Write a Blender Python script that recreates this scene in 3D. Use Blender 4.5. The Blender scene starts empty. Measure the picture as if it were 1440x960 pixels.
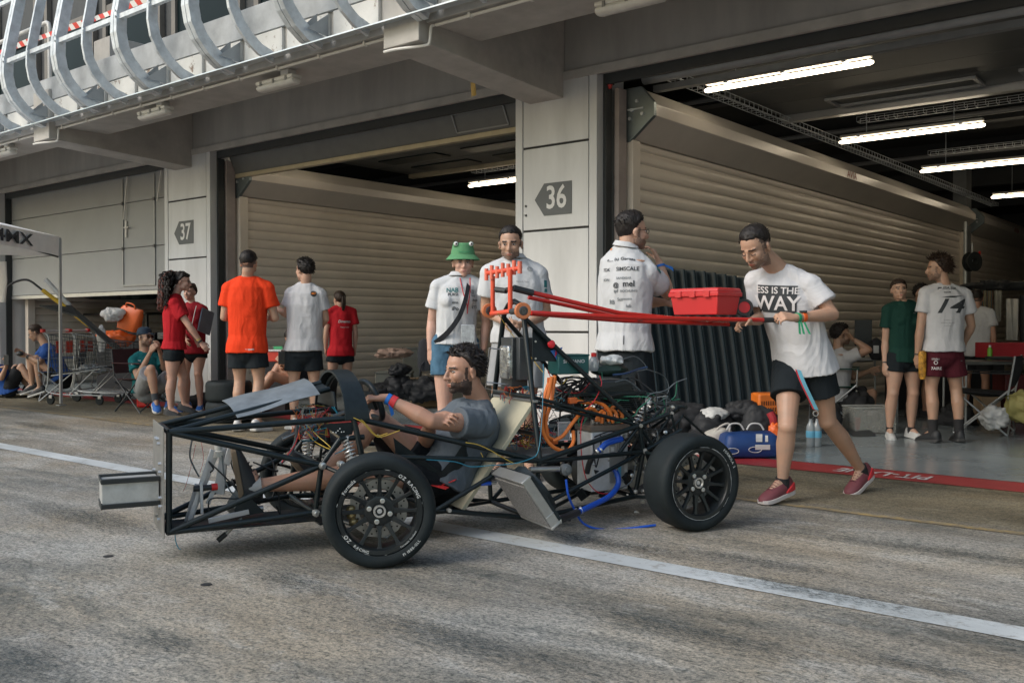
import bpy, bmesh, math, random
import numpy as np
from mathutils import Vector as V, Matrix, noise, Euler
from mathutils.bvhtree import BVHTree
random.seed(7)
PI = math.pi
scene = bpy.context.scene
COL = scene.collection

# ------------------------------------------------------------------ camera frame (metres, z up, facade along X)
FPX = 1345.0; CH = 1.11
YAW = math.atan2(1103, 1345)
FH = V((-math.sin(YAW), math.cos(YAW), 0)); RT = V((math.cos(YAW), math.sin(YAW), 0))
PIT = math.atan(23/1345.)
FW = FH*math.cos(PIT) - V((0,0,1))*math.sin(PIT); UP = V((0,0,1))*math.cos(PIT) + FH*math.sin(PIT)
CAM = V((0, 0, CH))
def ray(x, y): return FW + RT*((x-720)/FPX) + UP*((480-y)/FPX)
def pln(x, y, n, q):
    r = ray(x, y); t = n.dot(q-CAM)/n.dot(r); return CAM + r*t
Z = V((0,0,1))
def gp(x, y, z=0.0): return pln(x, y, Z, V((0,0,z)))
def pd(x, y, d): return pln(x, y, FH, CAM+FH*d)
def yp(x, y, Y): return pln(x, y, V((0,1,0)), V((0,Y,0)))
def xp(x, y, X): return pln(x, y, V((1,0,0)), V((X,0,0)))
# vehicle frame: origin under the rear axle, x forward, y towards its left side
CO = V((-3.108, 4.897, 0)); CA = math.atan2(-.912, -.41)
CF = V((math.cos(CA), math.sin(CA), 0)); CL = V((-math.sin(CA), math.cos(CA), 0))
CM = Matrix.Translation(CO) @ Matrix.Rotation(CA, 4, 'Z')
def cw(x, y, z): return CO + CF*x + CL*y + Z*z
def cp(px, py, l):                         # vehicle-frame point on the lengthwise plane y = l
    q = pln(px, py, CL, CO+CL*l) - CO; return V((q.dot(CF), q.dot(CL), q.z))
def cpf(px, py, f):
    q = pln(px, py, CF, CO+CF*f) - CO; return V((q.dot(CF), q.dot(CL), q.z))

# ------------------------------------------------------------------ materials
MATS = {}
def mat(name, col=(.5,.5,.5), rough=.5, metal=0., var=.12, vs=6., bump=0., bs=60., emit=None, es=0., alpha=None,
        spec=.5, col2=None, vrough=0., coat=0., trans=0., aniso=None, detail=4):
    if name in MATS: return MATS[name]
    m = bpy.data.materials.new(name); m.use_nodes = True; MATS[name] = m
    nt = m.node_tree; N = nt.nodes; L = nt.links
    b = N['Principled BSDF']
    b.inputs['Roughness'].default_value = rough; b.inputs['Metallic'].default_value = metal
    b.inputs['Specular IOR Level'].default_value = spec
    if coat: b.inputs['Coat Weight'].default_value = coat; b.inputs['Coat Roughness'].default_value = .15
    if trans: b.inputs['Transmission Weight'].default_value = trans
    if alpha is not None: b.inputs['Alpha'].default_value = alpha
    tc = N.new('ShaderNodeTexCoord')
    mp = N.new('ShaderNodeMapping'); L.new(tc.outputs['Object'], mp.inputs[0])
    if aniso: mp.inputs['Scale'].default_value = aniso
    if var > 0 or col2:
        n = N.new('ShaderNodeTexNoise'); n.inputs['Scale'].default_value = vs; n.inputs['Detail'].default_value = detail
        n.inputs['Roughness'].default_value = .6
        L.new(mp.outputs[0], n.inputs['Vector'])
        r = N.new('ShaderNodeValToRGB'); e = r.color_ramp.elements
        e[0].position = .3; e[1].position = .7
        c2 = col2 or tuple(min(1, c*(1+var)) for c in col)
        e[0].color = (*[c*(1-var) for c in col], 1); e[1].color = (*c2, 1)
        L.new(n.outputs['Fac'], r.inputs[0]); L.new(r.outputs[0], b.inputs['Base Color'])
        if vrough:
            mr = N.new('ShaderNodeMapRange'); mr.inputs['To Min'].default_value = rough-vrough; mr.inputs['To Max'].default_value = rough+vrough
            L.new(n.outputs['Fac'], mr.inputs[0]); L.new(mr.outputs[0], b.inputs['Roughness'])
    else: b.inputs['Base Color'].default_value = (*col, 1)
    if bump:
        n2 = N.new('ShaderNodeTexNoise'); n2.inputs['Scale'].default_value = bs; n2.inputs['Detail'].default_value = 5
        L.new(mp.outputs[0], n2.inputs['Vector'])
        bp = N.new('ShaderNodeBump'); bp.inputs['Strength'].default_value = bump; bp.inputs['Distance'].default_value = .01
        L.new(n2.outputs['Fac'], bp.inputs['Height']); L.new(bp.outputs[0], b.inputs['Normal'])
    if emit:
        b.inputs['Emission Color'].default_value = (*emit, 1); b.inputs['Emission Strength'].default_value = es
    return m

# ------------------------------------------------------------------ mesh builder
def perp(d):
    d = d.normalized(); a = Z if abs(d.z) < .9 else V((1,0,0))
    u = d.cross(a).normalized(); return u, d.cross(u).normalized()
WM = {}
class MB:
    def __init__(s): s.v = []; s.f = []; s.mi = []; s.cur = 0
    def add(s, vs, fs):
        o = len(s.v); s.v += [V(p) for p in vs]
        for f in fs: s.f.append([i+o for i in f]); s.mi.append(s.cur)
        return s
    def box(s, c, size, R=None):
        c = V(c); h = [x/2 for x in size]
        vs = [V((sx*h[0], sy*h[1], sz*h[2])) for sx in (-1,1) for sy in (-1,1) for sz in (-1,1)]
        if R is not None: vs = [R @ q for q in vs]
        return s.add([c+q for q in vs], [(0,1,3,2),(4,6,7,5),(0,4,5,1),(2,3,7,6),(0,2,6,4),(1,5,7,3)])
    def bb(s, x0, x1, y0, y1, z0, z1):
        return s.box(((x0+x1)/2, (y0+y1)/2, (z0+z1)/2), (abs(x1-x0), abs(y1-y0), abs(z1-z0)))
    def bar(s, p, q, w, h, up=None):       # rectangular bar from p to q: w along side, h along up
        p = V(p); q = V(q); d = q-p; dn = d.normalized()
        up = V(up) if up is not None else (Z if abs(dn.z) < .95 else V((1,0,0)))
        sd = dn.cross(up).normalized(); u = sd.cross(dn).normalized()
        R = Matrix((dn, sd, u)).transposed()
        return s.box((p+q)/2, (d.length, w, h), R)
    def tube(s, pts, r, n=10, closed=False, caps=True, flat=None):
        pts = [V(p) for p in pts]; k = len(pts); rr = r if isinstance(r, (list, tuple)) else [r]*k
        rings = []; u = None
        for i in range(k):
            if closed: t = pts[(i+1) % k]-pts[i-1]
            else: t = pts[min(i+1, k-1)]-pts[max(i-1, 0)]
            if t.length < 1e-9: t = V((0,0,1))
            t.normalize()
            if u is None: u, w = perp(t)
            else:
                u = (u - t*u.dot(t))
                if u.length < 1e-6: u, w = perp(t)
                u.normalize(); w = t.cross(u)
            w = t.cross(u)
            rings.append([pts[i] + (u*math.cos(2*PI*j/n) + w*math.sin(2*PI*j/n))*rr[i] for j in range(n)])
        return s.loft(rings, closed=closed, caps=caps)
    def loft(s, rings, closed=False, caps=True):
        n = len(rings[0]); k = len(rings); vs = [p for r in rings for p in r]; fs = []
        for i in range(k if closed else k-1):
            a = i*n; b = ((i+1) % k)*n
            for j in range(n): fs.append((a+j, a+(j+1) % n, b+(j+1) % n, b+j))
        if caps and not closed: fs.append(tuple(range(n))[::-1]); fs.append(tuple(range((k-1)*n, k*n)))
        return s.add(vs, fs)
    def lathe(s, prof, c, ax, n=32, caps=True, closed=False):  # prof: (r, h along ax)
        c = V(c); ax = V(ax).normalized(); u, w = perp(ax)
        rings = [[c + ax*h + (u*math.cos(2*PI*j/n)+w*math.sin(2*PI*j/n))*r for j in range(n)] for r, h in prof]
        return s.loft(rings, caps=caps, closed=closed)
    def ell(s, c, rad, ax=None, n=16, m=10, noise_amp=0, nf=8):
        c = V(c); ax = ax or (V((1,0,0)), V((0,1,0)), V((0,0,1)))
        if not isinstance(rad, (list, tuple)): rad = (rad,)*3
        vs = []; fs = []
        for i in range(m+1):
            th = PI*i/m
            for j in range(n):
                ph = 2*PI*j/n
                d = V((math.sin(th)*math.cos(ph), math.sin(th)*math.sin(ph), math.cos(th)))
                p = ax[0]*d.x*rad[0]+ax[1]*d.y*rad[1]+ax[2]*d.z*rad[2]
                if noise_amp: p *= 1+noise_amp*noise.noise((c+p)*nf)
                vs.append(c+p)
        for i in range(m):
            for j in range(n): fs.append((i*n+j, (i+1)*n+j, (i+1)*n+(j+1) % n, i*n+(j+1) % n))
        return s.add(vs, fs)
    def cap(s, p, q, r0, r1, n=14):        # capsule with round ends, tapered
        p = V(p); q = V(q); d = (q-p); L = d.length
        if L < 1e-6: return s.ell(p, r0, n=n, m=8)
        d.normalize(); pts = []; rr = []
        for a in (-80, -55, -30): pts.append(p + d*r0*math.sin(math.radians(a))); rr.append(r0*math.cos(math.radians(a)))
        for t in (0, .5, 1): pts.append(p.lerp(q, t)); rr.append(r0+(r1-r0)*t)
        for a in (30, 55, 80): pts.append(q + d*r1*math.sin(math.radians(a))); rr.append(r1*math.cos(math.radians(a)))
        return s.tube(pts, rr, n)
    def prism(s, poly, vec):
        k = len(poly); vec = V(vec); vs = [V(p) for p in poly]+[V(p)+vec for p in poly]
        fs = [tuple(range(k))[::-1], tuple(range(k, 2*k))]+[(j, (j+1) % k, k+(j+1) % k, k+j) for j in range(k)]
        return s.add(vs, fs)
    def mesh(s, name='mesh'):
        me = bpy.data.meshes.new(name); me.from_pydata([tuple(p) for p in s.v], [], s.f); me.update()
        return me
    def build(s, name, m, parent=None, smooth=35, bevel=0, kind=None, label=None, cat=None, group=None, fixn=True):
        me = s.mesh(name)
        return link_mesh(me, name, m, parent, smooth, bevel, kind, label, cat, group, fixn, s.mi)
def link_mesh(me, name, m, parent=None, smooth=35, bevel=0, kind=None, label=None, cat=None, group=None, fixn=True, mi=None):
    ms = m if isinstance(m, (list, tuple)) else [m]
    for x in ms: me.materials.append(x)
    if mi is not None and len(ms) > 1 and len(mi) == len(me.polygons): me.polygons.foreach_set('material_index', mi)
    if fixn:
        bm = bmesh.new(); bm.from_mesh(me); bmesh.ops.recalc_face_normals(bm, faces=bm.faces); bm.to_mesh(me); bm.free()
    o = bpy.data.objects.new(name, me); COL.objects.link(o)
    if parent is not None:
        o.parent = parent; me.transform(WM[parent.name].inverted()); WM[o.name] = WM[parent.name]
    else:
        if len(me.vertices) and kind != 'structure':
            a = np.empty(len(me.vertices)*3); me.vertices.foreach_get('co', a); a = a.reshape(-1, 3)
            b = V(((a[:,0].min()+a[:,0].max())/2, (a[:,1].min()+a[:,1].max())/2, a[:,2].min()))
            o.location = b; me.transform(Matrix.Translation(-b)); WM[o.name] = Matrix.Translation(b)
        else: WM[o.name] = Matrix.Identity(4)
    if smooth:
        me.shade_smooth()
        if smooth < 170: me.set_sharp_from_angle(angle=math.radians(smooth))
    if bevel:
        md = o.modifiers.new('bevel', 'BEVEL'); md.width = bevel; md.segments = 2; md.limit_method = 'ANGLE'; md.angle_limit = math.radians(40)
    if kind: o['kind'] = kind
    if label: o['label'] = label
    if cat: o['category'] = cat
    if group: o['group'] = group
    return o
def thing(name, label, cat, loc=(0,0,0), group=None, rot=None, kind=None):
    o = bpy.data.objects.new(name, None); COL.objects.link(o); o.empty_display_size = .1
    M = Matrix.Translation(V(loc))
    if rot: M = M @ Matrix.Rotation(rot, 4, 'Z')
    o.matrix_world = M; WM[o.name] = M
    if label: o['label'] = label
    if cat: o['category'] = cat
    if group: o['group'] = group
    if kind: o['kind'] = kind
    return o
def children(o): return [c for c in COL.objects if c.parent == o]
def copy_tree(o, M=None, label=None, parent=None):
    c = o.copy(); COL.objects.link(c)
    if parent is not None: c.parent = parent
    if M is not None: c.matrix_world = M @ o.matrix_world; WM[c.name] = M @ WM[o.name]
    if label: c['label'] = label
    for ch in children(o): copy_tree(ch, None, None, c)
    return c
def bez(pts, n=24):                        # smooth curve through points (Catmull-Rom)
    pts = [V(p) for p in pts]; out = []
    P = [pts[0]*2-pts[1]]+pts+[pts[-1]*2-pts[-2]]
    seg = max(2, n//(len(pts)-1))
    for i in range(1, len(P)-2):
        for k in range(seg):
            t = k/seg; a, b, c, d = P[i-1], P[i], P[i+1], P[i+2]
            out.append(.5*((2*b)+(c-a)*t+(2*a-5*b+4*c-d)*t*t+(3*b-a-3*c+d)*t**3))
    out.append(pts[-1]); return out
FONT = {}
def text_mesh(txt, size=1., bold=False, shear=0., width=1., ext=0., align='CENTER'):
    cu = bpy.data.curves.new('lettering', 'FONT'); cu.body = txt; cu.size = size; cu.align_x = align; cu.align_y = 'CENTER'
    cu.shear = shear; cu.extrude = ext; cu.resolution_u = 3
    if bold: cu.offset = .018*size
    o = bpy.data.objects.new('lettering', cu); COL.objects.link(o)
    bpy.context.view_layer.update()
    me = bpy.data.meshes.new_from_object(o.evaluated_get(bpy.context.evaluated_depsgraph_get()))
    bpy.data.objects.remove(o); bpy.data.curves.remove(cu)
    if width != 1: me.transform(Matrix.Diagonal((width, 1, 1, 1)))
    return me
def place_text(txt, size, origin, xdir, ydir, m, name='lettering', parent=None, bold=False, shear=0., width=1., lift=.004, **kw):
    me = text_mesh(txt, size, bold, shear, width)
    x = V(xdir).normalized(); y = V(ydir).normalized(); n = x.cross(y).normalized()
    M = Matrix((x, y, n)).transposed().to_4x4(); M.translation = V(origin)+n*lift
    me.transform(M)
    return link_mesh(me, name, m, parent, smooth=0, fixn=False, **kw)
# ================================================================== SETTING
def ground_mat():
    m = bpy.data.materials.new('worn_concrete'); m.use_nodes = True; nt = m.node_tree; N = nt.nodes; L = nt.links
    b = N['Principled BSDF']; b.inputs['Roughness'].default_value = .82; b.inputs['Specular IOR Level'].default_value = .35
    tc = N.new('ShaderNodeTexCoord')
    def mp(sc, rot=0):
        a = N.new('ShaderNodeMapping'); a.inputs['Scale'].default_value = sc; a.inputs['Rotation'].default_value = (0,0,rot)
        L.new(tc.outputs['Object'], a.inputs[0]); return a.outputs[0]
    def noi(v, s, d=6, r=.6, dist=0):
        n = N.new('ShaderNodeTexNoise'); n.inputs['Scale'].default_value = s; n.inputs['Detail'].default_value = d
        n.inputs['Roughness'].default_value = r; n.inputs['Distortion'].default_value = dist; L.new(v, n.inputs['Vector']); return n.outputs['Fac']
    def ramp(f, stops):
        r = N.new('ShaderNodeValToRGB'); e = r.color_ramp.elements
        while len(e) < len(stops): e.new(.5)
        for x, (p, c) in zip(e, stops): x.position = p; x.color = (*c, 1) if len(c) == 3 else c
        L.new(f, r.inputs[0]); return r.outputs[0]
    def mix(f, a, c, mode='MIX'):
        x = N.new('ShaderNodeMix'); x.data_type = 'RGBA'; x.blend_type = mode
        if isinstance(f, float): x.inputs[0].default_value = f
        else: L.new(f, x.inputs[0])
        for s, i in ((a, 6), (c, 7)):
            if isinstance(s, tuple): x.inputs[i].default_value = (*s, 1)
            else: L.new(s, x.inputs[i])
        return x.outputs[2]
    def gray(p0, v0, p1, v1): return [(p0, (v0,)*3), (p1, (v1,)*3)]
    along = mp((.35, 1.3, 1)); iso = mp((1, 1, 1))
    base = ramp(noi(along, 1.1, 7, .62, .3), [(.34, (.205,.198,.178)), (.48, (.295,.28,.25)), (.62, (.41,.395,.36))])
    warm = ramp(noi(iso, .8, 5, .6), [(.42, (0,0,0)), (.62, (1,1,1))])
    c = mix(warm, base, mix(1.0, base, (1.03,.94,.82), 'MULTIPLY'))
    # dark tyre-rubber stains stretched along the lane, blotchy
    st = ramp(noi(mp((.22, 1.0, 1)), 1.9, 8, .72, .6), gray(.49, 0, .62, 1))
    st2 = ramp(noi(iso, 14, 6, .75), gray(.34, .1, .54, 1))
    x = N.new('ShaderNodeMath'); x.operation = 'MULTIPLY'; L.new(st, x.inputs[0]); L.new(st2, x.inputs[1])
    x2 = N.new('ShaderNodeMath'); x2.operation = 'MULTIPLY'; x2.inputs[1].default_value = .62; L.new(x.outputs[0], x2.inputs[0])
    c = mix(x2.outputs[0], c, (.075,.092,.092))
    # pale worn patches
    pw = ramp(noi(mp((.5, 1.2, 1)), 2.7, 8, .78, .4), gray(.52, 0, .66, .6))
    c = mix(pw, c, (.50,.49,.46))
    # coarse aggregate speckle and pits
    sp = ramp(noi(iso, 70, 5, .8), [(.38, (.34,.37,.38)), (.5, (.95,.95,.95)), (.66, (1.38,1.36,1.32))])
    c = mix(1.0, c, sp, 'MULTIPLY')
    sp2 = ramp(noi(mp((.7,1.3,1), .12), 30, 8, .85, .2), [(.38, (.22,.27,.28)), (.49, (.95,.95,.95)), (.64, (1.34,1.32,1.27))])
    c = mix(.85, c, sp2, 'MULTIPLY')
    # the olive-brown apron nearer the garages
    sx = N.new('ShaderNodeSeparateXYZ'); L.new(tc.outputs['Object'], sx.inputs[0])
    nn = noi(mp((.6,.6,1)), 3, 5, .7)
    ad = N.new('ShaderNodeMath'); ad.operation = 'MULTIPLY_ADD'; ad.inputs[1].default_value = .5; L.new(nn, ad.inputs[0]); L.new(sx.outputs[1], ad.inputs[2])
    mr = N.new('ShaderNodeMapRange'); mr.inputs['From Min'].default_value = 5.75; mr.inputs['From Max'].default_value = 6.05; L.new(ad.outputs[0], mr.inputs[0])
    c = mix(mr.outputs[0], c, mix(1.0, c, (.62,.57,.45), 'MULTIPLY'))
    L.new(c, b.inputs['Base Color'])
    hn = noi(iso, 55, 8, .8); bp = N.new('ShaderNodeBump'); bp.inputs['Strength'].default_value = .55; bp.inputs['Distance'].default_value = .012
    L.new(hn, bp.inputs['Height']); L.new(bp.outputs[0], b.inputs['Normal'])
    rr = ramp(noi(along, 2.5, 5), gray(.35, .65, .65, .9)); L.new(rr, b.inputs['Roughness'])
    return m
def worn_paint(name, col, thr=.44, under=(.26,.24,.21), scale=9, soft=.05, rough=.6):
    m = bpy.data.materials.new(name); m.use_nodes = True; nt = m.node_tree; N = nt.nodes; L = nt.links
    b = N['Principled BSDF']; b.inputs['Roughness'].default_value = rough
    tc = N.new('ShaderNodeTexCoord'); n = N.new('ShaderNodeTexNoise'); n.inputs['Scale'].default_value = scale; n.inputs['Detail'].default_value = 10; n.inputs['Roughness'].default_value = .75
    L.new(tc.outputs['Object'], n.inputs['Vector'])
    r = N.new('ShaderNodeValToRGB'); e = r.color_ramp.elements; e[0].position = thr-soft; e[1].position = thr+soft
    e[0].color = (*under, 1); e[1].color = (*col, 1); L.new(n.outputs['Fac'], r.inputs[0])
    n2 = N.new('ShaderNodeTexNoise'); n2.inputs['Scale'].default_value = 2.2; n2.inputs['Detail'].default_value = 6; L.new(tc.outputs['Object'], n2.inputs['Vector'])
    r2 = N.new('ShaderNodeValToRGB'); f = r2.color_ramp.elements; f[0].position = .3; f[0].color = (.72,.73,.73,1); f[1].position = .65; f[1].color = (1,1,1,1); L.new(n2.outputs['Fac'], r2.inputs[0])
    x = N.new('ShaderNodeMix'); x.data_type = 'RGBA'; x.blend_type = 'MULTIPLY'; x.inputs[0].default_value = 1
    L.new(r.outputs[0], x.inputs[6]); L.new(r2.outputs[0], x.inputs[7]); L.new(x.outputs[2], b.inputs['Base Color'])
    bp = N.new('ShaderNodeBump'); bp.inputs['Strength'].default_value = .3; bp.inputs['Distance'].default_value = .006
    n3 = N.new('ShaderNodeTexNoise'); n3.inputs['Scale'].default_value = 60; n3.inputs['Detail'].default_value = 6; L.new(tc.outputs['Object'], n3.inputs['Vector'])
    L.new(n3.outputs['Fac'], bp.inputs['Height']); L.new(bp.outputs[0], b.inputs['Normal'])
    return m
S = 'structure'
MB().add([(-400,-400,0),(400,-400,0),(400,400,0),(-400,400,0)], [(0,1,2,3)]).build('ground', ground_mat(), kind=S, smooth=0)
def sheet(name, x0, x1, y0, y1, z, m): return MB().add([(x0,y0,z),(x1,y0,z),(x1,y1,z),(x0,y1,z)], [(0,1,2,3)]).build(name, m, kind=S, smooth=0)
sheet('lane_line', -60, 30, 3.72, 3.89, .004, worn_paint('worn_white_paint', (.56,.595,.60), .40, (.33,.32,.30), 14, .06))
sheet('edge_line', -60, 30, 5.60, 5.67, .004, worn_paint('worn_yellow_paint', (.42,.30,.12), .53, (.21,.18,.13), 11, .08))
sheet('pit_line', -60, 30, 7.04, 7.46, .004, worn_paint('red_paint', (.34,.028,.033), .33, (.24,.12,.09), 12, .06, .5))
floor_m = mat('garage_epoxy', (.20,.235,.25), .22, var=.18, vs=1.3, bump=.05, bs=8, vrough=.1, detail=8)
sheet('garage_floor', -60, 30, 7.46, 32, .006, floor_m)
# the words on the red line, read from inside the garage
wp = worn_paint('worn_letter_paint', (.62,.62,.62), .42, (.42,.06,.06), 16)
pa = gp(1322, 676); pb = gp(1172, 657)
o_ = place_text('PIT-LANE', .27, ((pa.x+pb.x)/2, 7.24, .004), (-1,0,0), (0,-1,0), wp, name='pit_line_lettering', bold=True, width=.62, kind=S)
# joints in the concrete
jm = mat('joint_sealant', (.06,.062,.06), .8)
for x in (): sheet('ground_joint', x, x+.012, -20, 3.70, .0045, jm)
cover = mat('drain_steel', (.05,.05,.05), .6, .5)
for px, py in ((290, 822), (152, 782)):
    c = gp(px, py); MB().lathe([(.024, 0), (.024, .002), (.016, .003)], c+Z*.001, Z, 20).build('ground_anchor', cover, label=None, kind=S)

# stains with shapes of their own
def stain_mat():
    m = bpy.data.materials.new('rubber_stain'); m.use_nodes = True; nt = m.node_tree; N = nt.nodes; L = nt.links
    b = N['Principled BSDF']; b.inputs['Base Color'].default_value = (.045,.06,.062,1); b.inputs['Roughness'].default_value = .75
    tc = N.new('ShaderNodeTexCoord'); mpp = N.new('ShaderNodeMapping'); mpp.inputs['Location'].default_value = (-1,-1,0); mpp.inputs['Scale'].default_value = (2,2,0)
    L.new(tc.outputs['Generated'], mpp.inputs[0])
    ln = N.new('ShaderNodeVectorMath'); ln.operation = 'LENGTH'; L.new(mpp.outputs[0], ln.inputs[0])
    m2 = N.new('ShaderNodeMapping'); m2.inputs['Scale'].default_value = (.8,2.2,1); L.new(tc.outputs['Object'], m2.inputs[0])
    n = N.new('ShaderNodeTexNoise'); n.inputs['Scale'].default_value = 20; n.inputs['Detail'].default_value = 12; n.inputs['Roughness'].default_value = .9; L.new(m2.outputs[0], n.inputs['Vector'])
    a = N.new('ShaderNodeMath'); a.operation = 'MULTIPLY_ADD'; a.inputs[1].default_value = -.30; a.inputs[2].default_value = .14; L.new(ln.outputs['Value'], a.inputs[0])
    s_ = N.new('ShaderNodeMath'); s_.operation = 'ADD'; L.new(n.outputs['Fac'], s_.inputs[0]); L.new(a.outputs[0], s_.inputs[1])
    mr = N.new('ShaderNodeMapRange'); mr.inputs['From Min'].default_value = .49; mr.inputs['From Max'].default_value = .60; mr.inputs['To Max'].default_value = .5; L.new(s_.outputs[0], mr.inputs[0])
    n3 = N.new('ShaderNodeTexNoise'); n3.inputs['Scale'].default_value = 55; n3.inputs['Detail'].default_value = 8; n3.inputs['Roughness'].default_value = .85; L.new(m2.outputs[0], n3.inputs['Vector'])
    m3 = N.new('ShaderNodeMapRange'); m3.inputs['From Min'].default_value = .46; m3.inputs['From Max'].default_value = .56; m3.inputs['To Min'].default_value = .12; m3.inputs['To Max'].default_value = 1.5; L.new(n3.outputs['Fac'], m3.inputs[0])
    mm = N.new('ShaderNodeMath'); mm.operation = 'MULTIPLY'; mm.use_clamp = True; L.new(mr.outputs[0], mm.inputs[0]); L.new(m3.outputs[0], mm.inputs[1])
    L.new(mm.outputs[0], b.inputs['Alpha'])
    return m
stm_ = stain_mat()
for i, (px, py, lx, ly) in enumerate(((15,935,.5,.35),(235,905,.45,.22),(120,728,1.6,.35),(300,745,1.0,.28),(860,765,1.1,.22),(1060,790,1.0,.2),(1150,835,1.2,.22),(1320,775,1.4,.3),(640,900,1.2,.3),(420,820,.9,.25),(960,890,1.1,.25),(60,600,2.4,.3),(560,790,.9,.2),(1300,940,.5,.12))):
    c = gp(px, py); z = .0055+.0002*i
    MB().add([(c.x-lx,c.y-ly,z),(c.x+lx,c.y-ly,z),(c.x+lx,c.y+ly,z),(c.x-lx,c.y+ly,z)], [(0,1,2,3)]).build('ground_stain', stm_, kind=S, smooth=0)
# ---------------------------------------------------------------- building
wallm = mat('painted_concrete', (.41,.395,.365), .75, var=.17, vs=3.5, bump=.12, bs=35, detail=8)
panelm = mat('cladding_panel', (.55,.565,.57), .42, var=.13, vs=3.2, bump=.03, bs=30, detail=9, aniso=(1,1,.22))
upperm = mat('painted_render', (.38,.365,.34), .8, var=.16, vs=2.6, bump=.08, bs=30, detail=9, aniso=(1,1,.25))
doorm = mat('door_panel', (.27,.282,.285), .45, var=.06, vs=1.5, bump=.03, bs=60)
darkm = mat('dark_frame', (.035,.04,.042), .5, var=.1)
seam = mat('seam_shadow_gap', (.03,.03,.03), .8)
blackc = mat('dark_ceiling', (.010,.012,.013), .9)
galv = mat('galvanised_steel', (.58,.62,.645), .50, .4, var=.22, vs=9, bump=.05, bs=30, vrough=.12)
whitem = mat('white_plastic', (.62,.61,.57), .45, var=.06, vs=10)
cream = mat('shutter_cream', (.70,.635,.555), .36, .0, var=.07, vs=1.3, bump=.10, bs=3, detail=5, vrough=.06)
hous = mat('shutter_housing', (.62,.58,.525), .33, .05, var=.06, vs=1.5, bump=.05, bs=2)
glassd = mat('dark_glass', (.010,.018,.020), .3, 0, var=.1, vs=1, spec=.08)
alu = mat('aluminium', (.55,.56,.56), .35, .8, var=.08)

B = thing('pit_building', 'long grey pit lane building with numbered garage bays under an overhanging upper floor', 'building', (-8, 7.6, 0))
PX = [(-19.4,-18.35), (-12.78,-11.62), (-6.18,-5.18), (1.35,2.4)]
nums = {1:'37', 2:'36'}
plate_m = mat('number_plate_grey', (.095,.105,.11), .55, var=.05)
letw = mat('letter_white', (.62,.63,.62), .5, var=.04)
for i, (a, b) in enumerate(PX):
    mb = MB()
    mb.bb(a+.012, b-.085, 7.612, 8.05, 0, 3.5)
    P = mb.build('pillar', seam, B, smooth=0)
    # cladding panels with real open joints
    for z0, z1 in ((.0,1.03),(1.04,2.045),(2.055,2.88),(2.89,3.52)):
        MB().bb(a+.1, b-.1, 7.595, 7.615, z0+.012, z1).build('cladding', panelm, P, smooth=0, bevel=.004)
    MB().bb(a, a+.09, 7.592, 8.06, 0.012, 3.52).build('corner_trim', panelm, P, smooth=0, bevel=.004)
    MB().bb(b-.09, b, 7.592, 8.06, .012, 3.52).build('corner_trim', panelm, P, smooth=0, bevel=.004)
    if i in nums:
        if i == 2: q0 = yp(751, 276, 7.58); xr = yp(803, 276, 7.58).x; zt = yp(803, 253.5, 7.58).z; zb = yp(803, 300, 7.58).z; zm = yp(803,276,7.58).z
        else: q0 = yp(244, 325, 7.58); xr = yp(271, 325, 7.58).x; zt = yp(271, 309, 7.58).z; zb = yp(271, 342, 7.58).z; zm = (zt+zb)/2
        xl = q0.x; w = xr-xl
        np_ = MB().prism([(xl,7.590,zm),(xl+w*.26,7.590,zb),(xr,7.590,zb),(xr,7.590,zt),(xl+w*.26,7.590,zt)], (0,.004,0)).build('number_plate', plate_m, P, smooth=0)
        place_text(nums[i], (zt-zb)*.98, (xl+w*.59, 7.590, zm), (1,0,0), (0,0,1), letw, 'numeral', P, bold=True, width=.82, lift=.003)
# small screw-eyes on pillar 36
mb = MB()
for px, py in ((739, 290), (739, 303)): mb.lathe([(.012,0),(.012,.02)], yp(px,py,7.585), (0,1,0), 10)
mb.build('wall_fixing', darkm, B)
# upper wall (bulkhead above the doors) with a thin ledge line
MB().bb(-60, 12, 7.62, 8.0, 3.52, 5.0).build('upper_wall', upperm, B, smooth=0)
MB().bb(-60, 12, 7.585, 7.618, 3.50, 3.585).build('lintel_trim', wallm, B, smooth=0, bevel=.004)
# lintels and jambs
for a, b in ((-18.35,-12.78), (-11.62,-6.18), (-5.18,1.35)):
    MB().bb(a, b, 7.70, 7.74, 3.42, 3.52).bb(a, a+.035, 7.70, 7.80, 0, 3.42).bb(b-.035, b, 7.70, 7.80, 0, 3.42).build('door_frame', darkm, B, smooth=0)
# haunched bracket beams
for a in (-18.95, -12.28, -5.79, 1.9):
    w = .21
    mb = MB(); prof = [(5.60,4.06),(5.60,3.44),(7.618,3.33),(7.618,4.9),(6.4,4.9),(6.4,4.06)]
    mb.prism([(a-w, y, z) for y, z in prof], (2*w, 0, 0))
    mb.build('bracket_beam', wallm, B, smooth=0, bevel=.008)
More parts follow.
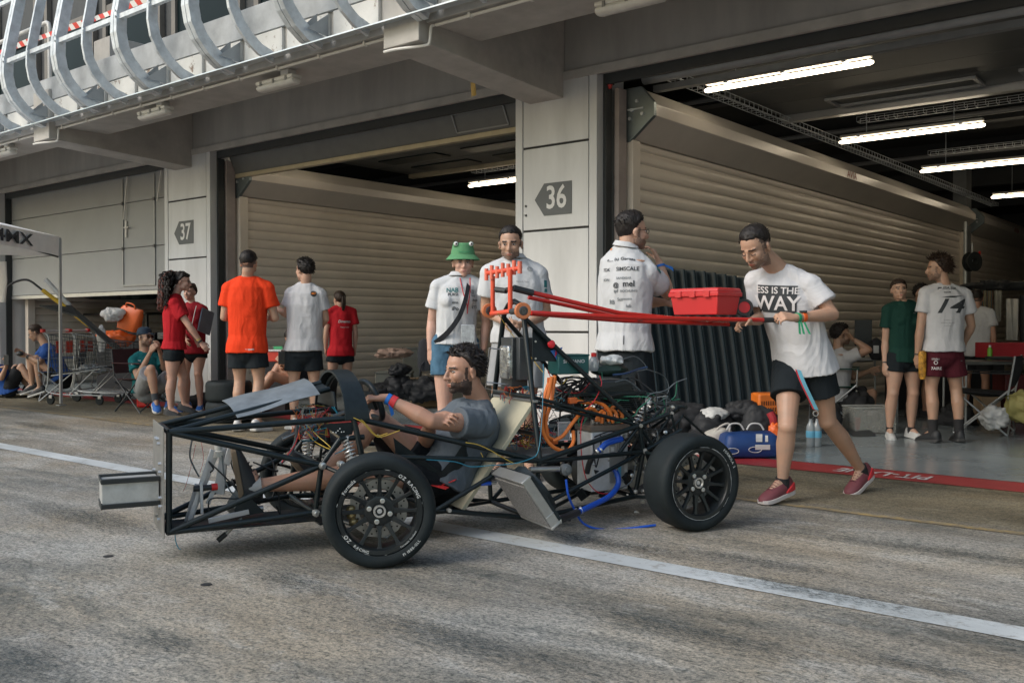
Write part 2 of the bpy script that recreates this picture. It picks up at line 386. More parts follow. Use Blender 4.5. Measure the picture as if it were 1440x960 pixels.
# slab: thick front strip, stepped soffit behind
mb = MB()
for x0, x1 in ((-60,-19.16),(-18.74,-12.49),(-12.07,-6.0),(-5.58,1.69),(2.11,12)):
    mb.bb(x0, x1, 5.68, 6.36, 3.6, 4.2)
mb.build('balcony_slab', wallm, B, smooth=0, bevel=.006)
MB().bb(-60, 12, 6.362, 7.618, 4.12, 4.3).build('balcony_floor', wallm, B, smooth=0)
MB().bb(-60, 12, 5.64, 5.678, 3.93, 4.21).build('fascia', mat('fascia_concrete', (.38,.40,.41), .7, var=.25, vs=3.5, bump=.3, bs=14, detail=9), B, smooth=0, bevel=.004)
flash = worn_paint('flaking_white_paint', (.66,.66,.63), .40, (.22,.16,.12), 7, .03)
mb = MB()
x = -24.
while x < 5: mb.bb(x+.01, x+.60, 5.645, 5.679, 3.66, 3.92); x += .665
mb.build('fascia_board', flash, B, smooth=0, bevel=.004)
# upper storey behind the balcony
mb = MB(); mb.bb(-60, 12, 8.0, 8.4, 5.0, 9.0); mb.build('upper_storey_wall', upperm, B, smooth=0)
x = -30.
while x < 4:
    w = MB().bb(x, x+.10, 7.52, 7.60, 4.3, 7.2).bb(x+1.55, x+1.65, 7.52, 7.60, 4.3, 7.2).bb(x+.1, x+1.55, 7.53, 7.60, 5.95, 6.05).bb(x+.1, x+1.55, 7.53, 7.60, 4.3, 4.4).build('window', mat('window_frame_beige', (.16,.145,.125), .5), B, smooth=0)
    MB().bb(x+.1, x+1.55, 7.56, 7.58, 4.4, 5.95).build('pane', glassd, w, smooth=0)
    x += 1.95
MB().bb(-60, 12, 7.605, 7.617, 5.0, 7.4).build('curtain_wall_backing', mat('backing_dark', (.05,.055,.058), .7), B, smooth=0)
# roof, ceiling, back wall, inner side wall
MB().bb(-60, 12, 8.4, 33, 8.6, 9).build('roof', upperm, B, smooth=0)
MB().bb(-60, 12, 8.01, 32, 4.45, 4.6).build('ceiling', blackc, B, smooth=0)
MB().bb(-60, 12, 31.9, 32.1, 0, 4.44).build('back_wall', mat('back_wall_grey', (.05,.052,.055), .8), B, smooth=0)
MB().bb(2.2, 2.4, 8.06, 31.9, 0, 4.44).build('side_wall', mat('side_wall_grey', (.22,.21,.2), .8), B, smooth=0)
# ceiling beams (run along the bay) and pipes
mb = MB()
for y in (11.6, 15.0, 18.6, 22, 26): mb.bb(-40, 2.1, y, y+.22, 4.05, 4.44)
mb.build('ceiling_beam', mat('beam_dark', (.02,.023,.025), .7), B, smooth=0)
for y, z in ((11.05,3.98),(14.2,4.0),(17.3,4.0)):
    MB().tube([(-30,y,z),(2.1,y,z)], .035, 10).build('ceiling_pipe', mat('pipe_grey', (.16,.165,.17), .5), B)

# ---------------------------------------------------------------- roller shutter partitions
def slats(mb, X, y0, y1, z0, z1, pitch=.128, th=.05):
    prof = []
    z = z0
    while z < z1-.02:
        zt = min(z+pitch, z1)
        prof += [(X+.002, z+.003), (X+.010, z+.009), (X+.0145, z+pitch*.25), (X+.0165, z+pitch*.55), (X+.0135, zt-.014), (X+.007, zt-.006), (X+.002, zt-.003)]
        z += pitch
    vs = []; fs = []
    for x, zz in prof: vs += [(x, y0, zz), (x, y1, zz)]
    for i in range(len(prof)-1): fs.append((2*i, 2*i+1, 2*i+3, 2*i+2))
    n = len(vs); vs += [(X-th, y0, z0),(X-th, y1, z0),(X-th, y0, z1),(X-th, y1, z1)]
    fs += [(n, n+1, n+3, n+2), (0, 1, n+1, n), (len(prof)*2-2, len(prof)*2-1, n+3, n+2)]
    mb.add(vs, fs)
def partition(X, label, ys=((7.98,20.0),(20.5,31)), grp='roller shutters between garage bays'):
    T = thing('roller_shutter', label, 'shutter', (X, ys[0][0], 0), grp)
    for k, (y0, y1) in enumerate(ys):
        mb = MB(); slats(mb, X, y0+.16, y1-.05, .03, 2.93); mb.build('curtain', cream, T, smooth=50)
        MB().bb(X-.03, X+.035, y0+.16, y1-.05, .008, .05).build('bottom_rail', alu, T, smooth=0)
        prof = [(X-.2, 2.93),(X+.04, 2.93),(X+.30, 3.13),(X+.30, 3.24),(X+.16, 3.40),(X-.2, 3.40)]
        MB().prism([(x, y0+.05, z) for x, z in prof], (0, y1-y0-.1, 0)).build('housing', hous, T, smooth=0, bevel=.006)
        pr2 = [(X-.2, 2.90),(X+.04, 2.90),(X+.315, 3.12),(X+.315, 3.25),(X+.17, 3.42),(X-.2, 3.42)]
        e = MB().prism([(x, y0, z) for x, z in pr2], (0, .05, 0)).build('end_plate', mat('end_plate_steel', (.20,.24,.25), .4, .7, var=.1), T, smooth=0, bevel=.003)
        mb = MB()
        for dy, dz in ((.12,3.2),(.1,3.12),(.18,3.28),(.24,3.15)): mb.lathe([(.018,0),(.018,.02)], (X+dy-.05, y0-.02, dz), (0,1,0), 6)
        mb.bb(X+.02, X+.2, y0-.012, y0, 3.2, 3.215); mb.build('bolt', galv, e)
        MB().bb(X-.05, X+.07, y0+.02, y0+.155, .006, 2.92).build('guide_rail', cream, T, smooth=0, bevel=.006)
        MB().bb(X-.05, X+.07, y1-.045, y1, .006, 2.92).build('guide_rail', cream, T, smooth=0, bevel=.006)
    return T
T36 = partition(-5.10, 'cream roller shutter wall running into the right-hand garage beside the 36 pillar')
T37 = partition(-11.58, 'cream roller shutter wall running into the garage between the 36 and 37 pillars')
T38 = partition(-18.2, 'cream roller shutter glimpsed under the half-closed door left of the 37 pillar')
# maker's mark smudges on the housing: small stickers with tiny lettering
stk = mat('faded_red_letter', (.30,.07,.05), .6)
for X, y, s in ((-5.10, 13.3, .13), (-11.58, 16.2, .13), (-5.10, 23.4, .15)):
    par = T36 if X > -6 else T37
    place_text('AVIA', s, (X+.302, y, 3.185), (0,-1,0) if False else (0,1,0), (0,0,1), stk, 'sticker_lettering', par, bold=True, width=1.3, lift=.003)

# corner posts at each partition's front end
for X in (-11.58, -5.10):
    MB().bb(X-.03, X+.02, 7.82, 7.96, .006, 3.4).build('corner_post', mat('post_pinkish', (.36,.31,.29), .5), B, smooth=0, bevel=.004)

# ---------------------------------------------------------------- sectional doors
# left bay: half-lowered door with wicket door
D = thing('sectional_door', 'grey sectional garage door lowered to chest height left of the 37 pillar', 'garage door', (-15.5, 7.8, 0), 'sectional garage doors')
zb = 1.58
for z0, z1 in ((zb+.07, 2.31), (2.318, 3.02), (3.028, 3.49)):
    MB().bb(-18.30, -12.82, 7.80, 7.84, z0, z1).build('panel', doorm, D, smooth=0, bevel=.005)
MB().bb(-18.30, -12.82, 7.785, 7.85, zb, zb+.062).build('bottom_rail', alu, D, smooth=0, bevel=.004)
xa = yp(172, 300, 7.79).x; xb = yp(218, 300, 7.79).x
zl = yp(195, 402, 7.79).z
W = MB().bb(xa, xa+.028, 7.782, 7.798, zl, 3.40).bb(xb-.028, xb, 7.782, 7.798, zl, 3.40).bb(xa+.028, xb-.028, 7.782, 7.798, zl, zl+.028).build('wicket_door', mat('wicket_frame', (.30,.31,.31), .4, .3), D, smooth=0)
hx = yp(175.5, 322, 7.76)
MB().bb(hx.x-.02, hx.x+.02, 7.772, 7.781, hx.z-.13, hx.z+.13).bar((hx.x-.02, 7.75, hx.z+.02), (hx.x+.13, 7.75, hx.z+.02), .02, .02).bar((hx.x, 7.75, hx.z+.02),(hx.x,7.775,hx.z+.02),.02,.02).build('handle', whitem, W, bevel=.003)
mb = MB()
for x in (xa+.014, xb-.014):
    for z in (2.31, 3.02): mb.bb(x-.02, x+.02, 7.77, 7.781, z-.025, z+.025)
mb.build('hinge', mat('hinge_dark', (.1,.1,.1), .5), W)
# stiffener pipes on upper panel
for px, qx in (((180,236),(174,309)), ((228,232),(221,283))):
    MB().tube([yp(*px, 7.76), yp(*qx, 7.76)], .012, 8).build('cable', whitem, D)
# middle bay: raised door, last panel still upright below the lintel
D2 = thing('sectional_door', 'dark grey sectional door rolled up under the lintel of the middle garage', 'garage door', (-8.9, 7.9, 3.2), 'sectional garage doors')
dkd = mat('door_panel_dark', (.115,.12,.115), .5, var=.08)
zq = 3.23
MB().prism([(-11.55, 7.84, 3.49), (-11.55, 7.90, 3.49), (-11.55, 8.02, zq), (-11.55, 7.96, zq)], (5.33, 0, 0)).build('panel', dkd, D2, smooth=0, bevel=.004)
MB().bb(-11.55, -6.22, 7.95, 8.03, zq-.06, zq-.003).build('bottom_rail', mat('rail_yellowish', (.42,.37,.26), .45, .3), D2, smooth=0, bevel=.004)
xa = yp(640, 170, 7.9).x; xb = yp(712, 165, 7.9).x
mb = MB()
mb.bar((xa,7.94,zq+.03),(xb,7.94,zq+.03),.015,.015).bar((xa,7.84,zq+.22),(xb,7.84,zq+.22),.015,.015).bar((xa,7.94,zq+.03),(xa,7.84,zq+.22),.015,.015).bar((xb,7.94,zq+.03),(xb,7.84,zq+.22),.015,.015)
mb.build('window_frame', doorm, D2, smooth=0)
for k in range(4):
    y = 8.5+k*.7; q = MB().bb(-11.5, -6.3, y, y+.68, 3.62, 3.66).build('panel', dkd, D2, smooth=0, bevel=.004)
    for x in (-10.9,-9.2,-7.5): MB().bb(x, x+1.2, y+.16, y+.5, 3.60, 3.617).build('pane', glassd, q, smooth=0)
MB().bb(-11.5, -6.3, 11.3, 11.4, 3.56, 3.70).build('edge_rail', mat('rail_yellowish'), D2, smooth=0)
# right bay: raised door lying under the ceiling
D3 = thing('sectional_door', 'grey sectional door stored flat under the ceiling of the right-hand garage', 'garage door', (-2, 9, 3.6), 'sectional garage doors')
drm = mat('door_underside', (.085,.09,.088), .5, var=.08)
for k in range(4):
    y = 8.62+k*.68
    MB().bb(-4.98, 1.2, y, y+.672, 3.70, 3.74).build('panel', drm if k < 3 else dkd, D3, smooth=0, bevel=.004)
MB().bb(-4.98, 1.2, 11.35, 11.47, 3.62, 3.78).build('edge_rail', alu, D3, smooth=0)
fr = MB()
for x in (-4.2,-2.2,-.2): fr.bb(x, x+1.6, 10.75, 10.79, 3.665, 3.695).bb(x, x+1.6, 11.15, 11.19, 3.665, 3.695).bb(x, x+.04, 10.79, 11.15, 3.665, 3.695).bb(x+1.56, x+1.6, 10.79, 11.15, 3.665, 3.695)
fr.build('window_frame', doorm, D3, smooth=0)
# torsion shaft and rails behind the lintel
MB().tube([(-5.0, 8.15, 3.53), (1.3, 8.15, 3.53)], .055, 14).build('torsion_shaft', mat('shaft_grey', (.34,.36,.365), .45, .3), D3)
MB().bb(-5.0, 1.3, 8.32, 8.40, 3.44, 3.50).build('cross_rail', mat('rail_grey', (.24,.25,.25), .5, .3), D3, smooth=0)
rl = yp(858, 117, 7.83)
R_ = thing('warning_lamp', 'small red warning lamp in the top corner of the right-hand garage opening', 'warning lamp', rl)
MB().lathe([(.0,.07),(.045,.06),(.055,.02),(.05,0),(0,0)], rl-V((0,.05,.03)), (.3,-.6,-.2), 14).build('lens', mat('red_lens', (.55,.03,.02), .3), R_)
MB().bb(rl.x-.06, rl.x+.03, 7.80, 7.86, rl.z-.02, rl.z+.09).build('bracket', darkm, R_, bevel=.004)

# ---------------------------------------------------------------- garage lamps and trays
lampm = mat('lamp_lit', (.9,.85,.7), .5, emit=(1.0,.84,.62), es=10)
def tube_lamp(xa, xb, y, z, label):
    T = thing('strip_lamp', label, 'strip light', ((xa+xb)/2, y, z), 'lit strip lamps under the garage ceilings')
    MB().tube([(xa,y,z),(xa+.03,y,z),(xb-.03,y,z),(xb,y,z)], [.012,.024,.024,.012], 12).build('diffuser', lampm, T)
    MB().bb(xa+.02, xb-.02, y-.045, y+.045, z+.048, z+.085).build('housing', whitem, T, bevel=.008)
    mb = MB()
    for t in (.15,.5,.85):
        x = xa+(xb-xa)*t; mb.bb(x-.02, x+.02, y-.055, y+.055, z+.03, z+.075)
    mb.build('clip', galv, T)
    mb = MB()
    for t in (.2,.8): mb.tube([(xa+(xb-xa)*t, y, z+.085), (xa+(xb-xa)*t, y, 4.05 if y > 11.5 else 3.7)], .006, 6)
    mb.build('hanger', galv, T)
rows = [(8.84,'nearest'),(12.45,'second nearest'),(15.6,'third nearest'),(19.6,'fourth and farthest visible')]
tube_lamp(-4.70, -3.0, 8.84, 3.5, 'lit strip lamp nearest the opening of the right-hand garage')
tube_lamp(-4.66, -2.9, 12.45, 3.5, 'lit strip lamp second from the opening of the right-hand garage')
tube_lamp(-4.56, -2.7, 15.6, 3.5, 'lit strip lamp third from the opening of the right-hand garage, cut by the frame edge')
tube_lamp(-4.45, -2.7, 19.6, 3.5, 'small lit strip lamp farthest back in the right-hand garage')
tube_lamp(-11.05, -9.2, 12.3, 3.5, 'lit strip lamp in the middle garage left of the 36 pillar')
for y_ in (8.75, 15.6, 19.6): tube_lamp(-11.05, -9.2, y_, 3.55, {8.75:'added lit strip lamp, unseen behind the raised door, brightening the middle garage',15.6:'added lit strip lamp deep in the middle garage, hidden by the 36 pillar',19.6:'added lit strip lamp at the back of the middle garage, hidden by the 36 pillar'}[y_])  # unseen lamps added only to brighten the inside of the middle garage
tube_lamp(-1.38+.0, .4, 8.3, 3.35, 'end of a lit strip lamp at the top right corner of the picture')
mb = MB()
def tray(mb, p, q, w=.14, h=.06, step=.12):
    p = V(p); q = V(q); d = (q-p).normalized(); s = d.cross(Z).normalized(); n = int((q-p).length/step)
    for a in (-1,1):
        mb.bar(p+s*a*w/2, q+s*a*w/2, .006, .006); mb.bar(p+s*a*w/2+Z*h, q+s*a*w/2+Z*h, .006, .006)
    for k in range(n+1):
        c = p+d*(k*step)
        for a in (-1,1): mb.bar(c+s*a*w/2, c+s*a*w/2+Z*h, .005, .005)
        mb.bar(c-s*w/2, c+s*w/2, .005, .005)
tray(mb, (-4.92, 8.5, 3.60), (-4.92, 22, 3.60)); mb.build('cable_tray', galv, B, smooth=0)
for y in (12.7, 15.85):
    mb = MB(); tray(mb, (-4.5, y, 3.78), (1, y, 3.78)); mb.build('cable_tray', galv, B, smooth=0)
mb = MB(); tray(mb, (-11.2, 12.6, 3.78), (-6.5, 12.6, 3.78)); mb.build('cable_tray', galv, B, smooth=0)
for p in ((1317,60),):
    q = pd(1317,60,9.6)
    T = thing('ceiling_fitting', 'small unlit white fitting on the raised door above the right garage', 'light fitting', q)
    MB().bb(q.x-.3, q.x+.3, q.y-.04, q.y+.04, q.z-.03, q.z+.03).build('casing', whitem, T, bevel=.01)
    MB().bb(q.x-.32, q.x+.32, q.y-.05, q.y+.05, q.z+.031, q.z+.045).build('mounting_plate', galv, T, smooth=0)

# ---------------------------------------------------------------- steel cage on the balcony edge
G = thing('balcony_cage', 'galvanised steel cage of curved ribs along the upper floor edge', 'guard frame', (-10, 5.5, 3.6))
prof = [(y_, z_-.05) for y_, z_ in [(5.60,3.64),(5.44,3.69),(5.31,3.78),(5.20,3.90),(5.125,4.04),(5.095,4.20),(5.10,4.38),(5.16,4.70),(5.24,5.1),(5.32,5.6),(5.42,6.4)]]
def rib(x, w=.045, dep=.115):
    mb = MB(); pr = prof; rings = []
    for i, (y, z) in enumerate(pr):
        a = pr[max(i-1,0)]; b = pr[min(i+1,len(pr)-1)]
        t = V((0, b[0]-a[0], b[1]-a[1])).normalized(); n = V((0, t.z, -t.y))
        if n.y < 0: n = -n
        c = V((x, y, z)); rings.append([c+V((-w/2,0,0)), c+V((w/2,0,0)), c+V((w/2,0,0))+n*dep, c+V((-w/2,0,0))+n*dep])
    mb.loft(rings); return mb
x = -10.87-1.335*8
k = 0
while x < 3:
    for dx in (-.034, .034): rib(x+dx, .058).build('rib', galv, G, smooth=12)
    if x > -22:
        MB().prism([(x-.03,5.62,3.70),(x-.03,5.62,3.93),(x-.03,5.42,3.74)], (.004,0,0)).build('gusset', mat('gusset_steel', (.30,.32,.33), .5, .2), G, smooth=0)
        MB().prism([(x+.10,5.638,3.70),(x+.10,5.638,3.90),(x+.10,5.40,3.72)], (.006,0,0)).build('gusset', mat('gusset_steel', (.30,.32,.33), .5, .2), G, smooth=0)
    rib(x+.665, .035, .105).build('rib', galv, G, smooth=12)
    x += 1.335
MB().bar((-24,5.13,4.31),(4,5.13,4.31),.006,.05).build('rail', galv, G, smooth=0)
MB().bar((-24,5.155,4.29),(4,5.155,4.29),.05,.006).build('rail', galv, G, smooth=0)
MB().bar((-24,5.30,5.15),(4,5.30,5.15),.03,.05).build('rail', galv, G, smooth=0)
MB().prism([(-24,5.637,3.65),(-24,5.637,3.67),(-24,5.47,3.626),(-24,5.47,3.614)], (28,0,0)).build('bottom_plate', mat('bright_zinc', (.62,.68,.72), .3, .6, var=.1, vs=5), G, smooth=0)
mb = MB()
for t in range(30):
    xx = -21.5+t*.6675
    for z in (4.30, 4.36): mb.lathe([(.012,0),(.012,.012)], (xx, 5.085, z), (0,1,0), 6)
mb.build('bolt', alu, G)
# handrail and barrier tape behind the ribs
H = thing('handrail', 'white tubular handrail on the upper floor behind the curved ribs', 'handrail', (-14, 5.9, 4.2))
p1 = yp(0,56,5.95); p2 = yp(68,31,5.95); p3 = yp(74,40,5.95)
MB().tube([(-26, 5.95, p2.z), (p2.x-.05,5.95,p2.z), (p2.x,5.95,p2.z-.02), (p2.x+.03,5.95,p2.z-.08), (p2.x+.03,5.95,4.2)], .028, 12).build('rail', whitem, H)
MB().tube([(-16.5,5.95,4.2),(-16.5,5.95,p2.z)], .024, 12).build('post', whitem, H)
tape_m = bpy.data.materials.new('barrier_tape'); tape_m.use_nodes = True
nt = tape_m.node_tree; b = nt.nodes['Principled BSDF']; b.inputs['Roughness'].default_value = .45
tc = nt.nodes.new('ShaderNodeTexCoord'); wv = nt.nodes.new('ShaderNodeTexWave'); wv.bands_direction = 'DIAGONAL'; wv.inputs['Scale'].default_value = 3.2
wv.inputs['Distortion'].default_value = 0
rp = nt.nodes.new('ShaderNodeValToRGB'); rp.color_ramp.interpolation = 'CONSTANT'; rp.color_ramp.elements[0].color = (.62,.05,.03,1); rp.color_ramp.elements[1].position = .5; rp.color_ramp.elements[1].color = (.72,.70,.66,1)
nt.links.new(tc.outputs['Object'], wv.inputs['Vector']); nt.links.new(wv.outputs['Color'], rp.inputs[0]); nt.links.new(rp.outputs[0], b.inputs['Base Color'])
pts = [yp(0,74,5.5), yp(60,52,5.5), yp(130,28,5.5), yp(214,-4,5.5), yp(300,-28,5.5)]
pts = bez([(-18,5.5,pts[0].z+.02)]+pts, 30); mb = MB()
vs = []; fs = []
for i, p in enumerate(pts): tw = .3*math.sin(i*.9); vs += [p+V((0,tw*.03,-.034)), p+V((0,-tw*.03,.034))]
for i in range(len(pts)-1): fs.append((2*i,2*i+1,2*i+3,2*i+2))
mb.add(vs, fs).build('barrier_tape', tape_m, label='red and white striped barrier tape strung behind the curved ribs', cat='tape', smooth=60)

# ---------------------------------------------------------------- conduit and bulkhead lamps under the slab
C_ = thing('conduit', 'white electrical conduit clipped along the slab edge and around the bracket beams', 'conduit', (-10, 5.72, 3.57))
cy = 5.72
for (x0, x1) in ((-30, -19.25), (-18.6, -12.58), (-12.0, -6.1), (-5.5, 4)):
    MB().tube([(x0, cy, 3.575), (x1, cy, 3.575)], .014, 8).build('pipe', whitem, C_)
for xb in (-12.28, -5.79):
    q = [(xb+.27, cy, 3.575), (xb+.255, cy-.02, 3.56), (xb+.235, cy-.02, 3.44), (xb+.20, cy-.04, 3.415), (xb-.05, cy-.12, 3.412), (xb-.19, cy-.13, 3.412)]
    MB().tube(bez(q, 24), .013, 8).build('pipe', whitem, C_)
mb = MB()
x = -20.
while x < 0:
    if not (-6.1 < x < -5.4 or -12.7 < x < -12): mb.bb(x-.012, x+.012, cy-.022, cy+.022, 3.558, 3.598)
    x += .62
mb.build('clip', whitem, C_)
for px, py, lb in ((391,117,'second from the bracket beam'),(218,159,'left one'),(6,214,''),(887,3,'')):
    r = ray(px, py); q = pd(px, py, 1345*2.40/(457-py))
    label = {391:'white bulkhead lamp under the slab between the two bracket beams, the one nearer the camera', 218:'white bulkhead lamp under the slab right above the 37 pillar bracket beam',
             6:'white bulkhead lamp under the slab at the left edge of the picture', 887:'white bulkhead lamp cut by the top edge of the picture'}[px]
    T = thing('bulkhead_lamp', label, 'bulkhead lamp', (q.x, q.y, 3.6), 'unlit bulkhead lamps under the slab')
    L_ = .30
    rings = []
    for t, s in ((-1,.35),(-.96,.8),(-.88,1),(.88,1),(.96,.8),(1,.35)):
        rings.append([V((q.x+t*L_, q.y+math.cos(a)*.065*s, 3.49+math.sin(a)*.04*s-.01)) for a in [2*PI*j/14 for j in range(14)]])
    MB().loft(rings).build('diffuser', mat('diffuser_white', (.55,.54,.50), .3), T)
    MB().bb(q.x-.29, q.x+.29, q.y-.06, q.y+.06, 3.505, 3.54).bb(q.x+.1, q.x+.22, q.y-.05, q.y+.05, 3.54, 3.598).build('base', whitem, T, bevel=.008)
    mb = MB()
    for t in (-.2, 0, .2): mb.bb(q.x+t-.012, q.x+t+.012, q.y-.068, q.y+.068, 3.485, 3.53)
    mb.build('clip', mat('clip_grey', (.2,.2,.19), .5), T)
# yellow tape scrap hanging from bracket beam
q = pd(665, 127, 9.2)
MB().add([q+V((-.03,0,.075)), q+V((.03,0,.075)), q+V((.035,.01,-.05)), q+V((.015,-.01,-.065)), q+V((0,.0,-.045)), q+V((-.025,.01,-.07))], [(0,1,2,3,4,5)]).build('tape_scrap', mat('yellow_tape', (.55,.38,.12), .6), label='scrap of yellow tape hanging under the bracket beam', cat='tape', smooth=0)

# ---------------------------------------------------------------- light, sky, camera
w = bpy.data.worlds.new('World'); scene.world = w; w.use_nodes = True
nt = w.node_tree; bg = nt.nodes['Background']; sky = nt.nodes.new('ShaderNodeTexSky'); sky.sky_type = 'NISHITA'; sky.sun_disc = False
SUN_EL = math.radians(38); SUN_AZ = math.radians(-158)      # azimuth measured as the compass direction the sun stands in, from +Y clockwise
sky.sun_elevation = SUN_EL; sky.sun_rotation = SUN_AZ; sky.air_density = 1.6; sky.dust_density = 2.5; sky.ozone_density = 1.5
nt.links.new(sky.outputs[0], bg.inputs[0]); bg.inputs[1].default_value = .15
sd = bpy.data.lights.new('sun', 'SUN'); sd.energy = 1.25; sd.angle = math.radians(26); sd.color = (1, .985, .96)
so = bpy.data.objects.new('sun', sd); COL.objects.link(so)
dirv = V((math.sin(SUN_AZ)*math.cos(SUN_EL), math.cos(SUN_AZ)*math.cos(SUN_EL), math.sin(SUN_EL)))
so.rotation_euler = dirv.to_track_quat('Z', 'Y').to_euler(); so.location = (5, -5, 12)
cd = bpy.data.cameras.new('camera'); cam = bpy.data.objects.new('camera', cd); COL.objects.link(cam)
cd.sensor_width = 36; cd.lens = FPX/1440*36; cd.clip_end = 1500; cd.clip_start = .05
Mc = Matrix((RT, UP, -FW)).transposed().to_4x4(); Mc.translation = CAM; cam.matrix_world = Mc
scene.camera = cam
vs_ = scene.view_settings; vs_.view_transform = 'Standard'; vs_.look = 'None'; vs_.exposure = .36; vs_.gamma = 1
# ================================================================== THE RACE CAR (vehicle frame: x forward, y left, z up)
class CB(MB):
    def build(s, name, m, parent=None, **kw):
        s.v = [CM @ p for p in s.v]
        return MB.build(s, name, m, parent, **kw)
steel_blk = mat('frame_black', (.006,.012,.014), .38, 0, var=.15, vs=20, spec=.4)
carbon = mat('carbon_black', (.010,.016,.019), .42, 0, var=.2, vs=40, spec=.35)
rubber = mat('tyre_rubber', (.011,.016,.018), .68, 0, spec=.25, var=.35, vs=7, bump=.12, bs=45, vrough=.08, detail=8)
rimb = mat('rim_black', (.012,.016,.018), .36, .2, var=.1)
steelp = mat('brushed_steel', (.36,.36,.35), .36, .85, var=.14, vs=12, bump=.04, bs=80)
aluc = mat('cast_aluminium', (.56,.56,.55), .45, .45, var=.18, vs=20, bump=.1, bs=90)
bolt_m = mat('bright_bolt', (.60,.60,.58), .3, .8)
orange = mat('orange_cable', (.75,.20,.035), .45)
bluh = mat('blue_hose', (.012,.085,.50), .38)
redw = mat('red_wire', (.50,.02,.03), .45); yelw = mat('yellow_wire', (.55,.38,.06), .45); bluw = mat('teal_wire', (.02,.20,.30), .45)
blkw = mat('black_hose', (.016,.018,.02), .5); gryw = mat('grey_hose', (.10,.12,.13), .5)
ptext = mat('tyre_letter_white', (.55,.57,.56), .6, var=.15, vs=60)

CAR = thing('race_car', 'black tubular space-frame race car without bodywork, wheels and wiring exposed, being pushed', 'race car', CO, rot=CA)
FR = CB()
def T(pts, r=.0135, n=12): FR.tube([V(p) for p in pts], r, n)
def mir(p): return V((p[0], -p[1], p[2]))
def T2(p, q, r=.0135):
    T([p, q], r); T([mir(p), mir(q)], r)
A = V((2.65,.18,.150)); Bn = V((2.645,.18,.615))
J1 = V((1.793,.27,.653)); J2 = V((1.954,.27,.428)); J3 = V((1.982,.25,.198))
J5 = V((.785,.33,.383)); J6 = V((.09,.25,.533)); J7 = V((.061,.25,.38))
J8 = cp(478,617,.27); J9 = cp(509,641,.30)
F1 = cp(613,717,.27); F2 = cp(750,728,.27); R1 = V((.10,.22,.12))
T2(A, Bn, .0145)
for a in (A, Bn): T([a, mir(a)], .0145)
T2(Bn, J1, .0145); T2(Bn, J2, .0145); T2(A, J2, .0145); T2(A, J3, .014)
T2(J2, J3); T2(J2, J8); T2(J8, cp(512,614,.27)); T2(J1, J9, .0145)
T2(J1, J5, .0145); T2(J9, J5, .0125); T2(J3, F1, .0135); T2(F1, F2, .0135); T2(F1, cp(700,664,.31), .0125); T2(J9, cp(560,706,.29), .012)
T2(F2, J5); T2(F2, R1); T2(R1, J7); T2(J7, J6)
T2(J5, J6, .0145); T2(J5+V((0,0,-.005)), J7, .0125); T2(cp(778,702,.29), J7, .012); T2(cp(778,702,.29), F2, .012)
T([J3, mir(J3)]); T([J2, mir(J2)], .012); T([F1, mir(F1)]); T([F2, mir(F2)]); T([R1, mir(R1)]); T([J6, mir(J6)]); T([J7, mir(J7)])
T([F1, mir(F2)], .011); T([F2, mir(R1)], .011); T([R1, mir(J7)], .011)
T2(J6, cp(940,582,.26), .011); T2(J7, cp(958,604,.26), .011); T2(J6, J7+V((-.09,0,.0)), .010)
T2(cp(868,640,.25), J6, .011)
# nose top tubes up to the front hoop
HT = V((1.86, -.05, .835)); HT2 = V((1.85, .07, .815))
T([mir(Bn), V((1.86,-.075,.81))], .0135); T([Bn+V((-.01,-.02,0)), V((1.86,.075,.785))], .0135)
# front hoop
fh = [J9, J1]+[V((1.79, .27*math.cos(a), .655+.20*math.sin(a))) for a in [PI*k/12 for k in range(1,12)]]+[mir(J1), mir(J9)]
T(fh, .0145)
# main hoop
mh = [V((.78,.33,.37)), V((.775,.135,1.13)), V((.775,.115,1.18)), V((.77,.075,1.225)), V((.77,.0,1.245)), V((.77,-.075,1.225)), V((.775,-.115,1.18)), V((.775,-.135,1.13)), V((.78,-.33,.37))]
T(mh, .015)
T2(V((.775,.125,1.155)), J6+V((.04,0,.03)), .0135)
T2(V((.79,.25,.70)), V((.42,.24,.60)), .010); T([V((.78,.24,.72)), V((.78,-.24,.72))], .012); T([V((.78,.29,.52)), V((.78,-.29,.52))], .011)
T2(V((.78,.24,.72)), J6, .010)
FR.build('frame', steel_blk, CAR, smooth=60)
# welded gussets and brackets
CB().prism([J1+V((-.01,.004,-.02)), J1+V((.16,-.0,-.025)), J8+V((.0,.0,.012)), J8+V((-.06,.0,.02))], (0,.004,0)).build('gusset_plate', carbon, CAR, smooth=0)
mb = CB()
for dx, dz in ((.08,-.06),(.07,-.05),(.09,-.068),(.05,-.066),(.105,-.066),(.062,-.067)): mb.ell(J1+V((dx, .006, dz)), .0035, n=8, m=6)
mb.build('paint_fleck', ptext, CAR)
for q, s in ((J2,1),(J3,1),(cp(478,652,.30),1),(cp(463,722,.30),1)):
    CB().lathe([(.0,.0),(.018,.0),(.018,.03),(.010,.032),(.010,.045),(0,.045)], q, (0,1,0), 12).build('rod_end', bolt_m, CAR)
for q in (F1+V((.03,.02,0)), F1+V((-.06,.02,0)), J7, J7+V((0,0,-.12)), J6):
    CB().lathe([(0,0),(.011,0),(.011,.022),(0,.022)], q, (0,1,0), 8).build('frame_bolt', bolt_m, CAR)
# bulkhead plate with bolts
bp_ = CB().box((2.672,-.015,.383), (.006,.42,.515)).build('bulkhead_plate', steelp, CAR, bevel=.003, smooth=0)
mb = CB()
for y, z in ((-.05,.565),(.02,.568),(-.14,.40),(-.03,.19),(.05,.19),(.06,.55),(.10,.46),(.1,.42),(.1,.30),(.1,.26)): mb.lathe([(0,.012),(.009,.012),(.010,0),(0,0)], (2.675,y,z), (1,0,0), 6)
mb.build('plate_bolt', bolt_m, bp_)
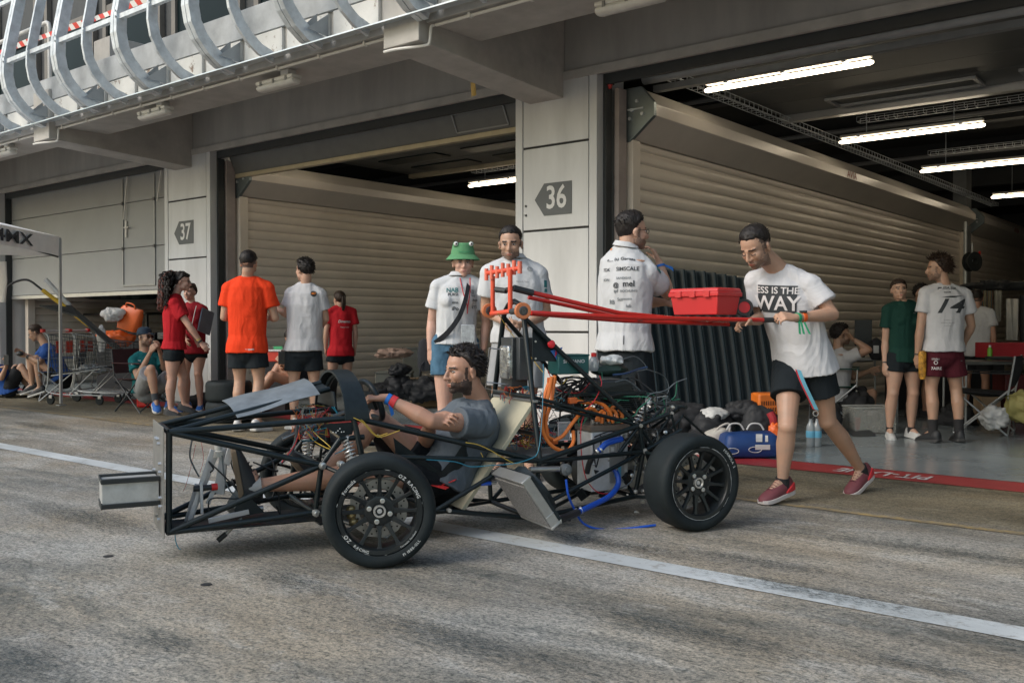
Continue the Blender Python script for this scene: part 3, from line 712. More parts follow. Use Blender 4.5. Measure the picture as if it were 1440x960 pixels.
# crash box: silver foam block bound in black tape
foam = mat('silver_foil_block', (.47,.48,.47), .4, .35, var=.16, vs=16, bump=.25, bs=30)
tapeb = mat('black_tape', (.018,.022,.023), .5, bump=.2, bs=40)
cb = CB().box((2.805,.0,.333), (.25,.165,.115)).build('crash_box', foam, CAR, bevel=.004, smooth=0)
mb = CB()
for y in (-.0825,.0825):
    for z in (.2755,.3905):
        mb.box((2.805,y,z), (.256,.028,.022))
for z in (.2755,): mb.box((2.930,0,z), (.008,.17,.03))
mb.box((2.930,.0,.39), (.008,.17,.016))
mb.build('edge_tape', tapeb, cb, bevel=.002, smooth=0)
# steel sheet lying over the nose tubes
sh = [V((2.36,-.10,.732)), V((1.945,-.10,.830)), V((1.925,.14,.768)), V((2.335,.17,.668))]
mb = CB(); vs = []; n = 10
for i in range(n+1):
    for j in range(n+1):
        u, v = i/n, j/n; p = sh[0].lerp(sh[1], u).lerp(sh[3].lerp(sh[2], u), v); p.z += .012*math.sin(v*PI)+.004*math.sin(u*7+v*3); vs.append(p)
vs += [p-V((0,0,.0025)) for p in vs[:]]; m2 = (n+1)**2; fs = []
for i in range(n):
    for j in range(n):
        a = i*(n+1)+j; fs += [(a,a+1,a+n+2,a+n+1), (m2+a,m2+a+n+1,m2+a+n+2,m2+a+1)]
for k in range(n):
    fs += [(k, m2+k, m2+k+1, k+1), (n*(n+1)+k, n*(n+1)+k+1, m2+n*(n+1)+k+1, m2+n*(n+1)+k), (k*(n+1), (k+1)*(n+1), m2+(k+1)*(n+1), m2+k*(n+1)), (k*(n+1)+n, m2+k*(n+1)+n, m2+(k+1)*(n+1)+n, (k+1)*(n+1)+n)]
mb.add(vs, fs).build('nose_sheet', mat('scuffed_sheet', (.21,.235,.25), .42, .35, var=.22, vs=14, bump=.12, bs=70, vrough=.12, detail=8), CAR, smooth=60)
# front hoop cover (carbon band) and dash tray
rings = []
for k in range(25):
    a = PI*(k/24); y = .292*math.cos(a); z = .645+.235*math.sin(a); i = V((0, math.cos(a), math.sin(a)))*.012
    q = V((0, y, z)); x0 = 1.84; x1 = 1.715+.03*math.sin(a)
    rings.append([V((x0,y,z)), V((x1,y,z)), V((x1,y,z))-i, V((x0,y,z))-i])
CB().loft(rings).build('hoop_cover', carbon, CAR, smooth=60)
CB().prism([(1.86,-.07,.80),(1.86,.08,.785),(2.02,.09,.735),(2.02,-.08,.76)], (0,0,.006)).prism([(1.85,-.14,.775),(1.85,.14,.775),(1.85,.17,.70),(1.85,-.17,.70)], (.006,0,0)).build('dash_tray', carbon, CAR, smooth=0)
# steering wheel and column
sc = V((1.615,.0,.715)); ax = V((-.93,0,.36)).normalized(); u = V((0,1,0)); w = ax.cross(u).normalized()
ring = []
for k in range(40):
    a = 2*PI*k/40; rx = .135; rz = .105; ca, sa = math.cos(a), math.sin(a)
    p = .8; ring.append(sc+u*(abs(ca)**p*rx*(1 if ca > 0 else -1))+w*(abs(sa)**p*rz*(1 if sa > 0 else -1)))
sw = CB().tube(ring, .0165, 12, closed=True).build('steering_wheel', carbon, CAR)
CB().box(sc-ax*.005, (.14,.10,.02), Matrix((u, w, ax)).transposed()).build('hub_plate', carbon, sw, bevel=.008)
CB().tube([sc-ax*.02, sc-ax*.5], .011, 10).build('steering_column', steelp, CAR)
# pedal box
ped = mat('pedal_aluminium', (.55,.56,.58), .38, .5, var=.1, vs=20, bump=.05)
pb = CB()
def PB(pts, l, r=.009): pb.tube([cp(x,y,l) for x,y in pts], r, 8)
pb.bar(cp(299,632,0.06), cp(265,735,.06), .012, .022).bar(cp(302,640,.0), cp(283,690,.0), .012,.03).bar(cp(277,680,.02), cp(262,733,.02), .01, .02)
pb.bar(cp(283,690,.05), cp(266,736,.05), .012,.02).prism([cp(313,635,-.02),cp(306,690,-.02),cp(316,692,-.02),cp(320,635,-.02)], (0,.012,0))
pb.prism([cp(311,628,.03),cp(300,692,.03),cp(315,696,.03),cp(319,630,.03)], (0,.008,0))
pb.prism([cp(322,622,.06),cp(314,650,.06),cp(322,655,.06),cp(334,626,.06)], (0,.006,0)).bar(cp(283,678,.09), cp(284,722,.09), .012,.014)
pb.bar(cp(300,690,.06), cp(292,708,.06), .01,.02).bar(cp(293,732,.12),cp(350,719,.12),.012,.024)
pbo = pb.build('pedal_box', ped, CAR, bevel=.002)
CB().lathe([(.026,0),(.026,.03),(.019,.034),(.019,.07),(0,.07)], cp(307,628,.03)+V((0,0,-.05)), (0,0,1), 16).build('fluid_reservoir', mat('reservoir_white', (.50,.50,.46), .4), pbo)
mc = cp(272,687,.08)
CB().lathe([(0,0),(.014,0),(.014,.085),(0,.085)], mc, (-1,0,.02), 14).build('master_cylinder', blkw, pbo)
CB().lathe([(0,0),(.017,0),(.017,.028),(0,.028)], mc+V((-.083,0,.002)), (-1,0,.02), 14).build('cylinder_cap', mat('cap_red', (.55,.02,.02), .4), pbo)
CB().tube([cp(341,717,.1), cp(370,714,.1)], .014, 12).build('balance_cylinder', steelp, pbo)
CB().tube([cp(340,728,.05), cp(318,750,.05)], .0085, 10).build('jack_pin', steelp, CAR)
CB().tube([cp(318,750,.05), cp(306,760,.05)], .013, 10).build('rubber_tip', blkw, CAR)
mb = CB(); mb.bb(1.95,2.62,-.16,.16,.135,.142).bb(1.15,1.95,-.22,.22,.125,.132); mb.build('floor_pan', carbon, CAR, smooth=0)
mb = CB().prism([cp(330,715,.12),cp(345,692,.12),cp(372,720,.12),cp(330,728,.12)], (0,-.2,0)).build('pedal_mount', carbon, pbo, smooth=0)
# front shocks
def shock(p, q):
    p = V(p); q = V(q); d = (q-p).normalized(); S_ = CB().tube([p, q], .011, 10).build('shock_absorber', steelp, CAR)
    L = (q-p).length; a, b = perp(d); pts = []
    for k in range(90):
        t = k/89; pts.append(p+d*(L*(.1+.55*t))+(a*math.cos(t*6*2*PI)+b*math.sin(t*6*2*PI))*.025)
    CB().tube(pts, .0042, 6).build('coil_spring', mat('spring_silver', (.50,.50,.49), .35, .6), S_)
    CB().lathe([(.018,0),(.026,.004),(.026,.014),(.018,.018),(.018,.05),(.02,.055),(.02,.075)], p+d*L*.66, d, 14).build('shock_body', aluc, S_)
shock(cp(497,655,.30), cp(483,600,.24)); shock(cp(433,652,-.10), cp(433,598,-.12))
shock(cp(885,610,.18), cp(915,560,.12))

# ---------------------------------------------------------------- wheels
def annulus_text(mb_list, txt, r, size, ang0, up_out=True, step=None, bold=True, shear=0):
    """letters round a circle in the (X,Z) plane at y=0; ang0 is where the word starts (radians, anticlockwise from +X)"""
    out = []; adv = 0
    for ch in txt:
        me = None
        if ch != ' ':
            me = text_mesh(ch, size, bold, shear)
            xs = [v.co.x for v in me.vertices]; w_ = max(xs)-min(xs)
        else: w_ = size*.35
        a = ang0 + (-1 if up_out else 1)*(adv+w_/2)/r
        if me:
            c = V((math.cos(a), math.sin(a), 0)); rad = c; tan = V((-c.y, c.x, 0))
            X_, Y_ = (-tan, rad) if up_out else (tan, -rad)
            M = Matrix((X_, Y_, V((0,0,1)))).transposed().to_4x4(); M.translation = c*r
            me.transform(M); out.append(me)
        adv += w_+size*.16
    return out
def wheel(fx, ly, steer=0., near=True, rear=False, tw=.195):
    # built round the origin with its axis on +Y (outer side), then moved
    s = 1 if ly > 0 else -1
    M = CM @ Matrix.Translation((fx, ly, .26)) @ Matrix.Rotation(steer, 4, 'Z')
    if s < 0: M = M @ Matrix.Rotation(PI, 4, 'Z')
    if near: M = M @ Matrix.Rotation(.26 if not rear else -.4, 4, 'Y')
    def bld(mb, name, m, par, **kw):
        mb.v = [M @ p for p in mb.v]; return MB.build(mb, name, m, par, **kw)
    h = tw/2; Y = V((0,1,0)); O0 = V((0,0,0))
    tp = [(.197,-h+.018),(.215,-h+.006),(.238,-h+.004),(.252,-h+.016),(.259,-h+.036),(.260,-h+.06),(.2605,0),(.260,h-.06),(.259,h-.036),(.252,h-.016),(.238,h-.004),(.215,h-.006),(.199,h-.014),(.196,h-.03),(.19,h-.05),(.19,-h+.05)]
    W = bld(MB().lathe(tp, O0, Y, 72, caps=False, closed=True), 'wheel', rubber, CAR, smooth=50)
    rp = [(.168,h-.045),(.170,h-.022),(.175,h-.014),(.1935,h-.012),(.1965,h-.016),(.1965,h-.03),(.187,h-.05),(.182,-h+.03),(.19,-h+.02),(.176,-h+.02),(.172,-h+.04),(.168,h-.06)]
    R = bld(MB().lathe(rp, O0, Y, 64, caps=False, closed=True), 'rim', rimb, W, smooth=40)
    mb = MB(); yo = h-.05
    for k in range(12):
        a = 2*PI*(k+.5)/12; d = V((math.cos(a),0,math.sin(a))); t = V((-d.z,0,d.x))
        rings = []
        for rr, wd, yy, dp in ((.062,.017,yo+.0,.03),(.085,.0105,yo+.004,.026),(.135,.008,yo+.012,.022),(.160,.0095,yo+.016,.024),(.172,.013,yo+.018,.03)):
            c = d*rr; rings.append([c+t*wd+Y*yy*1, c-t*wd+Y*yy, c-t*wd*.8+Y*(yy-dp), c+t*wd*.8+Y*(yy-dp)])
        mb.loft(rings)
    bld(mb, 'spokes', rimb, R, smooth=0, bevel=.003) if False else bld(mb, 'spokes', rimb, W, smooth=0, bevel=.0025)
    hb = bld(MB().lathe([(.0,yo-.025),(.030,yo-.025),(.034,yo+.002),(.058,yo+.004),(.070,yo+.0),(.074,yo-.012),(.074,yo-.045),(0,yo-.05)][::-1], O0, Y, 40, caps=False), 'hub', rimb, W, smooth=40)
    mb = MB().lathe([(.0195,yo-.022),(.0195,yo+.010),(.0215,yo+.013),(.0285,yo+.013),(.030,yo+.010),(.030,yo-.01)], O0, Y, 32, caps=False)
    bld(mb, 'hub_ring', bolt_m, W, smooth=30)
    bld(MB().lathe([(0,yo-.02),(.0125,yo-.02),(.0115,yo+.004),(0,yo+.006)], O0, Y, 20, caps=False), 'axle_cap', aluc, W, smooth=30)
    for k in range(4):
        a = PI/4+k*PI/2-.26; c = V((math.cos(a),0,math.sin(a)))*.049
        bld(MB().lathe([(.009,yo+.0),(.0115,yo+.001),(.0115,yo+.010),(.007,yo+.011),(.007,yo+.004),(0,yo+.004)], c, Y, 14, caps=False), 'wheel_nut', bolt_m, W, smooth=30)
    # drilled brake disc and caliper
    if near:
        mb = MB(); n = 60; ro, ri = .135, .092; yd = yo-.065
        outer = [V((math.cos(2*PI*k/n)*(ro+.003*math.sin(k*2*PI/n*12)),0,math.sin(2*PI*k/n)*(ro+.003*math.sin(k*2*PI/n*12)))) for k in range(n)]
        inner = [V((math.cos(2*PI*k/n)*ri,0,math.sin(2*PI*k/n)*ri)) for k in range(n)]
        mb.loft([[p+Y*yd for p in inner], [p+Y*yd for p in outer], [p+Y*(yd-.006) for p in outer], [p+Y*(yd-.006) for p in inner]], closed=True, caps=False)
        D_ = bld(mb, 'brake_disc', steelp, W, smooth=30)
        mb = MB()
        for k in range(36):
            a = 2*PI*k/36; rr = .105 if k % 2 else .121; mb.lathe([(0,yd+.0012),(.0042,yd+.0012),(.0042,yd-.001),(0,yd-.001)], V((math.cos(a)*rr,0,math.sin(a)*rr)), Y, 10, caps=False)
        bld(mb, 'disc_holes', mat('hole_dark', (.01,.01,.01), .9), D_, smooth=0)
        mb = MB(); a0 = math.radians(185-15)
        gold = mat('caliper_gold', (.42,.32,.16), .35, .6)
        for k in (-1, 0, 1):
            a = .05+k*.24; c = V((math.cos(a),0,math.sin(a)))
            mb.ell(c*.128+Y*(yd+.012), (.022,.014,.018), n=14, m=8)
        bld(mb, 'caliper', gold, W)
        mb = MB().tube([V((-.13,yd,.11)), V((0.02,yd-.02,.14)), V((.07,yd-.03,.05)), V((-.09,yd-.02,-.1)), V((0.0,yd-.03,-.15)), V((.06,yd-.02,-.1))], .009, 8)
        bld(mb, 'upright', aluc, W)
        # lettering on the rim lip
        if not rear: words = [('OZ', .1865, .024, math.radians(212-15), False), ('RACING', .1865, .018, math.radians(231-15), False), ('OZ RACING', .1865, .022, math.radians(63-15), True), ('Formula', .1865, .021, math.radians(152-15), True), ('Formula Student', .1865, .012, math.radians(300-15), False), ('F1 1888-GLL', .222, .017, math.radians(298-15), False)]
        else: words = [('FORMULA 2', .222, .020, math.radians(52+23), True)]
        for tx, r_, sz, a0, uo in words:
            for me in annulus_text(None, tx, r_, sz, a0, uo, bold=True):
                # XY plane -> mirror onto the outer face (seen from +Y the X axis runs left)
                for v in me.vertices:
                    x, y, z = v.co; rr = math.hypot(x, y); v.co = (-x, (h-.0105) if rr < .1975 else (h-.0025), y)
                me.transform(M); link_mesh(me, 'sidewall_letter', ptext, W, smooth=0, fixn=False)
        if rear or True:   # scuffs: grit scratches round the lip
            mb = MB(); random.seed(3 if rear else 4)
            for k in range(60 if rear else 9):
                a = random.uniform(0, 2*PI); L_ = random.uniform(.01,.07)*(1 if rear else .5); r0 = random.uniform(.1945,.1965); wd = random.uniform(.0006,.0022)*(1.5 if rear else 1)
                q = []
                for j in range(5):
                    b = a+L_*j/4/.19*1.; q.append((b, r0-wd*math.sin(PI*j/4)))
                vs = [V((math.cos(b)*r, h-.0108, math.sin(b)*r)) for b, r in q]+[V((math.cos(b)*(r0+.0006), h-.0108, math.sin(b)*(r0+.0006))) for b, r in q[::-1]]
                mb.add(vs, [tuple(range(len(vs)))])
            bld(mb, 'lip_scuffs', mat('scuff_grey', (.40,.42,.42), .6), W, smooth=0)
    return W
wheel(1.78, .62, steer=math.radians(-15), near=True)
wheel(0, .62, near=True, rear=True, tw=.215)
wheel(1.80, -.63, steer=math.radians(-15), near=False)
wheel(0, -.62, near=False, rear=True, tw=.215)
# suspension arms
mb = CB()
def S2(p, q, r=.009):
    mb.tube([p, q], r, 10); mb.tube([mir(p), mir(q)], r, 10)
S2(J2, V((1.80,.52,.36)), .010); S2(V((1.60,.28,.40)), V((1.78,.52,.36)), .010)
S2(J3, V((1.80,.53,.15)), .010); S2(V((1.58,.26,.15)), V((1.78,.53,.15)), .010)
S2(cp(498,650,.30), V((1.78,.50,.17)), .008); S2(V((1.9,.25,.2)), V((1.86,.52,.24)), .007)
S2(J7, V((.02,.52,.36)), .010); S2(V((-.22,.22,.38)), V((0,.52,.36)), .010); S2(R1, V((.02,.52,.15)), .010); S2(V((-.22,.2,.14)), V((0,.52,.15)), .010)
mb.build('suspension_arms', steel_blk, CAR)
mb = CB()
for pts, l in ((((944,582),(952,612)),.22),(((957,585),(953,612)),.2),(((960,583),(993,613)),.1),(((943,570),(939,580)),.2),(((880,600),(930,585),(958,572)),.15),(((905,640),(935,612),(960,585)),.2),(((905,600),(935,570)),.2),(((878,650),(905,598),(908,566)),.18)):
    mb.tube([cp(x,y,l) for x,y in pts], .0075, 8)
for p,q in (((.0,.1,.3),(-.25,.15,.62)),((-.1,-.1,.4),(-.3,.1,.6)),((.1,-.2,.5),(-.2,.1,.62)),((-.2,-.2,.3),(-.28,-.15,.64)),((-.28,-.2,.62),(-.28,.2,.62))): mb.tube([p,q], .010, 8)
mb.build('rear_links', steel_blk, CAR)
for x, y, l in ((944,572,.2),(944,580,.2),(910,570,.2),(917,610,.2),(935,608,.2),(860,612,.2),(905,632,.25),(902,690,.22),(902,704,.22),(912,700,.22),(893,720,.2),(872,575,.1),(925,645,.3),(895,607,.2),(893,690,.25),(888,668,.2),(905,655,.2)):
    CB().lathe([(0,0),(.009,0),(.012,.006),(.012,.016),(.006,.018),(.006,.028),(0,.028)], cp(x,y,l), (random.uniform(-.4,.4),1,random.uniform(-.4,.4)), 8).build('link_bolt', bolt_m, CAR)
# drivetrain mass: motor, differential, sprocket, driveshafts
mb = CB().lathe([(0,-.13),(.10,-.13),(.115,-.11),(.115,.11),(.10,.13),(0,.13)], (.22,0,.24), (0,1,0), 32)
mb.build('motor', mat('motor_dark', (.025,.028,.03), .45, .4, bump=.3, bs=25), CAR)
mb = CB().lathe([(.03,-.01),(.115,-.006),(.12,0),(.115,.006),(.03,.01)], (0,.06,.26), (0,1,0), 40).lathe([(0,-.09),(.07,-.08),(.075,.05),(0,.06)], (0,-.02,.26), (0,1,0), 24).tube([(0,-.55,.26),(0,.55,.26)], .014, 12)
mb.build('driveshaft', steelp, CAR)
random.seed(12)
for k in range(26):
    c = V((random.uniform(-.2,.35), random.uniform(-.1,.20), random.uniform(.12,.50))); sz = [random.uniform(.02,.07) for _ in range(3)]
    CB().box(c, sz, Euler((random.random(),random.random(),random.random())).to_matrix()).build('bracket', mat('bracket_dark', (.02,.024,.026), .45, .3, bump=.2, bs=40), CAR, bevel=.003)
mb = CB()
for k in range(30):
    c = V((random.uniform(-.25,.38), random.uniform(.05,.24), random.uniform(.12,.58))); mb.lathe([(0,0),(.006,0),(.006,.012),(0,.012)], c, (random.uniform(-1,1),1,random.uniform(-1,1)), 6)
mb.build('drivetrain_bolts', bolt_m, CAR)
# chain/fin block and louvred box behind the brace
mb = CB(); 
fp = [cp(872,534,.08), cp(884,530,.08), cp(903,573,.08), cp(893,578,.08)]
mb.prism(fp, (0,-.02,0)); mb.build('duct_blade', carbon, CAR, smooth=0, bevel=.004)
mb = CB()
for k in range(13):
    t = k/12; a = cp(842,546,.05).lerp(cp(858,575,.05), t); b = cp(880,538,.05).lerp(cp(899,575,.05), t); mb.bar(a, b, .12, .004)
mb.build('cooling_fins', mat('fin_dark', (.03,.038,.04), .4, .5), CAR, smooth=0)
mb = CB()
for k in range(11):
    t = k/10; a = cp(896,535,-.05).lerp(cp(905,560,-.05), t); pts=[a+V((0,.05*math.cos(q), .05*math.sin(q)))+V((.02*math.cos(q),0,0)) for q in [2*PI*j/16 for j in range(16)]]
    mb.tube(pts, .003, 5, closed=True)
mb.build('cable_coils', blkw, CAR)
# inverter: ribbed alloy case, brown lid, ports
iv = CB().bb(.11,.36,.00,.165,.155,.50).build('inverter', mat('inverter_alloy', (.66,.66,.65), .5, .2, var=.2, vs=9, bump=.15, bs=60), CAR, bevel=.008)
CB().bb(.10,.37,-.01,.175,.502,.535).build('inverter_lid', mat('lid_brown', (.16,.125,.10), .55, bump=.1), iv, bevel=.004)
mb = CB()
for k in range(6):
    x = .325-k*.028; mb.lathe([(.011,0),(.013,.004),(.013,.018),(.010,.02),(.010,.04)], (x,.12,.535), (0,0,1), 12)
mb.build('cable_gland', bolt_m, iv)
mb = CB().bb(.14,.24,.166,.172,.20,.48); mb.build('cover_plate', mat('alloy_plate', (.40,.41,.41), .4, .6), iv, smooth=0, bevel=.002)
CB().bb(.155,.20,.1725,.175,.36,.44).bb(.21,.235,.1725,.175,.38,.41).build('sticker', mat('sticker_white', (.6,.6,.6), .5), iv, smooth=0)
mb = CB()
for x in (.158,.166,.175,.185,.193): mb.bb(x, x+.004, .1755, .1762, .37, .43)
mb.build('barcode', mat('barcode_black', (.03,.03,.03), .6), iv, smooth=0)
CB().bb(.165,.21,.1725,.176,.235,.30).build('sticker', mat('sticker_blue', (.12,.38,.55), .5), iv, smooth=0)
# HV loops of thick orange cable
def cable(pts, r, m, name='cable', par=None, n=30): return CB().tube(bez([cp(*p) for p in pts], n), r, 8).build(name, m, par or CAR)
for pts in ([(776,530,.12),(770,560,.16),(762,590,.16),(766,612,.16),(778,628,.18),(796,634,.2),(806,622,.2),(806,606,.16)],
            [(780,528,.12),(775,565,.14),(768,590,.14),(770,612,.14),(778,618,.14)],
            [(774,532,.10),(766,558,.12),(765,585,.12),(770,610,.12)],
            [(778,620,.16),(792,612,.17),(804,596,.17),(818,580,.16),(832,574,.14),(840,582,.12),(843,592,.12)],
            [(812,564,.06),(826,566,.08),(842,566,.1),(856,576,.12),(862,594,.12)],
            [(846,595,.12),(848,584,.12),(853,580,.12),(856,592,.12)],
            [(858,576,.06),(866,570,.06),(874,578,.06),(875,594,.06)],
            [(870,572,.06),(874,584,.06),(876,612,.08)],
            [(838,592,.12),(844,580,.11),(852,576,.1),(864,578,.1),(869,592,.12)]):
    cable([(x, y, l+.05) for x, y, l in pts], .0108, orange, 'orange_cable')
mb = CB()
for x,y in ((778,620),(776,535),(805,563)): mb.box(cp(x,y,.16), (.05,.03,.035))
mb.build('cable_plug', mat('plug_orange', (.65,.14,.03), .45), CAR, bevel=.005)
CB().box(cp(813,556,.0), (.09,.05,.05)).build('service_plug', mat('plug_orange'), CAR, bevel=.008)
# hoses
hose = [([(842,634,.24),(852,624,.25),(862,620,.25),(874,617,.24)], .0175, bluh), ([(812,720,.42),(835,709,.35),(856,698,.28),(868,684,.24),(869,670,.22),(862,655,.2)], .016, bluh),
        ([(796,674,.40),(799,695,.40),(806,712,.38),(820,735,.36),(845,744,.4),(880,743,.45),(922,738,.5)], .0065, bluh),
        ([(786,731,.62),(798,726,.55),(812,720,.42)], .021, blkw), ([(800,725,.5),(799,732,.5)], .014, blkw), ([(840,636,.24),(830,648,.22),(825,665,.2)], .016, blkw),
        ([(676,680,.3),(690,679,.3)], .011, bluh)]
for p, r, m in hose: cable(p, r, m, 'coolant_hose')
for x, y, l in ((811,720,.42),(817,717,.4),(840,635,.24),(845,632,.24),(787,730,.62),(874,610,.22)):
    q = cp(x,y,l); CB().lathe([(.0215,-.006),(.0225,-.004),(.0225,.004),(.0215,.006)], q, (.8,-.3,-.25 if y > 700 else -.5), 16, caps=False).build('hose_clamp', bolt_m, CAR)
CB().tube([cp(690,679,.3), cp(698,678,.3)], .009, 10).build('hose_fitting', bolt_m, CAR)
CB().tube([cp(745,660,.36), cp(786,659,.36)], .016, 14).build('pipe', steelp, CAR)
CB().lathe([(0,-.02),(.028,-.02),(.032,-.012),(.032,.016),(.015,.02),(.015,.03),(0,.03)], cp(795,660,.36), (0,1,.1), 18).build('pump', mat('pump_grey', (.14,.15,.155), .45, .4), CAR)
# radiator with core and shroud
rd = CB()
c = V((.965,.52,.232)); a = V((-.58,0,-.815)).normalized(); n_ = V((.815,0,-.58)).normalized()
Rr = Matrix((a, V((0,1,0)), n_)).transposed()
Rd = rd.box(c, (.30,.34,.052), Rr).build('radiator', mat('radiator_alloy', (.40,.40,.385), .40, .75, var=.12, vs=15, bump=.05), CAR, bevel=.004)
corem = mat('radiator_core', (.22,.215,.21), .6, .3, var=.5, vs=120, bump=.6, bs=160)
CB().box(c+n_*.027+a*.005, (.255,.325,.008), Rr).build('core', corem, Rd, smooth=0)
CB().box(c-n_*.034, (.28,.33,.02), Rr).lathe([(.12,0),(.145,.0),(.145,.035),(.12,.035)], c-n_*.04, -n_, 32).build('fan_shroud', carbon, Rd)
mb = CB()
for t in (-.145, .145): mb.box(c+a*t, (.012,.345,.06), Rr)
mb.box(c+a*.08+V((0,.171,0)), (.004,.004,.054), Rr); mb.build('end_tank', mat('tank_alloy', (.46,.46,.44), .35, .75), Rd, bevel=.003)
# seat shell and firewall board
bd = mat('honeycomb_board', (.43,.40,.29), .6, var=.14, vs=6, bump=.08, bs=120, detail=8)
p0 = V((.775,0,.685)); p1 = V((1.195,0,.14)); dv = (p1-p0).normalized(); nn = V((dv.z,0,-dv.x)); nn = -nn if nn.x < 0 else nn
Rb = Matrix((dv, V((0,1,0)), dv.cross(V((0,1,0))))).transposed()
CB().box((p0+p1)/2, ((p1-p0).length, .50, .022), Rb).build('firewall_board', bd, CAR, smooth=0, bevel=.002)
CB().bar(p0+V((0,-.27,.012)), p0+V((0,.27,.012)), .03, .015).build('board_rail', steelp, CAR, smooth=0, bevel=.002)
rings = []
for t, dz, w_ in ((.38,.035,.17),(.45,.045,.19),(.55,.05,.20),(.7,.055,.21),(.86,.07,.21),(1.0,.13,.20),(1.02,.24,.19),(1.03,.42,.18)):
    q = p0.lerp(p1, min(t,1.0)) + nn*dz
    q = V((q.x, 0, q.z)); up_ = nn if t < .9 else V((.2,0,1)).normalized()
    r = []
    for k in range(15):
        a_ = PI*k/14; y = -w_*math.cos(a_); r.append(q+V((0,y,0))+up_*(.14*(1-math.sin(a_)**.6)))
    r2 = [p-up_*.006 for p in r[::-1]]
    rings.append(r+r2)
CB().loft(rings).build('seat', carbon, CAR, smooth=60)
mb = CB()
mb.bar(V((1.30,.16,.26)), V((1.22,.22,.30)), .05, .004).bar(V((1.42,.1,.30)), V((1.28,.24,.26)), .05,.004)
mb.build('seat_belt', mat('belt_red', (.62,.03,.03), .6), CAR, smooth=0)
# control boxes on the hoop
foil = mat('silver_wrap', (.42,.43,.43), .25, .8, var=.4, vs=22, bump=.9, bs=16)
bx = CB().box(V((.74,-.06,.89)), (.10,.15,.30)).build('control_box', mat('box_dark', (.03,.035,.037), .45), CAR, bevel=.006)
CB().box(V((.80,-.04,.90)), (.035,.12,.19)).build('foil_pouch', foil, bx, bevel=.01)
CB().box(V((.72,.03,.92)), (.09,.05,.24)).build('side_box', mat('box_grey', (.05,.056,.06), .45), bx, bevel=.004)
mb = CB().tube([cp(688,489,-.1), cp(683,546,-.1), cp(725,553,-.02)], .004, 6).tube([cp(688,489,-.1), cp(722,494,-.05)], .004, 6).tube([cp(684,537,-.1), cp(725,542,-.02)], .004, 6)
mb.build('box_bracket', steelp, CAR)
tp_ = [cp(748,474,.12), cp(748,507,.12), cp(803,507,.12), cp(765,480,.12)]
CB().prism([cp(749,462,.12), cp(749,508,.14), cp(806,508,.14)], (0,-.005,0)).build('switch_panel', carbon, CAR, smooth=0)
mb = CB()
for x, y in ((753,504),(795,504),(753,480)): mb.lathe([(0,.004),(.006,.004),(.006,0),(0,0)], cp(x,y,.14), (0,1,0), 10)
mb.build('panel_screw', bolt_m, CAR)
q = cp(773,484,.13)
CB().lathe([(0,0),(.012,0),(.012,.02),(.021,.024),(.023,.034),(.018,.042),(0,.045)], q, (.2,1,.05), 20).build('stop_button', mat('button_red', (.65,.02,.03), .3), CAR)
CB().prism([cp(774,493,.143), cp(791,488,.143), cp(784,507,.143)], (0,.002,0)).build('warning_sticker', mat('sticker_mid_blue', (.04,.16,.50), .5), CAR, smooth=0)
CB().prism([cp(782,489,.146), cp(785,489,.146), cp(782,496,.146), cp(784,496,.146), cp(780,502,.146)], (0,.001,0)).build('warning_bolt', mat('button_red'), CAR, smooth=0)
g = CB().box(V((.475,.10,.885)), (.20,.13,.105)).build('parts_case', mat('case_teal', (.012,.085,.085), .45), CAR, bevel=.006)
CB().box(V((.475,.10,.94)), (.205,.135,.010)).build('case_lid', mat('case_teal'), g, bevel=.003)
M_ = CM @ Matrix.Translation((.475,.1665,.905))
me = text_mesh('SHIMANO', .026, True, width=1.2); me.transform(M_ @ Matrix.Rotation(PI, 4, 'Z') @ Matrix.Rotation(PI/2, 4, 'X'))
link_mesh(me, 'case_lettering', mat('sticker_white'), g, smooth=0, fixn=False)
CB().box(cp(793,606,.13), (.07,.03,.09)).build('logger_box', mat('clear_plastic', (.35,.38,.40), .15, var=.3, vs=40, spec=.7), CAR, bevel=.004)
mb = CB()
b0 = cp(793,606,.15)
for dx in (-.035,.035): mb.bar(b0+V((dx,0,-.05)), b0+V((dx,0,.05)), .006,.006)
for dz in (-.05,.05): mb.bar(b0+V((-.042,0,dz)), b0+V((.042,0,dz)), .006,.006)
mb.build('logger_frame', mat('sticker_white'), CAR, smooth=0)
CB().bb(.55,.80,-.22,.22,.36,.40).build('battery_tray', mat('tray_grey', (.15,.16,.16), .6), CAR, bevel=.004)
# wires
def wires(n, box, mats, r=.0022, seed=1, loop=.12, name='loom'):
    random.seed(seed)
    for m in mats:
        mb = CB()
        for k in range(n):
            p = V([random.uniform(box[i][0], box[i][1]) for i in range(3)]); pts = [p]
            for j in range(5):
                p = p+V((random.gauss(0,loop), random.gauss(0,loop*.5), random.gauss(0,loop)))
                p = V([min(max(p[i], box[i][0]), box[i][1]) for i in range(3)]); pts.append(p)
            mb.tube(bez(pts, 30), r, 5)
        mb.build(name, m, CAR)
wires(4, ((1.84,2.02),(-.06,.16),(.54,.70)), (redw, yelw, orange, bluw, blkw), .0019, 4, .06)
wires(4, ((1.86,2.0),(-.10,.10),(.62,.70)), (mat('wire_pale', (.45,.45,.42), .5), redw, blkw), .002, 5, .05)
wires(7, ((.60,.80),(-.18,.12),(.42,.52)), (redw, yelw, bluw, blkw, orange), .002, 6, .06)
wires(5, ((.50,.78),(-.02,.14),(.50,.72)), (redw, bluw, mat('wire_pale'), blkw), .002, 7, .07)
wires(6, ((-.15,.42),(-.05,.20),(.55,.70)), (blkw, gryw, mat('wire_green', (.02,.16,.09), .5)), .0032, 8, .12)
wires(8, ((.70,.80),(-.15,.05),(.66,.76)), (redw, orange, bluw), .002, 9, .04)
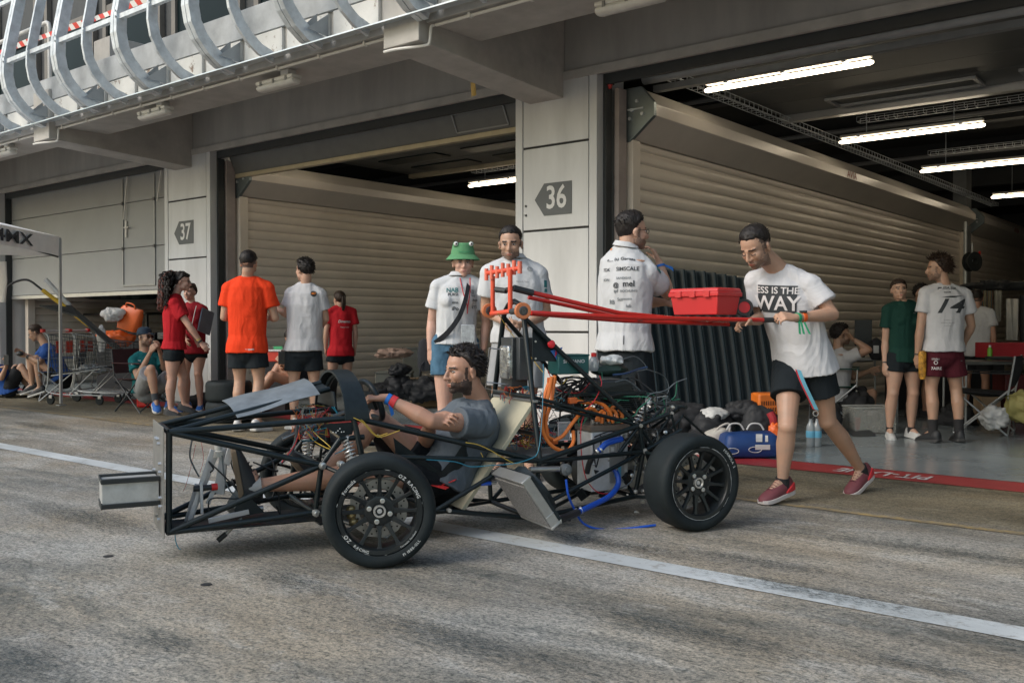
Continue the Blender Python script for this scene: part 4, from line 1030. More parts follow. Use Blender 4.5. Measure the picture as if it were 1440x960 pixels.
wires(5, ((-.2,.35),(-.05,.22),(.15,.50)), (blkw, gryw), .004, 10, .12)
wires(5, ((2.05,2.45),(-.1,.1),(.17,.45)), (blkw,), .004, 11, .09)
random.seed(77)
for x, y, l, sz in ((832,548,-.02,(.12,.10,.09)),(808,566,-.08,(.10,.08,.12)),(862,556,-.06,(.14,.12,.10)),(790,560,-.12,(.09,.08,.14)),(884,590,.02,(.10,.10,.08)),(900,612,-.02,(.12,.08,.10)),(842,584,-.10,(.16,.10,.08))):
    CB().box(cp(x,y,l), sz, Matrix.Rotation(random.uniform(-.4,.4),3,'Y')).build('electronics_box', mat('box_dark'), CAR, bevel=.006)
wires(6, ((-.15,.55),(-.05,.16),(.55,.80)), (blkw, blkw), .0055, 41, .12)
W_ = [([(497,588,.28),(508,590,.29),(518,600,.29),(530,612,.29),(545,609,.30)], yelw,.0022), ([(497,587,.29),(510,594,.3),(525,610,.3),(536,614,.3),(562,605,.31)], yelw,.0022),
      ([(655,622,.34),(672,625,.34),(690,633,.34),(705,642,.34),(724,652,.34)], yelw,.0022), ([(676,636,.3),(683,650,.3)], yelw,.0022),
      ([(600,646,.345),(640,649,.345),(662,656,.345),(690,654,.345),(720,652,.35),(745,645,.35),(757,634,.34),(762,590,.3),(764,540,.25),(764,512,.2)], bluw,.0024),
      ([(843,528,.15),(846,540,.18),(838,560,.2),(824,578,.22),(817,600,.24),(818,640,.26),(824,672,.26),(838,690,.27),(852,694,.26),(864,690,.25)], redw,.0028),
      ([(770,520,.15),(782,545,.15),(800,552,.14),(818,550,.12),(833,533,.12)], redw,.0024), ([(778,536,.15),(790,540,.15),(800,530,.14),(812,528,.12),(820,534,.1)], yelw,.0024),
      ([(822,552,.1),(836,556,.12),(848,552,.1),(846,520,.05)], mat('wire_green'),.0022), ([(700,440,.05),(720,470,.0),(745,500,.05),(765,525,.1)], yelw,.0022),
      ([(418,598,.05),(415,622,.05),(406,640,.05),(394,652,.05)], gryw,.008), ([(422,600,.08),(416,622,.08),(404,640,.08),(396,650,.08)], redw,.003),
      ([(428,600,.1),(440,618,.12),(456,628,.2),(466,632,.27)], yelw,.0024), ([(432,598,.1),(446,612,.14),(460,624,.2),(466,630,.27)], yelw,.0024),
      ([(471,638,.27),(480,634,.28),(486,630,.29)], bluw,.0024), ([(246,746,.15),(247,760,.15),(251,770,.15),(254,772,.15)], bluw,.002),
      ([(270,618,.05),(267,640,.05),(272,655,.05),(280,670,.05)], gryw,.004), ([(312,640,.09),(316,672,.09),(324,690,.09),(334,700,.09)], gryw,.0035),
      ([(283,620,.0),(286,645,.0),(281,665,.0)], redw,.001), ([(275,625,.0),(270,650,.0),(262,680,.0),(258,690,.0)], redw,.001),
      ([(860,512,.0),(890,501,-.05),(905,510,-.05),(910,520,-.05)], gryw,.003), ([(865,526,.05),(900,521,.0),(912,520,0),(935,530,-.05),(940,550,-.05),(928,560,0)], gryw,.003),
      ([(908,554,.05),(935,549,0),(950,538,0),(966,532,0)], gryw,.004), ([(952,536,0),(950,555,0),(945,562,0),(956,561,0)], mat('wire_green'),.004),
      ([(925,560,.1),(935,559,.1),(943,563,.1),(935,566,.1),(922,563,.1)], gryw,.003), ([(906,562,.15),(907,580,.15),(915,600,.2)], blkw,.004),
      ([(865,537,.1),(882,535,.1),(905,553,.1)], gryw,.005), ([(862,527,.1),(880,525,.1),(898,519,.05),(910,516,.05)], mat('wire_navy', (.02,.05,.12), .5),.006)]
for pts, m, r in W_: cable(pts, r, m, 'wire')
# heap on the engine cover: bags and boxes
mb = CB()
random.seed(21)
CB().ell(cp(858,520,.0), (.13,.07,.035), n=18, m=10, noise_amp=.35, nf=14).build('cable_bag', mat('bag_green_black', (.012,.035,.028), .6, bump=.5, bs=20), CAR)
CB().bb(-.05,.40,-.16,.12,.70,.72).build('top_tray', carbon, CAR, smooth=0, bevel=.003)
CB().box(cp(855,545,.0), (.22,.2,.10)).build('electronics_case', mat('box_dark'), CAR, bevel=.01)

# ---------------------------------------------------------------- things lying on the car
bq = CM @ cp(835,518,.02)
BT = thing('water_bottle', 'small clear water bottle with a red cap standing on the car behind the hoop', 'bottle', bq)
MB().lathe([(0,0),(.03,0),(.032,.01),(.032,.05),(.028,.065),(.013,.085),(.013,.095),(0,.095)], bq-Z*.015, Z, 18, caps=False).build('bottle_body', mat('bottle_clear', (.55,.6,.62), .12, var=.1, trans=.6, spec=.6), BT)
MB().lathe([(0,.024),(.016,.022),(.016,0),(0,0)], bq+Z*.07, Z, 16, caps=False).build('cap', mat('cap_red'), BT)
q = CM @ cp(858,506,.0)
mb = MB(); mb.ell(q, (.085,.05,.028), n=20, m=12, noise_amp=.5, nf=22); mb.build('plastic_wrap', mat('clear_wrap', (.50,.53,.53), .2, var=.3, vs=30, spec=.8), label='crumpled clear plastic wrapping lying on top of the car', cat='plastic wrap', smooth=20)

# ---------------------------------------------------------------- red push jack over the main hoop
jred = mat('jack_red', (.55,.018,.012), .32, 0, var=.06, vs=8, coat=.3); jor = mat('jack_orange', (.68,.075,.03), .35, 0, var=.06, coat=.2)
JK = thing('push_bar', 'red tubular push bar with rollers and finger comb, hooked over the car\'s roll hoop', 'push bar', CM @ V((.8,0,1.19)))
gs = -.055
jk = CB()
a0 = cp(691,441,-.13); a1 = cp(718,438,.08)
for (x, l, yt, yb) in ((693,-.13,388,441),(717.5,.08,379,439)):
    jk.tube([cp(x,yb,l), cp(x,yt,l)], .0135, 14)
jk.tube([cp(691,441,-.14), cp(722,437,.10)], .0135, 14); jk.tube([cp(685,384,-.17), cp(732,377,.12)], .0135, 14)
jk.build('upright_frame', jor, JK)
for i in range(7):
    t = i/6; b = cp(684,386,-.17).lerp(cp(731,376,.12), t); up_ = .028+.012*(i % 2); 
    CB().tube([b+V((0,0,-.034)), b+V((0,0,up_+.006))], .0115 if i < 6 else .013, 12).build('finger', mat('jack_pink', (.70,.16,.10), .35), JK)
for x, y, l, sgn in ((735,437,.22,1),(688,437,-.17,-1)):
    c = cp(x,y,l); r = .045 if sgn > 0 else .043
    R0 = CB().lathe([(.026,-.016),(r-.002,-.016),(r,-.012),(r,.012),(r-.002,.016),(.026,.016)], c, (.15,1,0), 28, caps=False, closed=True).build('roller', mat('roller_amber', (.50,.16,.06), .4), JK)
    CB().lathe([(0,.013),(.007,.013),(.007,.017),(.014,.017),(.014,.012),(.019,.012),(.019,.017),(.0262,.015),(.0262,-.015),(0,-.013)], c, (.15,1,0), 28, caps=False).build('bearing', mat('bearing_steel', (.12,.12,.12), .3, .8), R0)
CB().tube([cp(719,438,.10), cp(732,437,.20)], .017, 14).tube([cp(693,440,-.16), cp(683,438,-.20)], .014, 12).build('axle_sleeve', mat('sleeve_black', (.03,.035,.037), .5), JK)
jb = CB()
HE = V((-.92,.17,1.142)); HF = V((-.95,-.20,1.115))
jb.tube([cp(747,440,.17), cp(900,447,.19), HE], .0135, 14)
jb.tube([cp(722,439,-.12), cp(880,451,-.15), HF], .0135, 14)
jb.tube([cp(738,409,.06), cp(870,440,.10), cp(960,449,.1)], .0135, 14)
jb.tube([cp(743,418,-.06), cp(800,430,-.05), cp(870,446,-.06)], .0115, 12)
jb.bar(cp(900,450,-.17), cp(900,446,.18), .03,.012).bar(cp(1000,452,-.2), cp(1000,448,.18), .03,.012).bar(cp(747,441,-.13),cp(747,440,.17),.03,.02)
jb.build('long_bars', jred, JK)
CB().tube([cp(722,405,.06), cp(749,412,.065)], .019, 14).tube([cp(696,407,-.13), cp(712,409,-.05)], .016, 12).tube([cp(712,407,-.05), cp(722,405,.06)], .012,12).build('foam_sleeve', mat('sleeve_black'), JK)
CB().tube([HE+V((.03,0,0)), HE+V((-.10,0,0))], .0165, 14).build('grip', mat('grip_dark', (.03,.03,.03), .6), JK)
CB().lathe([(0,0),(.011,0),(.011,.003),(0,.003)], HE+V((-.1,0,0)), (-1,0,0), 14).build('grip_end', jred, JK)
CB().tube([HF+V((.03,0,0)), HF+V((-.09,0,0))], .0165, 14).build('grip', mat('grip_dark'), JK)

# red toolbox on the bars
tbm = mat('toolbox_red', (.52,.028,.03), .42, var=.06, vs=6, bump=.03)
NC = CM @ cp(1009,446,.13); tz = 0
tbx = (-RT*.66+FH*.75).normalized(); tby = (RT*.75+FH*.66).normalized()      # long side, short side, from the near corner
LT_, WT_ = .37, .235
TB = thing('toolbox', 'red plastic toolbox with lid resting on the red push bars', 'toolbox', NC+tbx*LT_/2+tby*WT_/2)
def tring(e, z): return [NC+tbx*a+tby*b+Z*z for a, b in ((-e,-e),(LT_+e,-e),(LT_+e,WT_+e),(-e,WT_+e))]
zb0 = .016
MB().loft([tring(-.016, zb0), tring(0, zb0+.118)]).build('box_body', tbm, TB, bevel=.006)
MB().loft([tring(.010, zb0+.114), tring(.011, zb0+.142)]).build('lid_rim', tbm, TB, bevel=.005)
MB().loft([tring(.009, zb0+.140), tring(.001, zb0+.168)]).build('lid', tbm, TB, bevel=.008)
Rt = Matrix((tbx, tby, Z)).transposed()
for t in (.2,.5,.8): MB().box(NC+tbx*LT_*t-tby*.014+Z*(zb0+.13), (.045,.008,.042), Rt).build('latch', tbm, TB, bevel=.003)
for t in (.28,.72): MB().box(NC+tbx*LT_*t+tby*WT_*.35+Z*(zb0+.169), (.09,.07,.003), Rt).build('lid_label', mat('lid_label_grey', (.35,.33,.33), .5), TB, smooth=0)
tx1 = cp(1029,446,.03).x
tz = 1.168; RL = CM @ V((tx1-.085,.03,tz+.055))
CB_ = thing('battery_lamp', 'round black and red work lamp behind the red toolbox', 'work lamp', RL)
c = V((tx1-.055,.03,tz+.055)); LD = (CM.inverted() @ CAM - c); LD.z = 0; LD = (LD.normalized()+V((-.25,0,0))).normalized()
CB().lathe([(0,-.05),(.04,-.05),(.052,-.03),(.054,.03),(.054,.045),(.038,.045),(.038,.035),(0,.035)], c+V((-.035,0,0)), LD, 28, caps=False).build('lamp_body', mat('grip_dark'), CB_)
CB().lathe([(0,0),(.036,0),(.036,-.01)], c+V((-.035,0,0))+LD*.040, LD, 24, caps=False).build('lamp_face', mat('lamp_face_red', (.5,.02,.03), .3), CB_)
# ================================================================== PEOPLE
def remeshed(mb, name, voxel, smooth_it=3, fac=.5, disp=None):
    me = mb.mesh(name); o = bpy.data.objects.new(name, me); COL.objects.link(o)
    bm = bmesh.new(); bm.from_mesh(me); bmesh.ops.recalc_face_normals(bm, faces=bm.faces); bm.to_mesh(me); bm.free()
    r = o.modifiers.new('r', 'REMESH'); r.mode = 'VOXEL'; r.voxel_size = voxel
    if smooth_it: s = o.modifiers.new('s', 'SMOOTH'); s.iterations = smooth_it; s.factor = fac
    bpy.context.view_layer.update()
    dg = bpy.context.evaluated_depsgraph_get()
    m2 = bpy.data.meshes.new_from_object(o.evaluated_get(dg)); m2.name = name
    bpy.data.objects.remove(o)
    if disp:
        nv = len(m2.vertices); cs = np.empty(nv*3, dtype=np.float32); ns = np.empty(nv*3, dtype=np.float32)
        m2.vertices.foreach_get('co', cs); m2.vertex_normals.foreach_get('vector', ns)
        cs = cs.reshape(-1,3); ns = ns.reshape(-1,3)
        out = np.array([disp(V(c), V(n)) for c, n in zip(cs, ns)], dtype=np.float32).ravel()
        m2.vertices.foreach_set('co', out); m2.update()
    return m2
def skinmat(name, c):
    m = mat(name, c, .48, var=.09, vs=14, bump=.06, bs=120, col2=(min(1,c[0]*1.12), c[1]*1.0, c[2]*.94), detail=8)
    b = m.node_tree.nodes['Principled BSDF']; b.inputs['Subsurface Weight'].default_value = .06; b.inputs['Subsurface Radius'].default_value = (.02,.008,.004)
    return m
SK = {'fair': skinmat('skin_fair', (.52,.33,.26)), 'light': skinmat('skin_light', (.47,.305,.225)), 'tan': skinmat('skin_tan', (.40,.235,.165)), 'mid': skinmat('skin_mid', (.42,.268,.19))}
LIP = {k: mat('lip_'+k, tuple(a*b for a, b in zip(c, (.78,.52,.55))), .4, var=.03) for k, c in (('fair',(.52,.33,.26)),('light',(.47,.29,.215)),('tan',(.38,.2,.13)),('mid',(.41,.235,.16)))}
def hairm(name, c): return mat(name, c, .5, var=.5, vs=60, bump=.5, bs=140, spec=.35, aniso=(1,1,.3))
HB = hairm('hair_black', (.014,.011,.010)); HD = hairm('hair_dark_brown', (.030,.017,.011)); HR = hairm('hair_reddish', (.09,.022,.014))
stub = mat('beard_stubble', (.20,.125,.09), .6, var=.35, vs=140); beardm = mat('beard_dark', (.055,.034,.026), .65, var=.4, vs=120, bump=.5, bs=200)
faded = mat('hair_fade', (.10,.065,.05), .6, var=.3, vs=150); browm = mat('eyebrow_dark', (.03,.02,.015), .6)
eyew = mat('eye_white', (.55,.53,.50), .25, var=.03); iris = mat('iris_dark', (.02,.012,.008), .15, var=.0)
def cloth(name, c, b=.25, bs=9, var=.07):
    if name in MATS: return MATS[name]
    m = mat(name, c, .85, var=var, vs=7, spec=.2, detail=8); nt = m.node_tree; N = nt.nodes; L = nt.links
    tc = N.new('ShaderNodeTexCoord'); mp = N.new('ShaderNodeMapping'); mp.inputs['Scale'].default_value = (1,1,.55); mp.inputs['Rotation'].default_value = (.5,.35,0)
    L.new(tc.outputs['Object'], mp.inputs[0])
    n = N.new('ShaderNodeTexNoise'); n.inputs['Scale'].default_value = 4.2; n.inputs['Detail'].default_value = 4; n.inputs['Roughness'].default_value = .45; n.inputs['Distortion'].default_value = 1.6
    L.new(mp.outputs[0], n.inputs['Vector'])
    r = N.new('ShaderNodeMath'); r.operation = 'PINGPONG'; r.inputs[1].default_value = .16; L.new(n.outputs['Fac'], r.inputs[0])
    b1 = N.new('ShaderNodeBump'); b1.inputs['Strength'].default_value = .26; b1.inputs['Distance'].default_value = .10; L.new(r.outputs[0], b1.inputs['Height'])
    n2 = N.new('ShaderNodeTexNoise'); n2.inputs['Scale'].default_value = 180; n2.inputs['Detail'].default_value = 3; L.new(tc.outputs['Object'], n2.inputs['Vector'])
    b2 = N.new('ShaderNodeBump'); b2.inputs['Strength'].default_value = .25; b2.inputs['Distance'].default_value = .004; L.new(n2.outputs['Fac'], b2.inputs['Height']); L.new(b1.outputs[0], b2.inputs['Normal'])
    L.new(b2.outputs[0], N['Principled BSDF'].inputs['Normal'])
    return m
def C3(v): return RT*v[0]+FH*v[1]+Z*(v[2] if len(v) > 2 else 0)
def lerp(a, b, t): return a+(b-a)*t
def ell_ring(c, ax, ay, rx, ry, n=20, sq=1.0):
    out = []
    for k in range(n):
        a = 2*PI*k/n; ca, sa = math.cos(a), math.sin(a)
        out.append(c+ax*(math.copysign(abs(ca)**sq, ca)*rx)+ay*(math.copysign(abs(sa)**sq, sa)*ry))
    return out
def hand(mb, wr, d, pn, th, s=1., curl=.5, spread=.12):
    """wr wrist, d finger direction, pn direction the palm faces, th side on which the thumb leaves"""
    d = d.normalized(); pn = (pn-d*pn.dot(d)).normalized(); sd = d.cross(pn).normalized()
    if sd.dot(th) < 0: sd = -sd                                 # sd points to the thumb side
    L = .092*s; rings = []
    for t, w_, h_ in ((-.05,.028,.020),(.12,.032,.019),(.45,.040,.0165),(.85,.042,.014),(1.0,.040,.011)):
        rings.append(ell_ring(wr+d*L*t, sd, pn, w_*s, h_*s, 14, .8))
    mb.loft(rings)
    for i, (off, ln, r) in enumerate(((.031,.070,.0085),(.0105,.079,.0088),(-.0105,.074,.0085),(-.030,.058,.0075))):
        p = wr+d*L*.92+sd*off*s; dd = (d+sd*spread*off/.03).normalized(); ang = 0; q = p-dd*.02
        segs = (.45,.31,.24); r_ = r*s*1.02
        nrm = pn
        cur = p
        for j, f in enumerate(segs):
            ang = curl*(.75+.15*i/3) if j == 0 else curl*1.1
            nd = (dd*math.cos(ang)+nrm*math.sin(ang)).normalized(); nn = (nrm*math.cos(ang)-dd*math.sin(ang)).normalized()
            nx = cur+nd*ln*f*s
            mb.cap(q if j == 0 else cur, nx, r_, r_*.90, 8); q = cur
            dd, nrm = nd, nn; cur = nx; r_ *= .9
    b = wr+d*L*.22+sd*.024*s
    t1 = b+(d*.55+sd*.75+pn*.30).normalized()*.040*s; t2 = t1+(d*.85+sd*.18+pn*(.35+curl*.3)).normalized()*.031*s; t3 = t2+(d*.9-sd*.1+pn*(.3+curl*.5)).normalized()*.024*s
    mb.cap(b, t1, .0155*s, .011*s, 8); mb.cap(t1, t2, .0108*s, .0098*s, 8); mb.cap(t2, t3, .0095*s, .008*s, 8)

def head_geo(mb, c, F_, S_, U_, s=1., neck=None, fem=False):
    def P(f, sd, u): return c+(F_*f+S_*sd+U_*u)*s
    ax = (F_, S_, U_)
    def E(f, sd, u, a, b, h, n=18): mb.ell(P(f,sd,u), (a*s,b*s,h*s), ax, n, 12)
    E(-.010,0,.030,.097,.075,.088,24)
    E(.018,0,-.030,.070,.062,.080,22)
    E(.035,0,-.060,.050,.050 if not fem else .045,.046)
    E(.066,0,-.092,.022,.024,.019)
    for k in (-1,1):
        E(.052,.036*k,-.022,.034,.026,.030); E(.020,.050*k,-.062,.034,.014,.026)
        E(-.012,.077*k,-.010,.017,.008,.030); E(-.006,.083*k,.005,.013,.006,.014); E(-.008,.080*k,-.030,.010,.007,.011)
        E(.070,.030*k,.021,.014,.024,.009)
    E(.086,0,.018,.008,.02,.012)
    mb.tube([P(.084,0,.014), P(.096,0,-.004), P(.105,0,-.020), P(.109,0,-.031), P(.099,0,-.041)], [.008*s,.0085*s,.0105*s,.0125*s,.008*s], 10)
    for k in (-1,1): E(.098,.012*k,-.034,.010,.0075,.0075)
    E(.084,0,-.062,.012,.024,.0075); E(.082,0,-.072,.012,.021,.0075); E(.074,0,-.066,.020,.034,.018)
def person(label, D, H, head, neck, pelvis, f, hf=None, arms=None, legs=None, skin='light', hair=('short', HB), top=None, bottom=None,
           shoes=None, sock=None, voxel=.008, group=None, beard=None, fem=False, eyes=True, hands=None, sh=None, build=1., lhu=None, blouse=None, name='person', pts3=None, up_hint=None, collar=None, bracelet=None, legw=1., hs=1.0):
    s = H/1.78
    def J(p):
        if isinstance(p, V): return p
        return pd(p[0], p[1], D+(p[2] if len(p) > 2 else 0))
    f = C3(f).normalized() if not isinstance(f, V) else f.normalized()
    f.z = 0 if pts3 is None else f.z; f.normalize()
    nk = J(neck); pv = J(pelvis); hd = J(head)
    spine = (nk-pv).normalized()
    l = Z.cross(f).normalized() if up_hint is None else spine.cross(f).normalized()
    # shoulders, hips
    shL = J(sh['L']) if sh and 'L' in sh else nk+l*.168*s*build-spine*.055*s
    shR = J(sh['R']) if sh and 'R' in sh else nk-l*.168*s*build-spine*.055*s
    sl = (shL-shR).normalized()
    hipw = .088*s*(1.05 if fem else 1)
    hipL = pv+l*hipw-Z*.0*s; hipR = pv-l*hipw
    A = {}
    for k, shp in (('L', shL), ('R', shR)):
        sg = 1 if k == 'L' else -1
        if arms and k in arms: el, wr = J(arms[k][0]), J(arms[k][1])
        else: el = shp-Z*.29*s+l*sg*.05*s-f*.02*s; wr = el-Z*.25*s+l*sg*.0*s+f*.05*s
        A[k] = (shp, el, wr)
    Lg = {}
    for k, hp in (('L', hipL), ('R', hipR)):
        sg = 1 if k == 'L' else -1
        kn, an, toe = [J(q) for q in legs[k]]
        Lg[k] = (hp, kn, an, toe)
    base = V(((Lg['L'][2].x+Lg['R'][2].x)/2, (Lg['L'][2].y+Lg['R'][2].y)/2, min(Lg['L'][2].z, Lg['R'][2].z)-.08))
    T = thing(name, label, 'person', base, group)
    # ---- body
    mb = MB()
    hF = C3(hf).normalized() if hf is not None and not isinstance(hf, V) else (hf.normalized() if hf is not None else f)
    hu = V(lhu) if lhu is not None else Z
    hS = hu.cross(hF).normalized(); hU = hF.cross(hS).normalized()
    s0 = s; s = s*hs
    head_geo(mb, hd, hF, hS, hU, s, fem=fem)
    nr = (.056 if not fem else .048)*s
    nb = hd-hF*.030*s-hU*.055*s; s = s0
    mb.tube([nb+hU*.03*s, nb-hU*.02*s, lerp(nb, nk, .6), nk-spine*.02*s], [nr*.95, nr, nr*1.02, nr*1.25], 16)
    fw = f
    fwd_h = f; 
    wa = (.165,.145,.150,.165,.155) if not fem else (.165,.128,.130,.150,.135)
    de = (.112,.100,.105,.115,.085) if not fem else (.112,.088,.090,.115,.075)
    ts = (-.04,.22,.42,.70,.93)
    rings = []
    for t, w_, d_ in zip(ts, wa, de):
        c = lerp(pv, nk, t); lat = lerp(l, sl, max(0,min(1,t))).normalized(); fr = lat.cross(spine).normalized()
        rings.append(ell_ring(c+fr*(-.0)*s, lat, fr, w_*s*build, d_*s*build, 20, .9))
    mb.loft(rings)
    if fem:
        lat = sl; fr = lat.cross(spine).normalized()
        for k in (-1,1): mb.ell(lerp(pv,nk,.66)+fr*.075*s+lat*.07*s*k, .058*s)
    mb.cap(lerp(nk, shL, .25)-spine*.0, shL, .055*s, .055*s); mb.cap(lerp(nk, shR, .25), shR, .055*s, .055*s)
    mb.ell(pv-spine*.0, (.14*s,.105*s,.09*s), (l, l.cross(spine).normalized(), spine))
    for k in 'LR':
        a, e, w_ = A[k]
        mb.tube([a, lerp(a,e,.25), lerp(a,e,.55), lerp(a,e,.9), e], [.050*s*build,.051*s*build,.047*s*build,.040*s*build,.038*s*build], 14)
        mb.ell(a, .052*s*build); mb.ell(e, .0385*s*build)
        mb.tube([e, lerp(e,w_,.25), lerp(e,w_,.6), lerp(e,w_,.9), w_], [.038*s*build,.0425*s*build,.034*s,.0265*s,.026*s], 14)
        if fem: pass
        h = (hands or {}).get(k, {})
        dr = (w_-e).normalized()
        d = C3(h['d']) if 'd' in h else dr*.9-Z*.1
        pn = C3(h['pn']) if 'pn' in h else (l*(-1 if k == 'L' else 1)-f*.2)
        th = C3(h['th']) if 'th' in h else (f+Z*.1)
        hand(mb, w_, d, pn, th, s*(.92 if fem else 1), h.get('curl', .38))
    for k in 'LR':
        hp, kn, an, toe = Lg[k]; g = legw
        kf = (f*.6+(kn-(hp+an)/2)).normalized() if (kn-(hp+an)/2).length > .03 else f
        back = (an-kn).normalized(); bk = -f + back*f.dot(back)
        if bk.length < .1: bk = -Z
        bk = -(kn-(hp+an)/2).normalized() if (kn-(hp+an)/2).length > .12 else bk.normalized()
        mb.tube([hp, lerp(hp,kn,.25), lerp(hp,kn,.6), lerp(hp,kn,.88), kn], [.092*s*g,.090*s*g,.074*s*g,.058*s*g,.056*s*g], 16)
        mb.ell(kn-bk*.004, .056*s*g)
        mb.tube([kn, lerp(kn,an,.15)+bk*.006*s, lerp(kn,an,.32)+bk*.014*s, lerp(kn,an,.6)+bk*.008*s, lerp(kn,an,.88), an], [.054*s*g,.054*s*g,.058*s*g,.046*s*g,.034*s,.036*s], 16)
        td = (toe-an); td.normalize()
        mb.tube([an, an+td*.04*s, an+td*.10*s-Z*.02*s], [.036*s,.032*s,.020*s], 12)
    me = remeshed(mb, 'body', voxel, 3, .45)
    fade = bool(hair) and hair[0] == 'short' and not fem
    # material regions: lips, brows, beard
    s = s0*hs
    Mi = Matrix((hF, hS, hU)); n = len(me.polygons); mi = np.zeros(n, dtype=np.int32)
    hd_ = hd
    for i, p in enumerate(me.polygons):
        c = p.center-hd_
        if c.length > .19*s: continue
        q = Mi @ c/s; a, b, u = q
        ab = abs(b)
        if a > .070 and ab < .023 and -.0755 < u < -.0585 and u > -.067-.009*(1-ab/.023) and u < -.067+.009*(1-(ab/.023)**2): mi[i] = 1
        elif a > .05 and .012 < ab < .050 and .0165+.05*(.03-abs(ab-.03))*.3 < u < .0265: mi[i] = 2
        elif fade and a < .030 and a > -.09 and u > -.012-(.03 if a < -.03 else 0) and not (-.035 < a < .008 and ab > .078) and (a < .012 or u > .03): mi[i] = 4
        elif beard:
            lim = (-.042 if a < .040 else -.050)+.008*noise.noise(p.center*90)
            low = -.125
            if low < u < lim and a > (.005 if u > -.05 else -.015) and not (a > .07 and ab < .018 and -.077 < u < -.057): mi[i] = 3
            elif .012 < a < .028 and -.04 < u < .02 and ab > .055: mi[i] = 3
    bo = link_mesh(me, 'body', [SK[skin], LIP[skin], browm, (beardm if beard == 'full' else stub), faded], T, smooth=180, fixn=False, mi=mi)
    if eyes == 'down':
        for k in (-1,1):
            q_ = [hd+(hF*f_+hS*sd+hU*u)*s for f_, sd, u in ((.079,.045*k,-.003),(.0885,.036*k,-.0065),(.0895,.027*k,-.0065),(.084,.017*k,-.003))]
            MB().tube(q_, .0028*s, 6).build('eyelash', browm, T)
    elif eyes:
        for k in (-1,1):
            def P(f_, sd, u): return hd+(hF*f_+hS*sd+hU*u)*s
            e = MB().ell(P(.0765,.031*k,.0025), (.0095*s,.0130*s,.0050*s), (hF,hS,hU), 14, 10).build('eye', eyew, T)
            MB().ell(P(.0825,.031*k,.0025), (.005*s,.0055*s,.0055*s), (hF,hS,hU), 12, 8).build('iris', iris, e)
            MB().tube([P(.080,.044*k,.004), P(.0885,.036*k,.0105), P(.0895,.027*k,.0105), P(.084,.017*k,.003)], .0018*s, 6).build('eyelash', browm, e)
    info = dict(T=T, hd=hd, hF=hF, hS=hS, hU=hU, s=s, s_body=s0, A=A, Lg=Lg, nk=nk, pv=pv, f=f, l=l, sl=sl, spine=spine, P=lambda a,b,u: hd+(hF*a+hS*b+hU*u)*s, D=D)
    # ---- hair
    if hair: make_hair(info, *hair)
    s = s0; info['s'] = s0
    # ---- clothes
    def wrinkle(amp, fr=(10,10,3.2), seed=0):
        def fn(co, no):
            q = V((co.x*fr[0]+seed, co.y*fr[1], co.z*fr[2])); w_ = noise.noise(q)+.5*noise.noise(q*2.3)
            r = 1-abs(noise.noise(q*.8+V((9,3,1))))*2.2
            return co+no*(amp*w_+amp*.8*max(0, r)**3*noise.noise(q*.3))
        return fn
    if top:
        c_ = MB(); ease = top.get('ease', .018); hem = top.get('hem', -.16); slv = top.get('slv', .58)
        rings = []
        for t, w_, d_ in ((hem,.178,.125),(hem+.12,.172,.122),(.18,.160,.112),(.42,.163,.115),(.70,.172,.122),(.88,.160,.104),(.97,.11,.080),(1.03,.070,.066)):
            c = lerp(pv, nk, t); lat = lerp(l, sl, max(0,min(1,t))).normalized(); fr = lat.cross(spine).normalized()
            if fem and t > .1: w_ *= .92
            if t < .1: w_ += .008; d_ += .012
            e2 = ease if t < .9 else ease*.25
            rings.append(ell_ring(c, lat, fr, (w_*build*s+e2), (d_*build*s+e2), 22, .9))
        c_.loft(rings)
        if fem:
            fr = sl.cross(spine).normalized()
            for k in (-1,1): c_.ell(lerp(pv,nk,.66)+fr*.075*s+sl*.07*s*k, .07*s)
        for k in 'LR':
            a, e, w_ = A[k]; sg = 1 if k == 'L' else -1
            st = lerp(nk, a, .28)+spine*.004*s
            c_.cap(st, a+spine*.006*s, .064*s, .067*s*build+.005)
            c_.tube([a, lerp(a,e,slv*.5), lerp(a,e,slv)], [.062*s*build+.005,.066*s*build+.008,.068*s*build+.012], 18)
        ms = remeshed(c_, 'shirt', voxel*1.05, 5, .5, wrinkle(top.get('wr', .010), seed=D*7))
        so = link_mesh(ms, 'shirt', top['m'], T, smooth=180, fixn=False)
        if 'label' in top: so['label'] = top['label']
        info['shirt'] = so; info['shirt_bvh'] = BVHTree.FromPolygons([WM[T.name] @ v.co for v in ms.vertices], [tuple(p.vertices) for p in ms.polygons])
        # neck band
        nbm = top.get('band', top['m']); up_n = spine
        lat = sl; fr = lat.cross(up_n).normalized()
        c0 = nk+spine*.018*s+fr*.004
        c0 = nk+(spine*.034)*s
        if top.get('collar'):
            r1 = ell_ring(c0-up_n*.012, lat, fr, .075*s, .070*s, 24); r2 = ell_ring(c0+up_n*.024*s-fr*.006, lat, fr, .064*s, .062*s, 24); r3 = ell_ring(c0-up_n*.008, lat, fr, .088*s, .084*s, 24)
            MB().loft([r1, r2, r3], caps=False).build('collar', nbm, so)
